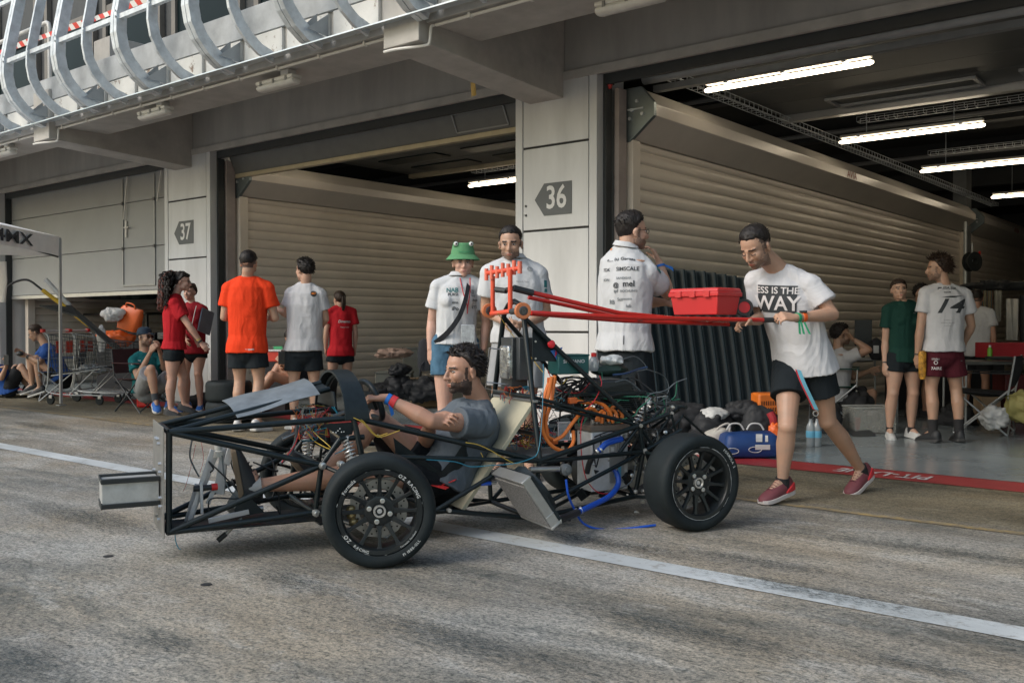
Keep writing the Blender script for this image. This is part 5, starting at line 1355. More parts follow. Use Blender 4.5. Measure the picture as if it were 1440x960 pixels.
    if bottom:
        c_ = MB(); fr0 = l.cross(spine).normalized()
        up2 = spine
        c_.loft([ell_ring(pv-up2*.06*s, l, fr0, .168*s+.010, .118*s+.012, 20, .9), ell_ring(pv+up2*.04*s, l, fr0, .162*s+.008, .112*s+.008, 20,.9), ell_ring(pv+up2*.12*s, l, fr0, .138*s+.002, .092*s+.002, 20,.9)])
        ln = bottom.get('len', .62); fl = bottom.get('fl', .012)
        for k in 'LR':
            hp, kn, an, toe = Lg[k]
            c_.tube([hp+(hp-kn).normalized()*.03, lerp(hp,kn,.25), lerp(hp,kn,ln*.8), lerp(hp,kn,ln)], [.094*s*legw+.008,.094*s*legw+.012,.086*s*legw+.012+fl*.6,.083*s*legw+.012+fl], 18)
            c_.ell(hp, .098*s*legw+.006); c_.ell(pv-spine*.05*s, (.150*s,.125*s,.115*s), (l, fr0, spine))
        ms = remeshed(c_, 'shorts', voxel*1.1, 4, .5, wrinkle(.005, seed=D*3+2))
        info['shorts'] = link_mesh(ms, 'shorts', bottom['m'], T, smooth=180, fixn=False)
        info['shorts_bvh'] = BVHTree.FromPolygons([WM[T.name] @ v.co for v in ms.vertices], [tuple(p.vertices) for p in ms.polygons])
    for k in 'LR':
        hp, kn, an, toe = Lg[k]
        if shoes: shoe(T, an, toe, kn, s*(.9 if fem else 1), shoes, sock)
    return info
def shoe(T, an, toe, kn, s, st, sock):
    d = (toe-an); shin = (kn-an).normalized()
    d = d.normalized()
    up = shin-d*shin.dot(d)
    if st.get('flat', True) and abs(d.z) < .55: up = Z-d*d.z
    up.normalize(); sd = d.cross(up).normalized()
    o = an-up*.082*s
    L = .275*s; secs = ((-.078,.020,.030,.085),(-.068,.034,.0,.112),(-.03,.043,.0,.120),(.02,.045,.0,.117),(.065,.046,.0,.094),(.115,.052,.0,.074),(.16,.050,.0,.060),(.190,.038,.002,.048),(.208,.018,.008,.032))
    rings = []
    for x, w_, z0, z1 in secs:
        r = []; c = o+d*x*s
        for j in range(14):
            a = 2*PI*j/14; ca, sa = math.cos(a), math.sin(a)
            zz = z1*max(0, sa)**.75 if sa > 0 else .0
            r.append(c+sd*(ca*w_*s*(1 if sa > -.2 else .95))+up*((.018 if sa <= 0 else .018+(z1-.018)*max(0,sa)**.8)*s if sa > 0 else (.012+z0)*s))
        rings.append(r)
    u = MB().loft(rings).build('shoe', st['m'], T, smooth=70)
    rings = []
    for x, w_, z0, z1 in secs:
        c = o+d*x*s; w2 = (w_+.004)*s; h0 = z0*.6*s
        rings.append([c+sd*w2+up*(h0), c+sd*w2+up*(.026*s+h0*.3), c-sd*w2+up*(.026*s+h0*.3), c-sd*w2+up*(h0)])
    MB().loft(rings).build('sole', st['sole'], u, smooth=25, bevel=.003)
    if st.get('heel'):
        MB().loft([[o+d*x*s+sd*(w_+.005)*s*q+up*z*s for q, z in ((1,.03),(1,zt),(-1,zt),(-1,.03))] for x, w_, zt in ((-.082,.020,.06),(-.066,.037,.075),(-.025,.045,.06),(.02,.047,.036))]).build('heel_patch', st['heel'], u, smooth=40)
    mb = MB()
    for k in range(5):
        x = .040+k*.019; zt = .112-(x-.03)*.46; mb.tube([o+(d*x+sd*.022+up*(zt-.004))*s, o+(d*(x+.004)+up*(zt+.006))*s, o+(d*x-sd*.022+up*(zt-.004))*s], .003*s, 5)
    mb.build('laces', st.get('lace', st['sole']), u)
    if sock:
        MB().tube([an-up*.03*s, an+shin*.02*s, an+shin*sock[1]*s], [.042*s,.042*s,.042*s+sock[1]*.04], 16).build('sock', sock[0], T)

def make_hair(I, style, m, **kw):
    hd, F_, S_, U_, s, T = I['hd'], I['hF'], I['hS'], I['hU'], I['s'], I['T']
    th = kw.get('th', {'short':.009,'messy':.014,'bun':.012,'long':.014,'buzz':.004,'flop':.018,'quiff':.014}.get(style, .010))
    amp = kw.get('amp', {'short':.003,'messy':.009,'buzz':.0012,'flop':.008}.get(style, .004)); hl = kw.get('hl', .079 if style in ('short','quiff','messy','flop') else .060); nape = kw.get('nape', -.052)
    nu, nv = 72, 44; vs = []; fs = []
    def sm(x, e): return max(0., min(1., x/e+.5))
    for i in range(nv+1):
        t = PI*i/nv
        for j in range(nu):
            p_ = 2*PI*j/nu; d = V((math.sin(t)*math.cos(p_), math.sin(t)*math.sin(p_), math.cos(t)))
            q = V((-.010+d.x*.098, d.y*.077, .030+d.z*.090))
            f_, b_, u_ = q
            if f_ > .045: lim = hl-abs(b_)*.15
            elif f_ > .012: lim = .040+(hl-.040)*((f_-.012)/.033)
            elif f_ > -.020: lim = -.012+(.052)*((f_+.020)/.032)**2
            elif False: pass
            else: lim = nape+(.040)*max(0, (f_+.06)/.04) if f_ > -.06 else nape
            if style == 'short': lim = max(lim, .022 if f_ > -.05 else -.005)
            lim += .007*noise.noise(q*38)+.004*noise.noise(q*90); k = sm(u_-lim, .010); edge = .18+.82*min(1, max(0, (u_-lim)/.035))
            side = th*(.22+1.15*sm(u_-.055, .07)) if style in ('short','buzz','quiff') else th
            if style == 'quiff' and f_ > 0: side = th*1.4*sm(u_-.04,.05)+.003
            nz = amp*(noise.noise(q*55+V((I['D'],0,0)))+.6*noise.noise(q*120))
            if style == 'curlcap': nz = .012*noise.noise(q*30)
            rad = 1
            out = d.normalized()
            q2 = q+out*(side*edge+nz)*k-out*.022*(1-k)
            vs.append(hd+(F_*q2.x+S_*q2.y+U_*q2.z)*s)
    for i in range(nv):
        for j in range(nu): fs.append((i*nu+j, (i+1)*nu+j, (i+1)*nu+(j+1) % nu, i*nu+(j+1) % nu))
    h = MB().add(vs, fs).build('hair', m, T, smooth=180)
    P = I['P']
    random.seed(int(I['D']*100)+5)
    tufts = kw.get('tufts', {'messy':420,'flop':380,'short':160,'quiff':200}.get(style, 0)); tl = kw.get('tl', {'messy':.024,'flop':.045,'short':.009,'quiff':.018}.get(style, .01))
    if tufts:
        mb = MB()
        for k in range(tufts):
            while True:
                d = V((random.gauss(0,1), random.gauss(0,1), random.gauss(.3,1))).normalized()
                f_, b_, u_ = -.010+d.x*.098, d.y*.077, .030+d.z*.090
                if style in ('short','quiff'): ok = u_ > .04 and (f_ < .045 or u_ > hl+.006)
                else: ok = (u_ > hl+.004) or (f_ < .0 and u_ > .0) or (f_ < -.05 and u_ > nape+.025)
                if ok: break
            q = V((f_, b_, u_))+d*th*.55
            comb = V(kw.get('comb', (-.3, .2, .1))); g = V((random.uniform(-1,1), random.uniform(-1,1), random.uniform(-1,1)))*.7
            dirn = (d*.75+comb+g*.8).normalized(); L_ = tl*random.uniform(.6,1.3)
            p1 = q+dirn*L_*.5; p2 = p1+(dirn+V((.2*g.x,g.y*.3,-.5 if u_ < .09 else -.15))+comb*.4).normalized()*L_*.5
            r = random.uniform(.003,.0055)*(1 if style not in ('short',) else .7)
            mb.tube([P(*q), P(*p1), P(*p2)], [r*s, r*s*.8, .0006], 5)
        mb.build('hair_tufts', m, h, smooth=60)
    # ponytail / strands given as head-frame paths
    if 'tail' in kw:
        mb = MB(); path = [V(p) for p in kw['tail']]; n = kw.get('tn', 40); sp = kw.get('tsp', .022); wv = kw.get('wave', .004); wf = kw.get('wf', 3)
        for k in range(n):
            a = random.uniform(0,2*PI); rr = sp*math.sqrt(random.random()); ph = random.uniform(0,6.28); L_ = random.uniform(.78,1.05)
            pts = []; bp = bez(path, 16)
            m_ = max(3, int(len(bp)*L_)) if L_ < 1 else len(bp)
            for i, p in enumerate(bp[:m_]):
                t = i/len(bp); e = math.sin(PI*min(1,t*1.6+.12))*.8+.3
                off = V((math.cos(a)*rr*e, math.sin(a)*rr*e, 0))+V((math.cos(ph+t*wf*6.28), math.sin(ph+t*wf*6.28), .5*math.sin(ph+t*wf*6.28)))*wv
                pts.append(P(*(p+off)))
            r0 = kw.get('tr', .006)*s
            mb.tube(pts, [r0*(1-.75*(i/len(pts))) for i in range(len(pts))], 5)
        mb.build('ponytail' if kw.get('tnm') is None else kw['tnm'], kw.get('tm', m), h, smooth=60)
def printon(I, me, origin_px, xd, m, size_off=0, name='print', on='shirt', lift=.0035, step=.018, dd=0):
    """drapes a flat mesh (metres, origin centre) over a garment, cast from the viewer's side of that garment"""
    bvh = I[on+'_bvh']; obj = I[on]; o = pd(origin_px[0], origin_px[1], I['D']+dd)
    nrm = -ray(origin_px[0], origin_px[1]).normalized()
    hit = bvh.ray_cast(o+nrm*.8, -nrm)
    if hit[0] is None: return
    c = hit[0]; n = hit[1]; 
    if n.dot(nrm) < 0: n = -n
    n = (n*.6+nrm*.4).normalized()
    x = C3(xd) if not isinstance(xd, V) else xd; x = (x-n*x.dot(n)).normalized(); y = n.cross(x).normalized()
    if y.z < 0: y = -y; 
    bm = bmesh.new(); bm.from_mesh(me)
    xs = [v.co.x for v in bm.verts]; ys = [v.co.y for v in bm.verts]
    for ax, lo, hi in ((0,min(xs),max(xs)),(1,min(ys),max(ys))):
        k = math.ceil(lo/step)*step
        while k < hi:
            pn = (1,0,0) if ax == 0 else (0,1,0); co = (k,0,0) if ax == 0 else (0,k,0)
            bmesh.ops.bisect_plane(bm, geom=bm.verts[:]+bm.edges[:]+bm.faces[:], plane_co=co, plane_no=pn); k += step
    bad = []
    for v in bm.verts:
        w_ = c+x*v.co.x+y*v.co.y; h = bvh.ray_cast(w_+n*.25, -n, .45)
        if h[0] is None: bad.append(v); v.co = w_; continue
        v.co = h[0]+n*lift
    if bad: bmesh.ops.delete(bm, geom=bad, context='VERTS')
    bm.to_mesh(me); bm.free()
    return link_mesh(me, name, m, obj, smooth=0, fixn=False)
def poly_mesh(polys):
    me = bpy.data.meshes.new('p'); v = []; f = []
    for p in polys: f.append(list(range(len(v), len(v)+len(p)))); v += [(a, b, 0) for a, b in p]
    me.from_pydata(v, [], f); me.update(); return me
def rect(x0,y0,x1,y1): return [(x0,y0),(x1,y0),(x1,y1),(x0,y1)]
def standing(x, feet, top, f, lean=(0,0), gap=.11, D=None, toes=None, hx=0):
    """default joints of an upright person from the picture row of the soles and of the crown"""
    D = D or 1493/(feet-457); px = FPX/D; H = (feet-top)/px; s = H/1.78
    fw = C3(f).normalized(); l = Z.cross(fw); b = gp(x, 457+FPX*CH/D); b = pd(x, feet, D); b.z = 0
    def at(h, fo=0, lo=0): return b+Z*(h*H)+fw*fo+l*lo
    legs = {}
    for k, sg in (('L',1),('R',-1)):
        kn = at(.285, .02, sg*gap*.95); an = at(.050, -.03, sg*gap); toe = an+fw*.1+l*sg*.03-Z*.01
        legs[k] = (kn, an, toe)
    return dict(D=D, H=H, head=at(.932, .03), neck=at(.842), pelvis=at(.525, .01), legs=legs), at
white = cloth('tshirt_white', (.52,.525,.545)); whitep = cloth('polo_white', (.52,.535,.55)); blackc_ = cloth('shorts_black', (.013,.018,.022)); redc = cloth('tshirt_red', (.42,.014,.022)); 
orgc = cloth('tshirt_orange_red', (.72,.050,.012)); greyc = cloth('tshirt_grey', (.105,.125,.145), .3, 14, .12); greenc = cloth('tshirt_dark_green', (.010,.045,.035)); maroon = cloth('shorts_maroon', (.075,.012,.020))
tealc = cloth('jersey_teal', (.012,.13,.14)); bluec = cloth('tshirt_blue', (.02,.07,.26)); khaki = cloth('shorts_grey', (.30,.31,.32)); denim = cloth('denim_blue', (.06,.13,.20), .5, 40, .4); drk = cloth('clothes_dark', (.02,.022,.026))
ink = mat('print_black', (.03,.035,.04), .7, var=.1); inkg = mat('print_grey', (.16,.18,.19), .7); inkw = mat('print_white', (.62,.6,.6), .7); inkt = mat('print_teal', (.02,.15,.16), .7)
sh_w = dict(m=mat('shoe_white', (.55,.55,.54), .6, bump=.1), sole=mat('sole_white', (.6,.6,.58), .6)); sh_b = dict(m=mat('shoe_black', (.02,.022,.025), .6, bump=.1), sole=mat('sole_dark', (.05,.05,.05), .7))
sh_bw = dict(m=mat('shoe_black'), sole=mat('sole_white')); sh_blu = dict(m=mat('shoe_blue', (.02,.12,.42), .6), sole=mat('sole_white'))
sh_mar = dict(m=mat('shoe_maroon', (.17,.045,.055), .65, bump=.2, bs=200), sole=mat('sole_pale', (.55,.50,.48), .6), heel=mat('shoe_heel_red', (.60,.04,.05), .5), lace=mat('lace_maroon', (.12,.03,.04), .7))
skd = (mat('sock_black', (.02,.02,.022), .9, bump=.2), .08)

# ---- the pusher at the end of the bar
I1 = person('man in a white T-shirt with a black slogan box, pushing the long red bar', 6.1, 1.80, (1063,347,-.12), (1096,381,0), (1128,498,.04), (-.70,-.72), hf=(-.62,-.50,-.52),
    sh={'L':(1140,402,-.12),'R':(1064,398,.06)}, arms={'L':[(1171,442,-.18),(1118,447,-.32)],'R':[(1070,447,.10),(1056,452,-.12)]},
    hands={'L':dict(d=(-.80,-.30,.12), pn=(-.3,.5,-.75), th=(-.3,.8,.3), curl=.85),'R':dict(d=(-.85,-.3,-.1), pn=(.1,-.4,-.9), th=(-.4,-.8,.1), curl=.8)},
    legs={'R':[(1107,600,-.16),(1100,679,-.12),(1072,690,-.22)],'L':[(1164,592,.06),(1212,662,.28),(1196,677,.20)]}, skin='mid', hair=('short', HB), beard='stubble', eyes='down', hs=1.08,
    top=dict(m=white, hem=-.20, slv=.62, ease=.026, wr=.009), bottom=dict(m=blackc_, len=.60, fl=.016), shoes=sh_mar, sock=(skd[0], .035), voxel=.0062)
box_ = poly_mesh([rect(-.125,-.085,.125,.088)])
bx1 = printon(I1, box_, (1092,421), (1,.25,.03), ink, name='slogan_box')
for tx, sz, dx, dy, w_, bd_ in (('ESS IS THE', .058, .0, .055, 1.04, True), ('WAY', .125, .0, -.028, 1.0, True)):
    me = text_mesh(tx, sz, True, width=w_); me.transform(Matrix.Translation((dx,dy,0))); printon(I1, me, (1092,421), (1,.25,.03), inkw, name='slogan_lettering', lift=.0065)
# wrist gear and lanyard
def band(I, k, t, w_, m, r=.031, nm='wristband'):
    a, e, w0 = I['A'][k]; d = (w0-e).normalized(); c = lerp(e, w0, t)
    MB().tube([c-d*w_/2, c+d*w_/2], r*I['s'], 20).build(nm, m, I['T'])
band(I1,'L',.80,.022, mat('watch_orange', (.75,.12,.02), .5), .033, 'watch_strap'); band(I1,'L',.93,.018, mat('band_green', (.02,.28,.13), .6), .030)
a, e, w0 = I1['A']['L']; c = lerp(e,w0,.80)
MB().box(c+Z*.034-FH*.01, (.04,.035,.014), Matrix.Rotation(YAW,3,'Z')).build('watch', mat('box_dark'), I1['T'], bevel=.004)
c = lerp(e,w0,.93); mb = MB()
for q in ((.0,-.03),(.012,-.028),(.03,-.034)): mb.add([c-FH*.03-Z*.025+RT*(q[0]-.006), c-FH*.03-Z*.025+RT*(q[0]+.006), c-FH*.03-Z*.10+RT*(q[0]*2+.012), c-FH*.03-Z*.098+RT*(q[0]*2-.002)], [(0,1,2,3)])
mb.build('ribbon_ends', mat('band_green'), I1['T'], smooth=0)
lp = [pd(1121,520,5.93), pd(1128,538,5.90), pd(1137,557,5.90), pd(1146,576,5.91)]
mb = MB()
vs = []; fs = []
for i, p in enumerate(bez(lp, 12)): vs += [p-RT*.014+Z*.004, p+RT*.014-Z*.004]
for i in range(len(vs)//2-1): fs.append((2*i,2*i+1,2*i+3,2*i+2))
mb.add(vs, fs).build('lanyard', mat('lanyard_red', (.5,.03,.04), .6), I1['T'], smooth=60)
mb = MB(); mb.add([v-FH*.004+RT*.009 for v in vs[0::1]], fs); 
mb.build('lanyard_edge', mat('lanyard_blue', (.12,.35,.45), .6), I1['T'], smooth=60)
MB().lathe([(.014,-.003),(.018,-.003),(.018,.003),(.014,.003)], pd(1147,581,5.90), -FH, 16, caps=False, closed=True).build('lanyard_ring', bolt_m, I1['T'])

# ---- the driver
def cj(x, y, l): return CM @ cp(x, y, l)
fd = (CF*1.0)
I2 = person('bearded man in a grey T-shirt sitting in the race car, hand on steering wheel', 5.3, 1.80, cj(652,521,.03), cj(676,568,.0), cj(622,668,.0), fd, hf=CF*.97+CL*.10-Z*.06,
    sh={'L':cj(680,596,.19),'R':cj(640,583,-.18)}, arms={'L':[cj(606,592,.27),cj(542,559,.14)],'R':[cj(598,620,-.02),cj(608,588,.20)]},
    hands={'L':dict(d=tuple((CF*.95+Z*.02-CL*.25).dot(a) for a in (RT,FH,Z)), pn=tuple((-Z*.8+CF*.3-CL*.2).dot(a) for a in (RT,FH,Z)), th=tuple((-CL).dot(a) for a in (RT,FH,Z)), curl=.75),
           'R':dict(d=tuple((CL*.75-CF*.35+Z*.10).dot(a) for a in (RT,FH,Z)), pn=tuple((-CF*.55-CL*.15-Z*.7).dot(a) for a in (RT,FH,Z)), th=tuple((Z*.3-CF).dot(a) for a in (RT,FH,Z)), curl=.45)},
    legs={'L':[cj(486,668,.13),cj(358,683,.07),cj(352,650,.07)],'R':[cj(531,588,-.09),cj(452,668,-.12),cj(430,640,-.12)]}, skin='tan', hair=('messy', HB), beard='full',
    top=dict(m=greyc, hem=-.10, slv=.50, ease=.022, wr=.010), build=1.08, bottom=dict(m=cloth('shorts_near_black', (.012,.014,.017)), len=.50, fl=.02), shoes=dict(m=mat('shoe_black'), sole=mat('sole_brown', (.13,.095,.06), .7, bump=.15), lace=mat('shoe_black'), flat=False), sock=(mat('sock_grey', (.3,.31,.31), .9), .03), voxel=.0055, up_hint=1, hs=1.07)
band(I2,'L',.93,.020, mat('band_blue', (.01,.14,.50), .6), .0305); band(I2,'L',.82,.030, mat('band_red', (.55,.03,.04), .6), .0335)
a, e, w0 = I2['A']['L']; c = lerp(e,w0,.93)+CL*.03
MB().add([c-Z*.02-CF*.006, c-Z*.02+CF*.014, c-Z*.085-CF*.004, c-Z*.075-CF*.020], [(0,1,2,3)]).build('ribbon_end', mat('band_blue'), I2['T'], smooth=0)

# ---- glasses helper
def glasses(I, m, r=.021, lens=None, round_=True, drop=0):
    P = I['P']; mb = MB(); lp = []
    for k in (-1,1):
        ring = [P(.0985-abs(.031*k+math.cos(a)*r)*.12, .032*k+math.cos(a)*r, .002+drop+math.sin(a)*r*.78) for a in [2*PI*j/18 for j in range(18)]]
        mb.tube(ring, .0016 if not lens else .0022, 6, closed=True); lp.append(ring)
        mb.tube([P(.092,.052*k,.008), P(.05,.076*k,.008), P(-.012,.083*k,.004), P(-.02,.083*k,-.01)], .0018, 6)
    mb.tube([P(.097,.011,.004), P(.100,0,.006), P(.097,-.011,.004)], .0018, 6)
    g = mb.build('glasses' if not lens else 'sunglasses', m, I['T'])
    if lens:
        for ring in lp: MB().add(ring, [tuple(range(len(ring)))]).build('lens', lens, g, smooth=0)

# ---- man in printed white polo seen from behind, hand at mouth
J_, at = standing(882, 690, 298, (.72,.70), D=6.42)
I3 = person('tall man with glasses in white polo with back prints, hand at mouth', J_['D'], J_['H'], (889,326,0), (880,352,0), (878,492,.0), (.72,.70), hf=(.93,.30,.0),
    sh={'R':(911,386,-.08),'L':(858,377,.16)}, arms={'R':[(940,414,.10),(927,368,.16)],'L':[(905,425,.28),(935,425,.22)]},
    hands={'R':dict(d=(-.45,.0,.85), pn=(-.85,.1,-.3), th=(-.1,.9,.3), curl=.55),'L':dict(d=(.9,-.2,-.1), pn=(0,-.5,.6), th=(0,.3,.9), curl=.5)},
    legs=J_['legs'], skin='light', hair=('quiff', HB), beard='stubble', top=dict(m=whitep, hem=-.01, slv=.56, ease=.022, collar=True), bottom=dict(m=blackc_, len=.75), shoes=sh_b, voxel=.0068)
glasses(I3, mat('glasses_black', (.02,.02,.02), .3))
xd = (.9,-.42)
prints = [((862,365),'o__ (a)',.030,ink),((883,364),'Gerusa',.034,ink),((882,378),'SIMSCALE',.036,ink),((853,380),'TDK',.03,ink),((877,391),'SANDISAR',.022,inkg),((884,399),'mel',.055,ink),((866,401),'@',.04,ink),((853,394),'ION',.026,inkg),((884,409),'ROCHLING',.022,inkg),((866,409),'ipf',.03,inkg),((880,420),'_ tecnics',.022,inkg),((861,425),'RB',.04,inkg),((872,421),'Sch',.028,inkg),((884,430),'lub',.03,inkg),((866,446),'NATIONAL',.018,inkg)]
for q, tx, sz, m in prints: printon(I3, text_mesh(tx, sz, True), q, xd, m, name='sponsor_print')
printon(I3, poly_mesh([rect(-.024,-.022,.024,.022)]), (926,379), (.8,-.3), inkt, name='sleeve_patch')
printon(I3, poly_mesh([rect(-.008,-.008,.008,.008)]), (860,351), xd, mat('print_orange', (.7,.2,.02), .6), name='badge')
printon(I3, poly_mesh([rect(-.0025,-.03,.0025,.03)]), (877,478), xd, ink, name='hem_slit')
band(I3,'R',.86,.016, mat('band_blue'), .031)
a, e, w0 = I3['A']['R']; c = lerp(e,w0,.86)
MB().add([c+RT*.03, c+RT*.03+Z*.014, c+RT*.085-Z*.005, c+RT*.09-Z*.035, c+RT*.07-Z*.02], [(0,1,2,3,4)]).build('ribbon_end', mat('band_blue'), I3['T'], smooth=0)

# ---- man facing the camera in white polo
J_, at = standing(722, 673, 318, (-.12,-1), D=6.9)
I4 = person('young man in a white polo facing the camera behind the roll hoop', J_['D'], J_['H'], (718,343,-.06), (724,368,0), (730,478,0), (-.12,-1), hf=(-.12,-1,-.16),
    sh={'R':(689,386,0),'L':(757,388,0)}, arms={'R':[(683,436,.05),(708,452,-.22)],'L':[(768,440,.03),(742,455,-.22)]},
    hands={'R':dict(d=(.8,-.4,-.1), pn=(.1,.3,-.8), th=(.1,-.8,.4), curl=.6),'L':dict(d=(-.85,-.35,-.1), pn=(0,.4,.7), th=(0,-.3,.9), curl=.6)},
    legs=J_['legs'], skin='mid', hair=('short', HB), beard='stubble', top=dict(m=whitep, hem=-.03, slv=.60, ease=.018, collar=True), bottom=dict(m=khaki, len=.7), shoes=sh_b, voxel=.0068)
for q, tx, sz, m in (((745,378),'@',.045,inkg),((735,396),'Formula Team',.016,inkg)): printon(I4, text_mesh(tx, sz), q, (1,0), m, name='chest_print')
printon(I4, poly_mesh([rect(-.012,-.02,.012,.03), rect(-.008,-.055,.014,-.03)]), (767,400), (1,-.3), inkt, name='sleeve_patch')

# ---- woman with frog hat
J_, at = standing(645, 667, 352, (.12,-1), D=7.1)
I5 = person('woman in green frog bucket hat and printed white polo', J_['D'], J_['H'], (651,370,0), (645,392,0), (640,484,0), (.12,-1), hf=(.14,-1,-.02),
    sh={'R':(616,406,0),'L':(672,406,0)}, arms={'R':[(607,452,.02),(605,492,-.03)],'L':[(684,452,.04),(680,490,.0)]}, hands={'R':dict(d=(.05,-.05,-1), pn=(.6,.6,0), th=(.5,-.8,0), curl=.35)},
    legs=J_['legs'], skin='fair', hair=('long', HD), fem=True, top=dict(m=whitep, hem=.0, slv=.60, ease=.016, collar=True), bottom=dict(m=denim, len=.46), shoes=sh_w, voxel=.0068, build=.95)
P = I5['P']; felt = mat('felt_green', (.10,.28,.13), .9, var=.12, bump=.3, bs=80)
hat = MB().lathe([(0,.150),(.055,.148),(.074,.138),(.084,.10),(.092,.062),(.10,.058),(.128,.026),(.124,.022),(.094,.052),(.086,.055),(.078,.10),(0,.12)], P(-.008,0,0), I5['hU'], 36, caps=False).build('frog_hat', felt, I5['T'])
for k in (-1,1):
    MB().ell(P(.045,.060*k,.145), .022, n=14, m=10).build('hat_eye_socket', felt, hat)
    e_ = MB().ell(P(.058,.060*k,.148), .017, n=14, m=10).build('hat_eye', mat('sticker_white'), hat)
    MB().ell(P(.072,.060*k,.148), (.006,.007,.007), (I5['hF'],I5['hS'],I5['hU'])).build('pupil', iris, hat)
MB().tube([P(.088,-.05,.090), P(.098,-.02,.082), P(.1,0,.081), P(.098,.02,.082), P(.088,.05,.09)], .002, 6).build('hat_mouth', mat('band_green'), hat)
for q, tx, sz, m in (((636,408),'NAB',.045,inkt),((637,414),'PURSI',.03,ink),((640,425),'evo',.03,ink),((640,434),'iPo',.04,ink),((664,410),'@',.034,inkg),((665,416),'BASF',.02,inkg),((667,422),'Ansys',.026,ink),((667,432),'ETS',.028,ink)): printon(I5, text_mesh(tx, sz, True), q, (1,0), m, name='chest_print')
strap = bez([pd(659,400,6.99), pd(655,420,6.94), pd(646,445,6.94), pd(630,467,6.96), pd(612,482,7.02)], 16); mb = MB(); vs = []; fs = []
for p in strap: vs += [p-RT*.012+Z*.014-FH*.012, p+RT*.012-Z*.014-FH*.012, p+RT*.012-Z*.014, p-RT*.012+Z*.014]
BG = thing('shoulder_bag', 'black cross-body bag hanging at the hip of the woman in the frog hat', 'bag', pd(606,500,7.15))
mb.loft([vs[i*4:i*4+4] for i in range(len(strap))]).build('strap', drk, BG, smooth=50)
MB().loft([ell_ring(pd(604,y,7.17), RT, FH, w_, .06, 20, .7) for y, w_ in ((476,.05),(480,.08),(495,.09),(515,.09),(521,.075))]).build('bag_body', drk, BG)
MB().tube([pd(598,507,7.12), pd(592,514,7.1), pd(590,527,7.1)], .006, 6).build('loose_strap', drk, BG)
mb = MB(); r_ = [pd(647,391,7.03), pd(651,410,6.97), pd(657,430,6.95), pd(657,441,6.96)]; mb.tube(bez(r_,12), .004, 6).tube(bez([pd(661,391,7.03), pd(661,410,6.97), pd(658,430,6.95), pd(657,441,6.95)],12), .004, 6)
mb.build('lanyard', mat('lanyard_red'), I5['T'])
MB().box(pd(658,470,6.93), (.10,.02,.14), Matrix.Rotation(YAW,3,'Z')).build('badge_wallet', mat('clear_plastic'), I5['T'], bevel=.004)

# ---- orange shirt, back view
J_, at = standing(350, 606, 352, (.12,1), D=10.0)
I6 = person('man in a bright orange-red T-shirt seen from behind, standing by the shutter', J_['D'], J_['H'], (350,370,0), (348,392,0), (348,489,0), (.05,1), hf=(.1,1,.05), sh={'L':(322,407,0),'R':(376,407,0)},
    arms={'L':[(315,446,.0),(330,448,.22)],'R':[(387,447,.02),(378,446,.25)]}, legs=J_['legs'], skin='mid', hair=('short', HB), top=dict(m=orgc, hem=-.07, slv=.62, ease=.024), bottom=dict(m=blackc_, len=.62, fl=.02), shoes=sh_w, voxel=.009, eyes=False)
printon(I6, text_mesh('~ sport', .03, True), (351,491), (1,0), inkw, name='hem_mark')
# ---- white shirt, back view
J_, at = standing(428, 603, 365, (-.25,.97), D=10.2)
I7 = person('man in a white T-shirt with a small round back logo, seen from behind', J_['D'], J_['H'], (428,380,0), (430,402,0), (427,493,0), (-.25,.97), hf=(-.75,.6,.0), sh={'L':(409,414,0),'R':(451,416,0)},
    arms={'L':[(403,442,.02),(388,432,.10)],'R':[(458,448,.05),(448,462,.24)]}, legs=J_['legs'], skin='light', hair=('messy', HB, ) , top=dict(m=white, hem=.0, slv=.60, ease=.022), bottom=dict(m=blackc_, len=.66, fl=.015), shoes=sh_w, voxel=.009, eyes=False)
printon(I7, poly_mesh([[(math.cos(2*PI*k/20)*.033, math.sin(2*PI*k/20)*.033) for k in range(20)]]), (441,413), (1,.2), ink, name='round_logo')
printon(I7, text_mesh('M7', .035, True), (441,413), (1,.2), mat('print_orange'), name='logo_lettering', lift=.007)
# ---- small woman in red
J_, at = standing(478, 577, 408, (-.35,.94), D=12.4)
I8 = person('woman in a red T-shirt with white back lettering and a ponytail, farther inside the garage', J_['D'], J_['H'], (477,421,0), (479,434,0), (479,497,0), (-.35,.94), hf=(-.6,.7,.0), legs=J_['legs'], skin='light',
    hair=('bun', HD, ), fem=True, top=dict(m=redc, hem=-.05, slv=.62, ease=.016), bottom=dict(m=blackc_, len=.36), shoes=sh_w, voxel=.010, eyes=False)
P = I8['P']; mb = MB()
for k in range(26):
    a = random.uniform(0,6.28); r_ = .02*random.random()
    mb.tube(bez([P(-.10+r_*math.cos(a),r_*math.sin(a),.05), P(-.125+r_*math.cos(a),r_*math.sin(a)*1.5,0), P(-.12+r_*math.cos(a),r_*math.sin(a)*1.6,-.09), P(-.11,r_*.6*math.sin(a),-.17)],10), [.006]*9+[.001], 5)
mb.build('ponytail', HD, I8['T'])
printon(I8, text_mesh('Dinamo', .05, True, .3), (484,452), (1,.2), inkw, name='back_lettering'); printon(I8, text_mesh('Racing Team', .022), (485,460), (1,.2), inkw, name='back_lettering')

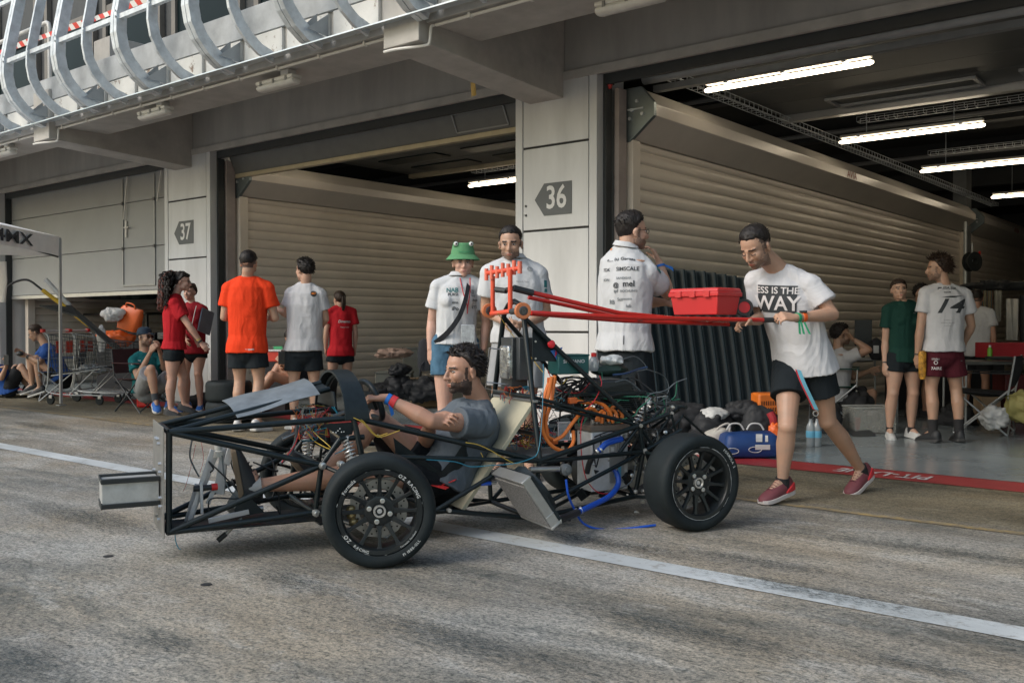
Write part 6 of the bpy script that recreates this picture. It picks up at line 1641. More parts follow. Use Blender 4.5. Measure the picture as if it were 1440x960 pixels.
# ---- curly haired woman and the one with the laptop
J_, at = standing(249, 584, 376, (.90,.30), D=11.8, gap=.09)
I9 = person('woman with long dark red curls in a red T-shirt, standing side-on', J_['D'], J_['H']*.985, (256,396,0), (247,417,0), (244,497,0), (.90,.25), hf=(.95,.15,-.08), sh={'R':(245,427,-.14),'L':(250,425,.18)},
    arms={'R':[(266,458,-.16),(283,482,-.10)],'L':[(262,455,.2),(275,475,.2)]}, legs={'R':[(242,532,-.08),(240,576,-.08),(250,579,-.08)],'L':[(258,530,.10),(259,569,.12),(270,572,.12)]}, skin='fair',
    hair=('curlcap', HB, ), fem=True, top=dict(m=redc, hem=.08, slv=.62, ease=.016), bottom=dict(m=blackc_, len=.28, fl=.0), shoes=sh_b, voxel=.009, legw=1.05, hands={'R':dict(d=(.6,0,-.7), pn=(-.4,.5,0), th=(.6,-.2,.5), curl=.3)})
P = I9['P']; random.seed(31)
for nm, m, n, seed_ in (('curls', HB, 95, 1), ('red_curls', HR, 50, 2)):
    mb = MB(); random.seed(seed_)
    for k in range(n):
        a = random.uniform(-1.3, 1.3) if nm == 'curls' else random.uniform(-.9,.9); 
        st = V((-.02-.08*math.cos(a), .085*math.sin(a), random.uniform(.0,.125))); L_ = random.uniform(.16,.34) if nm == 'curls' else random.uniform(.26,.40)
        ph = random.uniform(0,6.28); pts = []
        for i in range(26):
            t = i/25; bulge = .085*math.sin(min(1,t*1.8)*PI*.6)
            q = st+V((-.035-bulge*1.5*math.cos(a), bulge*1.3*math.sin(a)*.9, .02*math.sin(t*4)-L_*t)); r_ = .012
            q += V((math.cos(ph+t*26)*r_, math.sin(ph+t*26)*r_, 0)); pts.append(P(*q))
        mb.tube(pts, [.0088*(1-.4*i/25) for i in range(26)], 5)
    mb.build(nm, m, I9['T'], smooth=60)
glasses(I9, mat('glasses_black'))
band(I9,'R',.9,.02, mat('box_dark'), .030, 'watch'); band(I9,'R',.78,.01, mat('band_yellow', (.6,.5,.1), .6), .031)
J_, at = standing(271, 578, 395, (-.1,-1), D=12.4, gap=.09)
I10 = person('woman in dark red T-shirt holding a laptop, half hidden by the curly-haired woman', J_['D'], J_['H'], (267,411,0), (270,428,0), (272,493,0), (-.05,-1), hf=(-.2,-1,.0), sh={'L':(285,436,0),'R':(257,436,0)},
    arms={'L':[(291,462,.02),(294,462,-.20)],'R':[(254,462,0),(262,478,-.2)]}, legs=J_['legs'], skin='fair', hair=('bun', HD), fem=True, top=dict(m=cloth('tshirt_deep_red', (.27,.015,.025)), hem=-.06, slv=.6, ease=.014), bottom=dict(m=blackc_, len=.3), shoes=sh_blu, voxel=.010,
    hands={'L':dict(d=(.1,-.5,.6), pn=(-.9,.1,0), th=(-.2,-.3,.8), curl=.6)})
P = I10['P']
MB().ell(P(-.09,0,.09), .035, noise_amp=.15, nf=30).build('hair_bun', HD, I10['T'])
for x, c_ in ((262,'lanyard_red'),(276,'lanyard_blue')): MB().tube(bez([pd(x,430,12.28), pd((x+269)/2,445,12.22), pd(269,460,12.2)],10), .006, 6).build('lanyard', mat(c_) if c_ == 'lanyard_red' else mat('strap_white', (.55,.55,.55), .6), I10['T'])
lc = pd(289,452,12.05)
LT = thing('laptop', 'closed grey laptop held upright by the woman in dark red', 'laptop', lc)
R_ = Matrix.Rotation(YAW+1.15,3,'Z') @ Matrix.Rotation(.30,3,'Y')
MB().box(lc, (.22,.012,.30), R_).build('base', mat('laptop_grey', (.20,.23,.27), .35, .5), LT, bevel=.005)
MB().box(lc+R_ @ V((0,-.011,0)), (.22,.008,.30), R_).build('screen_lid', mat('laptop_grey'), LT, bevel=.004)

# ---- woman in dark green and man with the number on his back, in the right garage
J_, at = standing(1268, 617, 388, (.1,-1), D=9.3)
I11 = person('woman in a dark green T-shirt and black shorts facing the camera in the right-hand garage', J_['D'], J_['H'], (1264,408,0), (1271,426,0), (1271,503,0), (.15,-1), hf=(-.12,-1,.12), sh={'R':(1249,437,0),'L':(1294,438,0)},
    arms={'R':[(1245,480,.03),(1244,512,-.02)],'L':[(1300,478,.05),(1301,510,.03)]}, legs=J_['legs'], skin='light', hair=('bun', HD), fem=True, top=dict(m=greenc, hem=-.08, slv=.55, ease=.016), bottom=dict(m=blackc_, len=.40), shoes=sh_w, sock=(skd[0],.05), voxel=.0085, legw=1.1)
P = I11['P']; mb = MB()
for k in range(24):
    a = random.uniform(0,6.28); r_ = .018*random.random()
    mb.tube(bez([P(-.095,.02,.06), P(-.10+r_*math.cos(a),.055+r_*math.sin(a),0), P(-.08+r_*math.cos(a),.075+r_*math.sin(a)*1.6,-.09), P(-.07,.075+r_*.6*math.sin(a),-.20)],10), [.006]*9+[.001], 5)
mb.build('ponytail', HD, I11['T'])
band(I11,'R',.93,.012, mat('box_dark'), .028)
printon(I11, text_mesh('~', .05, True), (1286,440), (1,0), inkg, name='chest_mark')
J_, at = standing(1328, 622, 356, (-.1,1), D=9.05, gap=.13)
I12 = person('man in maroon shorts and white T-shirt with a big 14 on the back', J_['D'], J_['H'], (1319,378,.03), (1328,404,0), (1326,494,0), (-.08,1), hf=(-.95,.28,-.05), sh={'L':(1302,414,0),'R':(1356,416,0)},
    arms={'L':[(1294,462,-.02),(1290,500,.0)],'R':[(1366,458,.05),(1356,482,.16)]}, legs=J_['legs'], skin='mid', hair=('flop', HD, ), beard='stubble', top=dict(m=white, hem=.0, slv=.55, ease=.024), bottom=dict(m=maroon, len=.66, fl=.022), shoes=sh_b, sock=(skd[0],.13), voxel=.0085, eyes=False,
    hands={'L':dict(d=(.05,0,-1), pn=(.7,.3,0), th=(.1,.9,0), curl=.6)})
for q, tx, sz, sh_ in (((1332,405),'P*.SSA.SSR',.034,.2),((1332,411),'TEAM',.022,.2),((1333,431),'14',.185,.35)): printon(I12, text_mesh(tx, sz, True, sh_, 1.5 if tx == '14' else 1.15), q, (1,0), ink, name='back_print')
printon(I12, poly_mesh([[(-.09,.0),(.0,.014),(.13,.016),(.03,-.002)]]), (1337,418), (1,0), ink, name='number_stroke'); printon(I12, poly_mesh([[(-.03,0),(.04,.012),(.0,-.008)]]), (1347,438), (1,0), ink, name='swoosh_mark')
for y, w_ in ((450,.10),(454,.16),(458,.12)): printon(I12, text_mesh('TECHNICS RACING' if y == 454 else 'FORMULA', .014), (1333,y), (1,0), inkg, name='back_print')
for q, tx, sz, m in (((1316,505),'STREET',.022,inkw),((1316,510),'O',.05,inkw),((1317,518),'7AIRE',.038,inkw),((1352,507),'xx',.02,inkg)): printon(I12, text_mesh(tx, sz, True), q, (1,0), m, name='shorts_print', on='shorts')
band(I12,'L',.94,.012, mat('box_dark'), .030)
q = pd(1296,513,9.0); sn = MB()
sn.loft([ell_ring(pd(1297,y,8.98), RT, FH, w_, .02, 12, .7) for y, w_ in ((493,.02),(497,.035),(515,.035),(530,.03),(533,.02))])
sn.build('snack_bag', mat('bag_orange_pattern', (.50,.20,.03), .4, var=.8, vs=28, col2=(.85,.42,.05)), label='orange patterned snack bag held by the man with the 14 shirt', cat='bag')
# ---- people deeper in the right garage
J_, at = standing(1292, 590, 402, (.3,-1), D=11.4)
I13 = person('dark-haired person mostly hidden between the green shirt and the 14 shirt', J_['D'], J_['H'], J_['head'], J_['neck'], J_['pelvis'], (.3,-1), legs=J_['legs'], skin='tan', hair=('messy', HB), top=dict(m=drk), bottom=dict(m=drk, len=.9), shoes=sh_b, voxel=.012, eyes=False)
J_, at = standing(1372, 585, 408, (.5,.8), D=11.7)
I14 = person('person in a white T-shirt just right of the man with the 14 shirt', J_['D'], J_['H'], J_['head'], J_['neck'], J_['pelvis'], (.5,.8), legs=J_['legs'], skin='tan', hair=('short', HB), top=dict(m=white, slv=.6), bottom=dict(m=drk, len=.7), shoes=sh_b, voxel=.012, eyes=False)
# seated at the table
I15 = person('man in white T-shirt sitting in the right-hand garage, hand on his face', 10.8, 1.78, (1183,471,0), (1179,492,0), (1180,560,0), (.85,-.3), hf=(.9,-.2,0), sh={'R':(1190,504,-.12),'L':(1180,502,.2)},
    arms={'R':[(1222,492,-.2),(1200,477,-.12)],'L':[(1200,530,.2),(1222,522,.2)]}, legs={'R':[(1226,555,-.1),(1224,603,-.1),(1235,606,-.1)],'L':[(1226,553,.1),(1222,600,.1),(1232,603,.1)]}, skin='mid', hair=('messy', HB), beard='stubble',
    top=dict(m=white, slv=.6, hem=-.05), bottom=dict(m=drk, len=.8), shoes=sh_b, voxel=.010, hands={'R':dict(d=(-.5,0,.6), pn=(-.8,0,-.2), th=(0,.8,0), curl=.6)})
# ---- seated people on the left
I16 = person('seated man in teal jersey, navy cap and sunglasses, holding a camera', 12.3, 1.80, (204,474,-.02), (203,497,0), (207,549,0), (.75,-.60), hf=(.85,-.42,.03), sh={'R':(188,508,-.12),'L':(222,506,.08)},
    arms={'R':[(194,530,-.26),(212,494,-.30)],'L':[(233,520,.02),(224,492,-.16)]}, legs={'R':[(212,519,-.42),(219,564,-.40),(222,572,-.55)],'L':[(243,528,-.15),(240,568,-.05),(250,571,-.1)]}, skin='mid', hair=('short', HB), beard='stubble',
    top=dict(m=tealc, slv=.6, hem=-.06), bottom=dict(m=khaki, len=.82, fl=.02), shoes=dict(m=mat('shoe_blue'), sole=mat('sole_white'), lace=mat('shoe_black')), sock=(mat('sock_dark_grey', (.06,.07,.08), .9), .10), voxel=.009,
    hands={'R':dict(d=(.55,-.1,.7), pn=(.3,.8,0), th=(-.4,.2,.8), curl=.75),'L':dict(d=(-.1,-.2,.8), pn=(-.7,.2,0), th=(-.4,-.4,.4), curl=.6)})
P = I16['P']; navy = mat('cap_navy', (.012,.03,.055), .8, bump=.2)
cp_ = MB().lathe([(0,.135),(.04,.133),(.075,.115),(.090,.08),(.094,.04),(.088,.036),(.08,.08),(0,.12)], P(-.010,0,0), I16['hU'], 28, caps=False).build('cap', navy, I16['T'])
MB().prism([P(.075,-.065,.042), P(.075,.065,.042), P(.145,.045,.034), P(.160,0,.034), P(.145,-.045,.034)], I16['hU']*.005).build('cap_peak', navy, cp_, smooth=30)
glasses(I16, mat('glasses_black'), .024, mat('lens_black', (.005,.006,.008), .08))
for q, tx, sz in (((206,520),'V',.06),((196,507),'MIX',.02),((186,512),'ero',.025)): printon(I16, text_mesh(tx, sz, True), q, (1,0), inkw, name='jersey_print')
camc = pd(229,472,11.95)
KM = thing('photo_camera', 'black camera held to the face by the seated man in teal', 'camera', camc)
Rk = Matrix.Rotation(YAW-.45,3,'Z')
MB().box(camc, (.13,.06,.085), Rk).build('camera_body', mat('box_dark'), KM, bevel=.008)
MB().lathe([(0,0),(.035,0),(.035,.06),(.038,.065),(.038,.10),(.03,.10),(.03,.09),(0,.09)], camc, C3((.85,-.5,.0)), 20, caps=False).build('lens', mat('box_dark'), KM)
I17 = person('man in a blue T-shirt sitting bent forward on a camping chair at the far left', 14.2, 1.75, (50,468,0), (64,485,0), (88,532,0), (-.95,-.25), hf=(-.85,-.2,-.42), sh={'L':(66,497,-.12),'R':(62,492,.2)},
    arms={'L':[(55,509,-.18),(36,500,-.12)],'R':[(50,507,.2),(33,497,.1)]}, legs={'L':[(52,504,-.10),(56,546,-.10),(44,550,-.1)],'R':[(42,503,.12),(46,542,.14),(34,546,.1)]}, skin='mid', hair=('short', HD), up_hint=1,
    top=dict(m=bluec, slv=.6, hem=-.03, wr=.006), bottom=dict(m=drk, len=.45), shoes=sh_bw, voxel=.010, hands={'L':dict(d=(-.8,0,.1), pn=(0,.6,.4), th=(0,0,1), curl=.8)})
glasses(I17, mat('glasses_black')); band(I17,'L',.78,.03, mat('box_dark'), .035, 'watch')
I18 = person('person half out of the frame at far left, sitting low with a phone', 14.6, 1.75, (-14,497,0), (-8,514,0), (10,545,0), (-.6,-.6), sh={'L':(-2,519,-.1),'R':(-14,518,.1)}, arms={'L':[(2,532,-.25),(9,514,-.3)],'R':[(-12,532,.1),(0,518,-.1)]},
    legs={'L':[(30,516,-.1),(52,547,-.2),(60,548,-.2)],'R':[(22,517,.1),(40,545,.1),(48,547,.1)]}, skin='mid', hair=('short', HD), top=dict(m=bluec, slv=.6), bottom=dict(m=drk, len=.9), shoes=sh_b, voxel=.012, eyes=False, hands={'L':dict(d=(0,-.2,.9), pn=(-.6,0,0), th=(-.5,0,.5), curl=.7)})
PH = pd(9,506,14.15)
MB().box(PH, (.075,.010,.15), Matrix.Rotation(YAW,3,'Z')).build('phone', mat('box_dark'), label='dark phone held up by the person at the left edge', cat='phone', bevel=.004)
# seated behind the orange shirt
I19 = person('person in dark clothes sitting low behind the orange-red shirt, looking at a phone', 11.5, 1.75, (412,476,0), (414,494,0), (424,540,0), (-.75,-.55), hf=(-.5,-.5,-.6), sh={'L':(408,505,-.15),'R':(412,500,.15)}, arms={'L':[(410,526,-.30),(400,512,-.42)],'R':[(400,520,.1),(396,512,-.1)]},
    legs={'L':[(382,528,-.35),(350,562,-.4),(345,545,-.5)],'R':[(392,515,.05),(362,560,-.1),(352,562,-.1)]}, skin='tan', hair=('short', HB), top=dict(m=drk, slv=.6), bottom=dict(m=drk, len=.35), shoes=sh_bw, sock=(mat('sock_white', (.5,.5,.5), .9), .06), voxel=.010, eyes=False, up_hint=1, hands={'L':dict(d=(-.5,-.2,.6), pn=(-.4,.4,0), th=(-.4,0,.6), curl=.7)})
MB().box(pd(396,503,11.0), (.075,.012,.15), Matrix.Rotation(YAW+.3,3,'Z')).build('phone', mat('box_dark'), label='dark phone in the hand of the person sitting behind the orange shirt', cat='phone', bevel=.004)
# ================================================================== THINGS STANDING ABOUT
def rotz(a): return Matrix.Rotation(a, 4, 'Z')
class LB(MB):            # builds in a local frame M
    def __init__(s, M): super().__init__(); s.M = M
    def build(s, name, m, parent=None, **kw):
        s.v = [s.M @ p for p in s.v]; return MB.build(s, name, m, parent, **kw)
def camp_chair(c, ang, fab, frm, label, back_h=.80):
    M = Matrix.Translation(c) @ rotz(ang)
    T = thing('camping_chair', label, 'chair', c, 'folding camping chairs')
    w, d = .27, .25; sh = .43
    for sx in (-1,1):
        LB(M).tube([(d,sx*w,0),(-d,sx*w,sh+.02)], .010, 8).tube([(-d,sx*w,0),(d,sx*w,sh+.02)], .010, 8).build('side_legs', frm, T)
        LB(M).tube([(-d,sx*w,sh*.95),(-d-.06,sx*w,back_h)], .010, 8).build('back_post', frm, T)
        LB(M).tube([(d,sx*w,sh),(d+.01,sx*w,.62)], .009, 8).build('arm_post', frm, T)
        LB(M).box((0.0,sx*w,.625), (.56,.06,.012)).build('armrest', fab, T, bevel=.004)
    for x in (d,-d): LB(M).tube([(x,-w,.02),(-x*.0+x,w,sh*.9)], .009, 8).tube([(x,w,.02),(x,-w,sh*.9)], .009, 8).build('cross_legs', frm, T)
    def sling(p00, p10, sag, name, th=.008):
        n = 8; vs = []; fs = []
        for i in range(n+1):
            for j in range(n+1):
                u, v = i/n, j/n; y = lerp(-w, w, v); p = V(p00).lerp(V(p10), u); vs.append(V((p.x, y, p.z))+sag*math.sin(PI*v)*(.4+.6*math.sin(PI*u)))
        k = len(vs); nn = V((0,0,-th)) if abs(sag.z) > .01 else V((-th,0,0)); vs += [q+nn for q in vs[:]]
        for i in range(n):
            for j in range(n):
                a = i*(n+1)+j; fs += [(a,a+1,a+n+2,a+n+1), (k+a,k+a+n+1,k+a+n+2,k+a+1)]
        for j in range(n): fs += [(j,k+j,k+j+1,j+1),(n*(n+1)+j,n*(n+1)+j+1,k+n*(n+1)+j+1,k+n*(n+1)+j),(j*(n+1),(j+1)*(n+1),k+(j+1)*(n+1),k+j*(n+1)),(j*(n+1)+n,k+j*(n+1)+n,k+(j+1)*(n+1)+n,(j+1)*(n+1)+n)]
        LB(M).add(vs, fs).build(name, fab, T, smooth=50)
    sling((-d,0,sh-.01),(d,0,sh+.01), V((0,0,-.05)), 'seat'); sling((-d-.0,0,sh+.06),(-d-.06,0,back_h), V((-.05,0,0)), 'backrest')
    return T
fabb = mat('chair_fabric_black', (.02,.022,.026), .85, bump=.2, bs=150); fabg = mat('chair_fabric_green', (.015,.07,.055), .85); fabbl = mat('chair_fabric_blue', (.03,.07,.20), .85); fabr = mat('chair_fabric_red_black', (.05,.015,.018), .85)
frd = mat('chair_tube_dark', (.05,.055,.06), .4, .5); frl = mat('chair_tube_light', (.40,.42,.43), .4, .5)
c = gp(196, 581); camp_chair(pd(203,575,12.35)*1 if False else V((pd(204,500,12.38).x, pd(204,500,12.38).y, 0)), YAW-.55, fabr, frd, 'dark camping chair under the man in the teal jersey')
q = pd(86,500,14.25); camp_chair(V((q.x,q.y,0)), YAW+PI+.25, fabbl, frl, 'blue camping chair with pale legs under the man in blue')
q = pd(1172,500,10.85); camp_chair(V((q.x,q.y,0)), YAW-.35, fabg, frl, 'green camping chair under the man with his hand on his face', .78)
q = pd(1385,500,9.9); camp_chair(V((q.x,q.y,0)), YAW+PI-.6, fabb, frl, 'empty black camping chair at the right edge below the table')

# gazebo
gz = mat('gazebo_fabric', (.90,.895,.88), .8, bump=.15, bs=12, var=.05)
q = pd(84,333,13.2); cx_, cy_ = q.x, q.y; zt = q.z; zb_ = pd(82,360,13.2).z
GZ = thing('gazebo', 'off-white folding gazebo with black letters on its valance at the left edge', 'gazebo', (cx_, cy_, 0))
gx = cx_-3.0; gy = cy_-3.0*.98
def val(p, q, name='valance'):
    p = V(p); q = V(q); n = 24; vs = []; d = (q-p).normalized(); s_ = d.cross(Z)
    for i in range(n+1):
        t = i/n; b = p.lerp(q, t); wv = .012*math.sin(t*23); vs += [V((b.x,b.y,zt))-Z*.03*math.sin(PI*t), V((b.x,b.y,zb_))+s_*wv+Z*.02*math.sin(PI*t)]
    k = len(vs); vs += [v+s_*.004 for v in vs[:]]
    fs = []
    for i in range(n): a = 2*i; fs += [(a,a+1,a+3,a+2),(k+a,k+a+2,k+a+3,k+a+1),(a,a+2,k+a+2,k+a),(a+1,k+a+1,k+a+3,a+3)]
    MB().add(vs, fs).build(name, gz, GZ, smooth=60)
c1 = V((cx_,cy_,0)); c2 = c1-RT*3.0; c4 = c1+RT*.1-FH*2.7; c3 = c4-RT*3.0
val(c1, c2); val(c2, c3); val(c3, c4); val(c4, c1)
ap = (c1+c3)/2; 
MB().add([V((c.x,c.y,zt)) for c in (c1,c2,c3,c4)]+[V((ap.x,ap.y,zt+.38))]+[V((c.x,c.y,zt-.01)) for c in (c1,c2,c3,c4)]+[V((ap.x,ap.y,zt+.36))], [(0,1,4),(1,2,4),(2,3,4),(3,0,4),(6,5,9),(7,6,9),(8,7,9),(5,8,9),(0,5,6,1),(1,6,7,2),(2,7,8,3),(3,8,5,0)]).build('canopy', gz, GZ, smooth=0)
for c in (c1,c2,c3,c4):
    MB().bb(c.x-.018,c.x+.018,c.y-.018,c.y+.018,.03,zb_+.25).build('leg', frl, GZ, smooth=0, bevel=.003)
    MB().bb(c.x-.05,c.x+.05,c.y-.05,c.y+.05,0.002,.012).build('foot_plate', frl, GZ, smooth=0)
MB().tube([V((c1.x,c1.y,zb_-.02)), c1-RT*.75+Z*(zt-.06), c1-RT*1.5+Z*zb_], .012, 8).build('truss', frd, GZ)
dv_ = (c1-c4).normalized(); tp = c4.lerp(c1, .50); place_text('4MX', .21, V((tp.x,tp.y,(zt+zb_)/2-.0)), dv_, (0,0,1), ink, 'valance_lettering', GZ, bold=True, width=2.3, lift=.03)
MB().loft([ell_ring(V((pd(3,y,13.1).x, pd(3,y,13.1).y, z_)), V((1,0,0)), V((0,1,0)), w_, .04, 12) for y, z_, w_ in ((370,pd(3,368,13.1).z,.10),(395,pd(3,395,13.1).z,.13),(425,pd(3,425,13.1).z,.06))]).build('rolled_sidewall', gz, GZ)

# shopping carts
def cart(c, ang, label):
    M = Matrix.Translation(c) @ rotz(ang); T = thing('shopping_cart', label, 'shopping cart', c, 'wire shopping carts')
    wire = mat('cart_wire', (.07,.08,.085), .4, .7)
    def quad(a, b, c_, d, nu, nv, name):
        a, b, c_, d = map(V, (a,b,c_,d)); mb = LB(M)
        for i in range(nu+1): t = i/nu; mb.tube([a.lerp(b,t), d.lerp(c_,t)], .0028 if 0 < i < nu else .005, 5)
        for i in range(nv+1): t = i/nv; mb.tube([a.lerp(d,t), b.lerp(c_,t)], .0028 if 0 < i < nv else .006, 5)
        mb.build(name, wire, T)
    L, W, w2 = .80, .27, .20; zb, z1, z2 = .45, .98, .86
    quad((-.35,-W,zb-.02),(.45,-w2,zb+.08),(.48,-w2-.02,z2),(-.42,-W,z1), 16, 8, 'basket_side'); quad((-.35,W,zb-.02),(.45,w2,zb+.08),(.48,w2+.02,z2),(-.42,W,z1), 16, 8, 'basket_side')
    quad((.45,-w2,zb+.08),(.45,w2,zb+.08),(.48,w2+.02,z2),(.48,-w2-.02,z2), 9, 7, 'basket_front'); quad((-.35,-W,zb-.02),(-.35,W,zb-.02),(.45,w2,zb+.08),(.45,-w2,zb+.08), 10, 14, 'basket_floor'); quad((-.35,-W,zb-.02),(-.35,W,zb-.02),(-.42,W,z1),(-.42,-W,z1), 10, 7, 'basket_back')
    mb = LB(M)
    for s_ in (-1,1): mb.tube(bez([(-.50,s_*W,1.02),(-.40,s_*W,.9),(-.42,s_*W,.35),(-.38,s_*W,.16),(.40,s_*w2,.13)],20), .011, 8).tube([(-.38,s_*W*.95,.40),(.38,s_*w2,.50)], .008, 8).tube([(-.1,s_*.24,.14),(.3,s_*.2,.5)], .008, 8)
    mb.tube([(-.38,-W,.16),(-.38,W,.16)], .008, 8).tube([(.40,-w2,.13),(.40,w2,.13)], .008, 8).build('chassis', frl, T)
    mb = LB(M).tube([(-.50,-W-.01,1.03),(-.50,W+.01,1.03)], .014, 12); mb.build('handle', mat('sticker_white'), T)
    for s_ in (-1,1): LB(M).box((-.50,s_*W,1.03), (.05,.06,.05)).build('handle_end', mat('cap_red'), T, bevel=.008)
    for s_ in (-1,1): LB(M).box((-.37,s_*.10,.80), (.01,.14,.17)).build('seat_flap', mat('flap_red', (.55,.05,.03), .5), T, bevel=.006)
    for x, y in ((-.36,-W),(-.36,W),(.38,-w2),(.38,w2)):
        w_ = LB(M).lathe([(.0,-.014),(.055,-.016),(.062,-.01),(.062,.01),(.055,.016),(0,.014)], (x-.02,y,.064), (0,1,0), 20).build('castor', rubber, T)
        LB(M).box((x-.01,y,.11), (.05,.045,.05)).build('fork', frl, w_, bevel=.004)
    return T
q = pd(122,500,13.55); cart(V((q.x,q.y,0)), YAW-.25, 'wire shopping cart with red handle ends left of the teal-shirted man')
q = pd(155,500,14.2); cart(V((q.x,q.y,0)), YAW-.1, 'second wire shopping cart, behind the first, holding orange and white bags')
# things on the carts
def slab(pts, th, name, m, label, cat, D):
    P_ = [pd(x, y, D+(dd[0] if dd else 0)) for x, y, *dd in pts]
    return MB().prism(P_, Z*th).build(name, m, label=label, cat=cat, bevel=.004, smooth=0)
slab([(55,431),(100,431,.12),(188,505,.1),(184,512,0),(108,446,0)], .025, 'black_board', mat('board_black', (.03,.035,.038), .5), 'black board lying slantwise across the shopping carts', 'board', 13.5)
def blob(name, px, py, D, rx, ry, rz, m, label, cat, n=.25, nf=6, rot=0, parent=None, group=None, sq=None, remesh=False):
    c = pd(px, py, D); a = YAW+rot; ax = (V((math.cos(a),math.sin(a),0)), V((-math.sin(a),math.cos(a),0)), Z)
    mb = MB().ell(c, (rx,ry,rz), ax, 60, 36)
    out = []
    for p in mb.v:
        d = p-c; k = 1+n*noise.noise(p*nf)+n*.5*noise.noise(p*nf*2.7)
        k += n*.08*noise.noise(p*nf*5+V((2,7,1)))-n*.09*max(0,.18-abs(noise.noise(p*nf*3.1+V((1,5,9)))))/.18
        w_ = abs(noise.noise(p*nf*1.6+V((5,5,5))))
        k -= n*.35*max(0, .25-w_)/.25
        if sq: 
            e = sq; d = sum((ax[i]*math.copysign(abs(d.dot(ax[i])/r)**e, d.dot(ax[i]))*r for i, r in enumerate((rx,ry,rz))), V((0,0,0)))
        q = c+d*k
        q.z = max(q.z, .012 if c.z < .5 else c.z-rz*.8); out.append(q)
    mb.v = out
    return mb.build(name, m, parent, smooth=75, label=label, cat=cat, group=group)
obag = mat('bag_orange', (.75,.13,.02), .45, bump=.3, bs=8); wbag = mat('bag_white', (.55,.56,.56), .5, bump=.4, bs=10); bbag = mat('bag_black', (.018,.02,.024), .7, bump=.4, bs=14)
c0 = pd(183,447,14.1); Rm = Matrix.Rotation(YAW-.3,3,'Z') @ Matrix.Rotation(.25,3,'Y')
OB = thing('orange_bag', 'bright orange bag standing on the shopping cart behind the man in teal', 'bag', pd(183,468,14.1))
MB().loft([ell_ring(c0+Rm @ V((x,0,z_)), Rm @ V((1,0,0)), Rm @ V((0,1,0)), w_, d_, 20, .45) for z_, x, w_, d_ in ((-.18,0,.16,.08),(-.08,.01,.18,.09),(.08,.0,.19,.07),(.16,.02,.17,.03))]).build('bag_body', obag, OB, smooth=60)
MB().tube(bez([c0+Rm @ V((-.08,-.04,.15)), c0+Rm @ V((-.07,-.05,.21)), c0+Rm @ V((.06,-.05,.21)), c0+Rm @ V((.08,-.04,.15))],12), .010, 6).build('handle', obag, OB)
blob('white_bag', 158, 443, 14.0, .17,.10,.12, wbag, 'white bag beside the orange bag on the shopping carts', 'bag', .3, 7)
blob('orange_bag_low', 160, 478, 14.2, .30,.15,.15, obag, 'orange folded bag lying lower in the shopping cart', 'bag', .3, 6).name = 'orange_bag'
blob('white_bag', 143, 478, 13.75, .07,.05,.22, wbag, 'white bag hanging down the side of the first shopping cart', 'bag', .2, 7)
blob('crumpled_foil', 130, 520, 13.5, .25,.12,.07, mat('foil_grey', (.35,.37,.38), .4, .4, bump=.5, bs=20), 'crumpled grey wrapping in the bottom of the first shopping cart', 'wrapping', .5, 12)
pp = bez([pd(8,420,13.6), pd(10,405,13.6), pd(22,396,13.6), pd(40,394,13.6), pd(60,408,13.6)], 24)
PO = thing('flexible_pole', 'bent pole, black at its tip and yellow below, sticking out of the shopping carts', 'pole', pd(125,455,13.6))
MB().tube(pp, .016, 8).build('pole_tip', frd, PO); MB().tube([pd(60,408,13.6), pd(92,432,13.6), pd(125,458,13.6)], .028, 10).build('pole_sleeve', mat('sleeve_yellow', (.62,.42,.03), .5), PO)
MB().tube([pd(64,393,13.7), pd(98,430,13.7)], .035, 12).build('metal_tube', galv, label='silver metal tube leaning out of the shopping carts', cat='tube')
q = pd(207,560,12.9)
RJ = thing('jerrycan', 'red jerrycan on the ground under the dark camping chair', 'jerrycan', V((q.x,q.y,0)))
MB().box(V((q.x,q.y,.15)), (.24,.16,.29), Matrix.Rotation(YAW,3,'Z')).build('can_body', mat('cap_red'), RJ, bevel=.025); MB().tube(bez([V((q.x-.08,q.y,.29)),V((q.x-.05,q.y,.35)),V((q.x+.05,q.y+.02,.35)),V((q.x+.08,q.y+.03,.29))],10), .012, 8).build('handle', mat('cap_red'), RJ)
# tyre stack
q = pd(322,575,11.0)
for k in range(2):
    z0 = .004+k*.235; h = .23
    MB().lathe([(.17,.02),(.20,.0),(.235,.0),(.255,.02),(.26,.05),(.26,h-.05),(.255,h-.02),(.235,h),(.20,h),(.17,h-.02),(.165,h-.06),(.165,.06)], V((q.x,q.y,z0)), Z, 48, caps=False, closed=True).build('tyre', rubber, label=['black slick tyre lying flat, bottom of the stack behind the orange shirt','black slick tyre lying flat, top of the stack behind the orange shirt'][k], cat='tyre', group='stacked spare tyres', smooth=50)
# dark cabinet and odds behind the white shirt
def boxthing(name, px, py, D, size, m, label, cat, rot=0, lid=None, ground=True, group=None, lidm=None, bev=.01):
    q = pd(px, py, D); z0 = .008 if ground else q.z
    T = thing(name, label, cat, V((q.x,q.y,z0)), group); R = Matrix.Rotation(YAW+rot,3,'Z')
    MB().box(V((q.x,q.y,z0+size[2]/2)), size, R).build('box_body', m, T, bevel=bev)
    MB().box(V((q.x,q.y,z0+size[2]+.012)), (size[0]+.02,size[1]+.02,.022), R).build('lid', lidm or m, T, bevel=.005)
    return T
t_ = boxthing('equipment_case', 391, 505, 12.0, (.26,.3,.78), bbag, 'upright black equipment case with a green label behind the white shirt', 'case')
q = pd(391,489,11.83); MB().box(q, (.11,.01,.04), Matrix.Rotation(YAW,3,'Z')).build('label_plate', mat('label_green', (.08,.45,.2), .5), t_, smooth=0)
boxthing('parts_box', 386, 508, 11.6, (.20,.2,.12), mat('flap_red'), 'small red and white box between the orange and white shirts', 'box', ground=False, lidm=mat('sticker_white'))
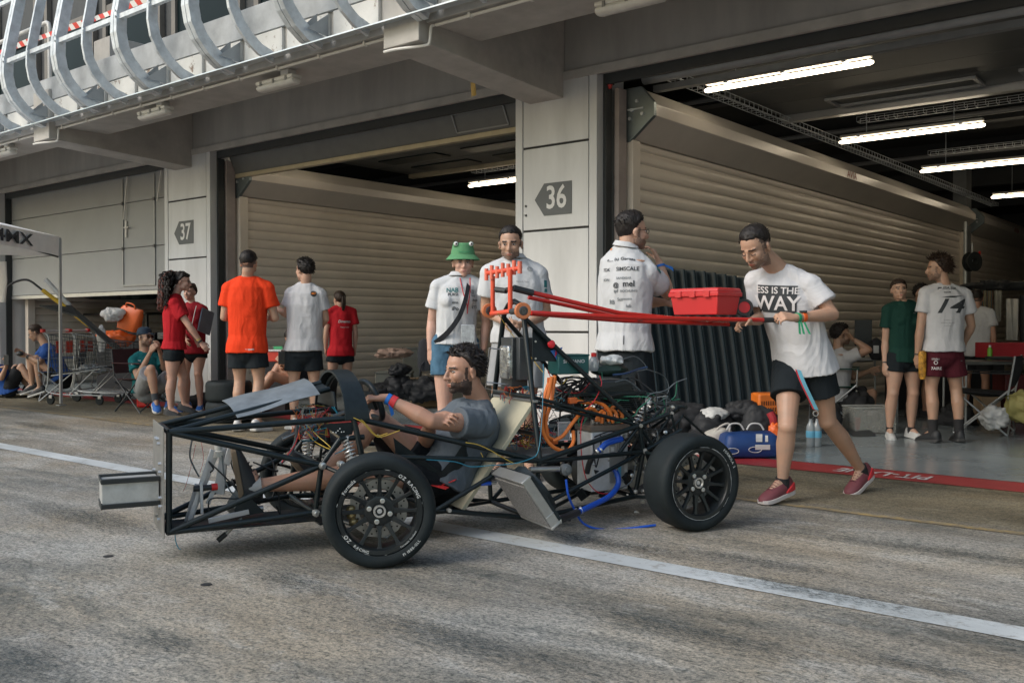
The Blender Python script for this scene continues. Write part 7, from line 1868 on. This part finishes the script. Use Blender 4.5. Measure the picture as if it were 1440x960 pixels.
blob('dark_bag', 352, 570, 11.9, .22,.18,.16, bbag, 'black bag on the floor behind the orange-shirted man', 'bag', .3, 5)
blob('dark_bag', 283, 566, 12.7, .20,.15,.13, bbag, 'black bag on the ground beside the dark red shirt\'s feet', 'bag', .3, 5)
# clutter in front of the middle shutter
boxthing('grey_crate', 555, 530, 13.6, (.50,.35,.42), mat('crate_grey', (.14,.15,.135), .6), 'grey plastic crate against the middle shutter, cloth on top', 'crate')
blob('cloth_heap', 553, 497, 13.6, .26,.16,.08, mat('cloth_pinkish', (.42,.30,.25), .8, bump=.4, bs=14), 'crumpled pinkish cloth heap on the grey crate', 'cloth', .35, 9)
boxthing('cardboard_box', 596, 520, 13.0, (.34,.3,.36), mat('cardboard', (.30,.22,.14), .8), 'small cardboard box right of the grey crate', 'box', .2)
boxthing('grey_crate', 580, 528, 14.2, (.25,.35,.75), mat('crate_grey'), 'tall grey container behind the cardboard box', 'container')
for x,y,r,l in ((565,545,.26,'black bag in front of the grey crate'),(598,548,.30,'black bag in front of the cardboard box'),(535,548,.16,'small black bag left of the grey crate'),(560,520,.15,'black bag leaning high on the front of the grey crate')):
    blob('dark_bag', x, y, 12.6, r,.18,r*.6, bbag, l, 'bag', .35, 6)
# corrugated dark sheet leaning by the right shutter
a = pd(903,600,9.1); b = pd(1073,600,9.95); mb = MB(); n = 150; vs = []; fs = []; nz_ = 16
d = V((b.x-a.x,b.y-a.y,0)); Ln = d.length; d.normalize(); s_ = V((d.y,-d.x,0)); 
if s_.y > 0: s_ = -s_
for i in range(n+1):
    t = i/n; px_ = 903+170*t; top = pd(px_, 376+ (t**2)*22 + (26*max(0,(t-.82)/.18)**2), 9.1+.85*t).z
    wv = .036*math.sin(t*2*PI*12.5)
    for j in range(nz_+1):
        u = j/nz_; lean = -.30*(1-u)**1.2+.06*math.sin(t*3+1)
        vs.append(V((a.x,a.y,0))+d*(Ln*t+.02*math.sin(u*4))+s_*(wv*1.1-lean*.9)+Z*(.008+(top-.008)*u))
m_ = nz_+1; k = len(vs); vs += [v-s_*.006 for v in vs[:]]
for i in range(n):
    for j in range(nz_):
        q = i*m_+j; fs += [(q,q+1,q+m_+1,q+m_),(k+q,k+q+m_,k+q+m_+1,k+q+1)]
for i in range(n): fs += [(i*m_,(i+1)*m_,k+(i+1)*m_,k+i*m_),(i*m_+nz_,k+i*m_+nz_,k+(i+1)*m_+nz_,(i+1)*m_+nz_)]
for j in range(nz_): fs += [(j,k+j,k+j+1,j+1),(n*m_+j,n*m_+j+1,k+n*m_+j+1,k+n*m_+j)]
mb.add(vs, fs).build('corrugated_sheet', mat('corrugated_dark', (.007,.018,.024), .36, 0, var=.15, vs=3, spec=.45), label='dark corrugated sheet standing against the shutter behind the red toolbox', cat='sheet', smooth=60)
# pile of bags
for x,y,D,rx,ry,rz,l in ((955,590,8.9,.36,.22,.17,'black bag at the left end of the pile below the corrugated sheet'),(1000,598,8.8,.26,.2,.17,'black bag in the middle of the pile behind the white tote'),(985,622,8.5,.22,.2,.10,'low black bag under the white tote'),(1040,580,8.9,.17,.15,.13,'upright black bag at the back of the pile')):
    blob('black_bag', x, y, D, rx, ry, rz, bbag, l, 'bag', .3, 5)
blob('white_helmet_bag', 1004, 583, 8.75, .13,.1,.07, wbag, 'white bag showing between black bags in the pile', 'bag', .2, 8).name = 'white_bag'
w_ = thing('tote_bag', 'white tote bag with handles lying in the pile beside the blue bag', 'bag', pd(1000,632,8.25))
c0 = pd(1000,616,8.25)
mb = MB(); ax = (RT, FH, Z)
for_r = [ell_ring(c0+Z*z_+RT*x_, RT, FH, r_, .10, 22, .8) for z_, x_, r_ in ((-.13,.0,.21),(-.07,.01,.20),(.0,.03,.15),(.06,.07,.10),(.085,.09,.05))]
mb.loft(for_r); mb.v = [p+V((1,1,.5))*.022*noise.noise(p*11) for p in mb.v]; mb.build('bag_body', mat('tote_canvas', (.50,.48,.44), .85, bump=.5, bs=12), w_, smooth=70)
MB().tube(bez([c0+RT*.0+Z*.03-FH*.06, c0+RT*.06+Z*.11-FH*.08, c0+RT*.14+Z*.13-FH*.08, c0+RT*.13+Z*.01-FH*.08],14), .010, 6).build('handle', mat('tote_canvas'), w_)
c0 = pd(1053,619,8.05); BB = thing('blue_bag', 'large blue bag with white bands in front of the bag pile by the red line', 'bag', V((c0.x,c0.y,.008)))
mb = MB(); rings = []
for z_, w0, d0 in ((.01,.235,.14),(.03,.245,.16),(.12,.240,.165),(.185,.225,.15),(.205,.20,.12),(.212,.15,.05)): rings.append(ell_ring(V((c0.x,c0.y,z_)), RT, FH, w0, d0, 48, .38))
mb.loft(rings); mb.v = [V((p.x,p.y,0))+(p-V((c0.x,c0.y,p.z))).normalized()*.02*noise.noise(p*9)+Z*(max(.008,p.z+.012*noise.noise(p*7))) for p in mb.v]
bob = mb.build('bag_body', mat('bag_blue', (.008,.045,.18), .5, bump=.4, bs=16), BB, smooth=60)
bv = BVHTree.FromPolygons([WM[BB.name] @ v.co for v in bob.data.vertices], [tuple(p.vertices) for p in bob.data.polygons])
for (x0,y0,x1,y1) in ((1063,610,1072,621),(1062,625,1083,632),(1076,612,1080,621)):
    vs = []; fs = []; n = 6
    for i in range(n+1):
        for j in range(n+1):
            o_ = pd(lerp(x0,x1,i/n), lerp(y0,y1,j/n), 7.5); h = bv.ray_cast(o_, (o_-CAM).normalized())
            vs.append((h[0]-(o_-CAM).normalized()*.006) if h[0] else None)
    if all(v is not None for v in vs):
        fs = [(i*(n+1)+j, i*(n+1)+j+1, (i+1)*(n+1)+j+1, (i+1)*(n+1)+j) for i in range(n) for j in range(n)]
        MB().add(vs, fs).build('band', wbag, BB, smooth=60)
for x in (1030, 1062):
    vs = []; 
    for k in range(18):
        a_ = 2*PI*k/18; o_ = pd(x+9*math.cos(a_), 634+4*math.sin(a_)*1.0-(2 if x == 1062 else 0), 7.5); h = bv.ray_cast(o_, (o_-CAM).normalized())
        if h[0]: vs.append(h[0]-(o_-CAM).normalized()*.006)
    if len(vs) > 8: MB().tube(vs, .003, 5, closed=True).build('printed_swirl', wbag, BB)
for x in (1022,1050): MB().tube(bez([pd(x,604,7.98),pd(x+6,596,7.98),pd(x+18,596,7.98),pd(x+24,604,7.98)],12), .008, 6).build('handle', wbag, BB)
BK = blob('backpack', 1066, 597, 8.5, .17,.13,.18, bbag, 'black backpack with a red side panel right of the pile', 'backpack', .2, 5)
MB().tube(bez([pd(1083,580,8.35),pd(1088,592,8.33),pd(1088,612,8.35)],10), .035, 10, ).build('side_panel', mat('panel_red', (.35,.02,.03), .7), BK)
OC = thing('orange_crate', 'orange slotted plastic crate behind the bags, left of the pusher\'s knee', 'crate', pd(1078,590,8.9)); q = pd(1078,567,8.95); R = Matrix.Rotation(YAW+.15,3,'Z')
oc = mat('crate_orange', (.70,.17,.02), .5)
mb = MB(); mb.box(q+Z*.0, (.24,.20,.20), R); mb.build('box_body', oc, OC, bevel=.02)
mb = MB()
for i in range(9):
    for j in range(2): mb.box(q+R @ V((-.09+i*.022,-.1015,-.05+j*.06)), (.009,.004,.04), R)
mb.build('slots', mat('slot_dark', (.08,.02,.005), .8), OC, smooth=0)
blob('orange_strap_bag', 1090, 610, 8.3, .06,.05,.11, mat('bag_orange'), 'small orange bag right of the black backpack', 'bag', .25, 12).name = 'orange_bag'
for x, l in ((1140,'clear plastic bottle beside the left of two on the garage floor'),(1149,'clear plastic bottle with blue label behind the pusher\'s knee')):
    q = pd(x,600,8.7); T = thing('water_bottle', l, 'bottle', V((q.x,q.y,.008)), 'bottles on the garage floor')
    MB().lathe([(0,0),(.035,0),(.04,.01),(.04,.17),(.03,.20),(.013,.235),(.013,.25),(0,.25)], V((q.x,q.y,.008)), Z, 20, caps=False).build('bottle_body', mat('bottle_clear'), T)
    MB().lathe([(.0408,.08),(.0412,.082),(.0412,.14),(.0408,.142)], V((q.x,q.y,.008)), Z, 20, caps=False).build('label', mat('sticker_blue'), T)
# tables and what is on them, right garage
def table(c, L, W, h, ang, label, m):
    M = Matrix.Translation(c) @ rotz(ang); T = thing('folding_table', label, 'table', c, 'folding tables in the right-hand garage')
    LB(M).box((0,0,h-.02), (L,W,.035)).build('tabletop', m, T, bevel=.006)
    for x in (-1,1):
        LB(M).tube([(x*(L/2-.12),-W/2+.06,0),(x*(L/2-.12),-W/2+.06,h-.04)], .013, 8).tube([(x*(L/2-.12),W/2-.06,0),(x*(L/2-.12),W/2-.06,h-.04)], .013, 8).tube([(x*(L/2-.12),-W/2+.06,.12),(x*(L/2-.12),W/2-.06,.12)], .010, 8).build('leg_frame', frl, T)
    return T
q = pd(1212,520,11.8); table(V((q.x,q.y,0)), .9, .6, .72, YAW+.2, 'white folding table in front of the seated man, monitor on it', mat('table_white', (.42,.42,.40), .5))
q = pd(1214,468,11.7); MN = thing('monitor', 'black monitor standing on the table beside the seated man', 'monitor', pd(1214,508,11.7)); R = Matrix.Rotation(YAW-.2,3,'Z')
MB().box(q, (.20,.03,.32), R).build('screen', mat('box_dark'), MN, bevel=.005); MB().tube([pd(1214,484,11.7), pd(1214,506,11.7)], .02, 8).box(pd(1214,507,11.7), (.2,.15,.015), R).build('stand', mat('box_dark'), MN)
bg_ = blob('printed_bag', 1232, 492, 11.5, .10,.07,.15, bbag, 'black bag with white print on the table right of the monitor', 'bag', .15, 6)
MB().box(pd(1232,491,11.36), (.06,.01,.09), R).build('white_print', mat('sticker_white'), bg_, smooth=0)
q = pd(1405,520,10.6); table(V((q.x,q.y,0)), 1.25, .6, .72, YAW+.05, 'folding table at the right edge with a laptop, bottle and red crate', mat('table_grey', (.12,.125,.12), .5))
q = pd(1418,492,10.9); MB().box(q, (.62,.30,.17), Matrix.Rotation(YAW+.05,3,'Z')).build('red_crate', mat('panel_red'), label='dark red crate on the table at the right edge', cat='crate', bevel=.008)
q = pd(1392,498,10.45); T = thing('green_bottle', 'small green bottle on the table left of the dark red crate', 'bottle', pd(1392,506,10.45))
MB().lathe([(0,-.06),(.025,-.06),(.027,.05),(.012,.08),(0,.08)], q, Z, 16, caps=False).build('bottle_body', mat('bottle_green', (.16,.42,.03), .35), T); MB().lathe([(0,.10),(.013,.10),(.014,.075),(0,.075)], q, Z, 12, caps=False).build('cap', mat('sticker_white'), T)
for k, (x, y, l) in enumerate(((1405,503,'dark laptop base on the right-hand table'),(1428,504,'black device on the right-hand table at the edge'))):
    MB().box(pd(x,y,10.3), (.22,.18,.03), Matrix.Rotation(YAW+.3*k,3,'Z')).build('laptop' if k == 0 else 'power_supply', mat('box_dark'), label=l, cat='laptop' if k == 0 else 'power supply', bevel=.005)
q = pd(1435,545,10.9); MB().box(V((q.x,q.y,.28)), (.5,.3,.54), Matrix.Rotation(YAW,3,'Z')).build('tool_chest', mat('chest_dark_red', (.10,.012,.015), .5), label='dark red tool chest under the right-hand table', cat='tool chest', bevel=.01)
# shelf with hanging clothes
q0 = pd(1362,430,12.4); q1 = pd(1460,430,12.0)
SH = thing('clothes_rail', 'dark clothes rail carrying hung towels and shirts in the right-hand garage', 'clothes rail', V((q0.x,q0.y,0)))
zz = pd(1400,398,12.2).z
MB().tube([V((q0.x,q0.y,zz)), V((q1.x,q1.y,zz))], .018, 8).tube([V((q0.x,q0.y,0)),V((q0.x,q0.y,zz))], .018, 8).tube([V((q1.x,q1.y,0)),V((q1.x,q1.y,zz))], .018, 8).build('rail', frd, SH)
stm = bpy.data.materials.new('striped_cloth'); stm.use_nodes = True; nt = stm.node_tree; b = nt.nodes['Principled BSDF']; b.inputs['Roughness'].default_value = .9
tc = nt.nodes.new('ShaderNodeTexCoord'); wv = nt.nodes.new('ShaderNodeTexWave'); wv.inputs['Scale'].default_value = 7; rp = nt.nodes.new('ShaderNodeValToRGB'); e = rp.color_ramp.elements
e[0].color = (.06,.10,.09,1); e[1].color = (.34,.33,.24,1); x = e.new(.5); x.color = (.10,.02,.02,1); x = e.new(.72); x.color = (.25,.17,.06,1)
nt.links.new(tc.outputs['Object'], wv.inputs['Vector']); nt.links.new(wv.outputs['Color'], rp.inputs[0]); nt.links.new(rp.outputs[0], b.inputs['Base Color'])
def drape(px0, px1, py0, py1, D, m, name, label, cat, folds=5, amp=.025):
    vs = []; fs = []; n = 40; h = 10
    for i in range(n+1):
        for j in range(h+1):
            u, v = i/n, j/h; p = pd(lerp(px0,px1,u)+(v-.5)*2*math.sin(u*5), lerp(py0,py1,v), D); vs.append(p+FH*amp*(math.sin(u*folds*6.28)*(.3+v)))
    k = len(vs); vs += [p+FH*.006 for p in vs[:]]; m_ = h+1
    for i in range(n):
        for j in range(h): q = i*m_+j; fs += [(q,q+1,q+m_+1,q+m_),(k+q,k+q+m_,k+q+m_+1,k+q+1)]
    for i in range(n): fs += [(i*m_,(i+1)*m_,k+(i+1)*m_,k+i*m_),(i*m_+h,k+i*m_+h,k+(i+1)*m_+h,(i+1)*m_+h)]
    for j in range(h): fs += [(j,k+j,k+j+1,j+1),(n*m_+j,n*m_+j+1,k+n*m_+j+1,k+n*m_+j)]
    return MB().add(vs, fs).build(name, m, label=label, cat=cat, smooth=60)
drape(1368,1396,400,468,12.2, stm, 'striped_towel', 'dark striped towel hanging from the clothes rail', 'towel')
drape(1399,1408,402,452,12.15, mat('cloth_pale', (.33,.32,.28), .9), 'pale_towel', 'narrow pale towel hanging right of the striped towel', 'towel', 2)
drape(1415,1432,420,478,11.95, mat('cloth_offwhite', (.50,.49,.46), .9), 'hung_shirt', 'off-white shirt hanging from the clothes rail', 'shirt', 2)
drape(1434,1470,415,480,11.95, bbag, 'hung_jacket', 'black jacket hanging at the right end of the clothes rail', 'jacket', 2)
blob('black_bag', 1408, 402, 12.2, .42,.15,.07, bbag, 'black bundle lying along the top of the clothes rail', 'bundle', .4, 6)
# post at the far end of the first shutter with hung cable reel
q = xp(1340,470,-5.1); MB().bb(-5.25,-5.0,20.06,20.44,.008,4.4).build('steel_post', mat('post_grey', (.16,.17,.17), .6), B, smooth=0, bevel=.01)
RE = thing('cable_reel', 'dark cable reel and tools hung on a stand behind the man with the 14 shirt', 'cable reel', pd(1366,360,12.8))
q = pd(1367,368,12.8); MB().lathe([(.05,-.05),(.13,-.05),(.13,-.04),(.08,-.04),(.08,.04),(.13,.04),(.13,.05),(.05,.05)], q, -FH+RT*.4, 28, caps=False, closed=True).build('reel', mat('box_dark'), RE)
MB().tube([q+RT*.0, q+Z*.25], .012, 8).build('hook', frl, RE); MB().tube([q+RT*.1+Z*.14, q+RT*.09-Z*.02], .015, 6).build('red_tape', mat('cap_red'), RE)
q = pd(1357,450,12.9); MB().tube([V((q.x,q.y,.008)), V((q.x,q.y,2.5))], .025, 10).build('stand_pole', frl, RE)
# clear storage box and floor clutter
q = pd(1222,575,9.9); SB = thing('storage_box', 'clear plastic storage box full of parts behind the woman in green', 'storage box', V((q.x,q.y,.008))); R = Matrix.Rotation(YAW+.05,3,'Z'); clr = mat('clear_box_plastic', (.42,.43,.40), .25, var=.1, alpha=.45)
for o_, sz in (((0,-.16,.13),(.42,.006,.25)),((0,.16,.13),(.42,.006,.25)),((-.21,0,.13),(.006,.32,.25)),((.21,0,.13),(.006,.32,.25))): MB().box(V((q.x,q.y,.008))+R @ V(o_), sz, R).build('side', clr, SB, smooth=0)
MB().box(V((q.x,q.y,.008))+R @ V((0,0,.01)), (.42,.32,.01), R).build('base', clr, SB, smooth=0); MB().tube([V((q.x,q.y,.265))+R @ V(p) for p in ((-.215,-.165,0),(.215,-.165,0),(.215,.165,0),(-.215,.165,0))], .010, 6, closed=True).build('rim', mat('rim_pale', (.40,.41,.39), .4), SB)
random.seed(5)
for k, (nm, mm, l) in enumerate((('paper_roll', mat('sticker_white'), 'white paper roll in the clear storage box'), ('parts_bag', mat('cloth_pale'), 'pale bag of parts in the clear storage box'), ('red_can', mat('flap_red'), 'red can at the left of the clear storage box'), ('white_carton', mat('table_white'), 'white carton at the right of the clear storage box'))):
    o_ = V((q.x,q.y,.02))+R @ V(((.02,-.05,.0),(-.08,-.06,0),(-.15,-.08,0),(.13,-.06,0))[k])
    if k in (0,2): MB().lathe([(0,0),(.05 if k == 0 else .03,0),(.05 if k == 0 else .03,.20-.03*k),(0,.20-.03*k)], o_, Z, 16).build(nm, mm, label=l, cat=nm.replace('_',' '))
    else: MB().box(o_+Z*.09, (.11,.10,.17), R @ Matrix.Rotation(.2,3,'Y')).build(nm, mm, label=l, cat=nm.replace('_',' '), bevel=.01)
slab([(1190,603,.2),(1215,598,.3),(1232,613,-.2),(1200,617,-.3)], .012, 'floor_board', mat('board_black'), 'flat black board on the floor left of the green-shirted woman', 'board', 9.7)
slab([(1192,597,.0),(1212,594,.1),(1216,600,0),(1195,604,0)], .02, 'cardboard_sheet', mat('cardboard'), 'tan cardboard sheet lying behind the flat black board', 'cardboard', 10.0)
blob('orange_cloth', 1230, 599, 10.1, .17,.12,.03, mat('cloth_orange', (.55,.10,.03), .8), 'flat orange cloth on the floor behind the green-shirted woman', 'cloth', .4, 10)
blob('plastic_bag', 1396, 586, 9.4, .13,.10,.12, wbag, 'white plastic bag on the floor under the black camping chair', 'bag', .35, 9)
blob('yellow_bag', 1436, 572, 9.6, .17,.12,.16, mat('bag_yellowish', (.42,.38,.14), .6, bump=.3, bs=14), 'pale yellow bag on the floor at the right edge', 'bag', .3, 7)
blob('black_bag', 1205, 575, 10.6, .20,.16,.20, bbag, 'black bag under the white folding table', 'bag', .3, 5)
blob('black_bag', 1165, 590, 9.8, .16,.14,.20, bbag, 'black bag between the pusher\'s legs and the storage box', 'bag', .3, 6)
blob('black_bag', 1345, 592, 10.6, .22,.16,.20, bbag, 'black bag behind the legs of the man with the 14 shirt', 'bag', .3, 6)
boxthing('cardboard_box', 1388, 560, 10.8, (.22,.2,.30), mat('cardboard'), 'brown cardboard box under the right-hand table', 'box')
boxthing('equipment_case', 1300, 575, 12.6, (.9,.4,.55), bbag, 'long black flight case deep in the right-hand garage', 'case')
boxthing('equipment_case', 1372, 565, 13.4, (.6,.4,.8), bbag, 'tall black flight case deep in the right-hand garage by the clothes rail', 'case')
# dark clutter under the half-closed door on the left: bags and trolley
boxthing('equipment_case', 185, 520, 16.6, (1.0,.5,.95), bbag, 'big black flight case under the half-closed door', 'case')
blob('black_bag', 150, 400, 18.2, .55,.3,.35, bbag, 'black bundle on shelving inside the half-closed garage', 'bundle', .3, 3)
blob('black_bag', 193, 400, 18.2, .45,.3,.35, mat('bag_green_black'), 'dark green bundle on shelving inside the half-closed garage', 'bundle', .3, 3)
q = pd(172,470,18.2); MB().bb(q.x-1.4,q.x+1.4,q.y-.3,q.y+.3,1.30,1.34).bb(q.x-1.4,q.x+1.4,q.y-.3,q.y+.3,.70,.74).bb(q.x-1.4,q.x-1.36,q.y-.3,q.y-.26,.008,1.34).bb(q.x+1.36,q.x+1.4,q.y-.3,q.y-.26,.008,1.34).build('shelving', frd, label='dark metal shelving inside the half-closed garage', cat='shelving', smooth=0)
blob('ground_sheet', 25, 551, 14.9, .55,.35,.02, mat('fabric_blue_white', (.10,.20,.42), .8, var=.9, vs=6, col2=(.5,.5,.5)), 'blue and white sheet on the ground at the far left', 'sheet', .3, 4)
for k in range(2):
    q = pd(36+6*k, 516-3*k, 14.1); 
q = pd(28,497,14.0); MB().ell(q, (.07,.05,.04)).build('headphones_case', mat('box_dark'), label='small black object held by the man in blue', cat='object')
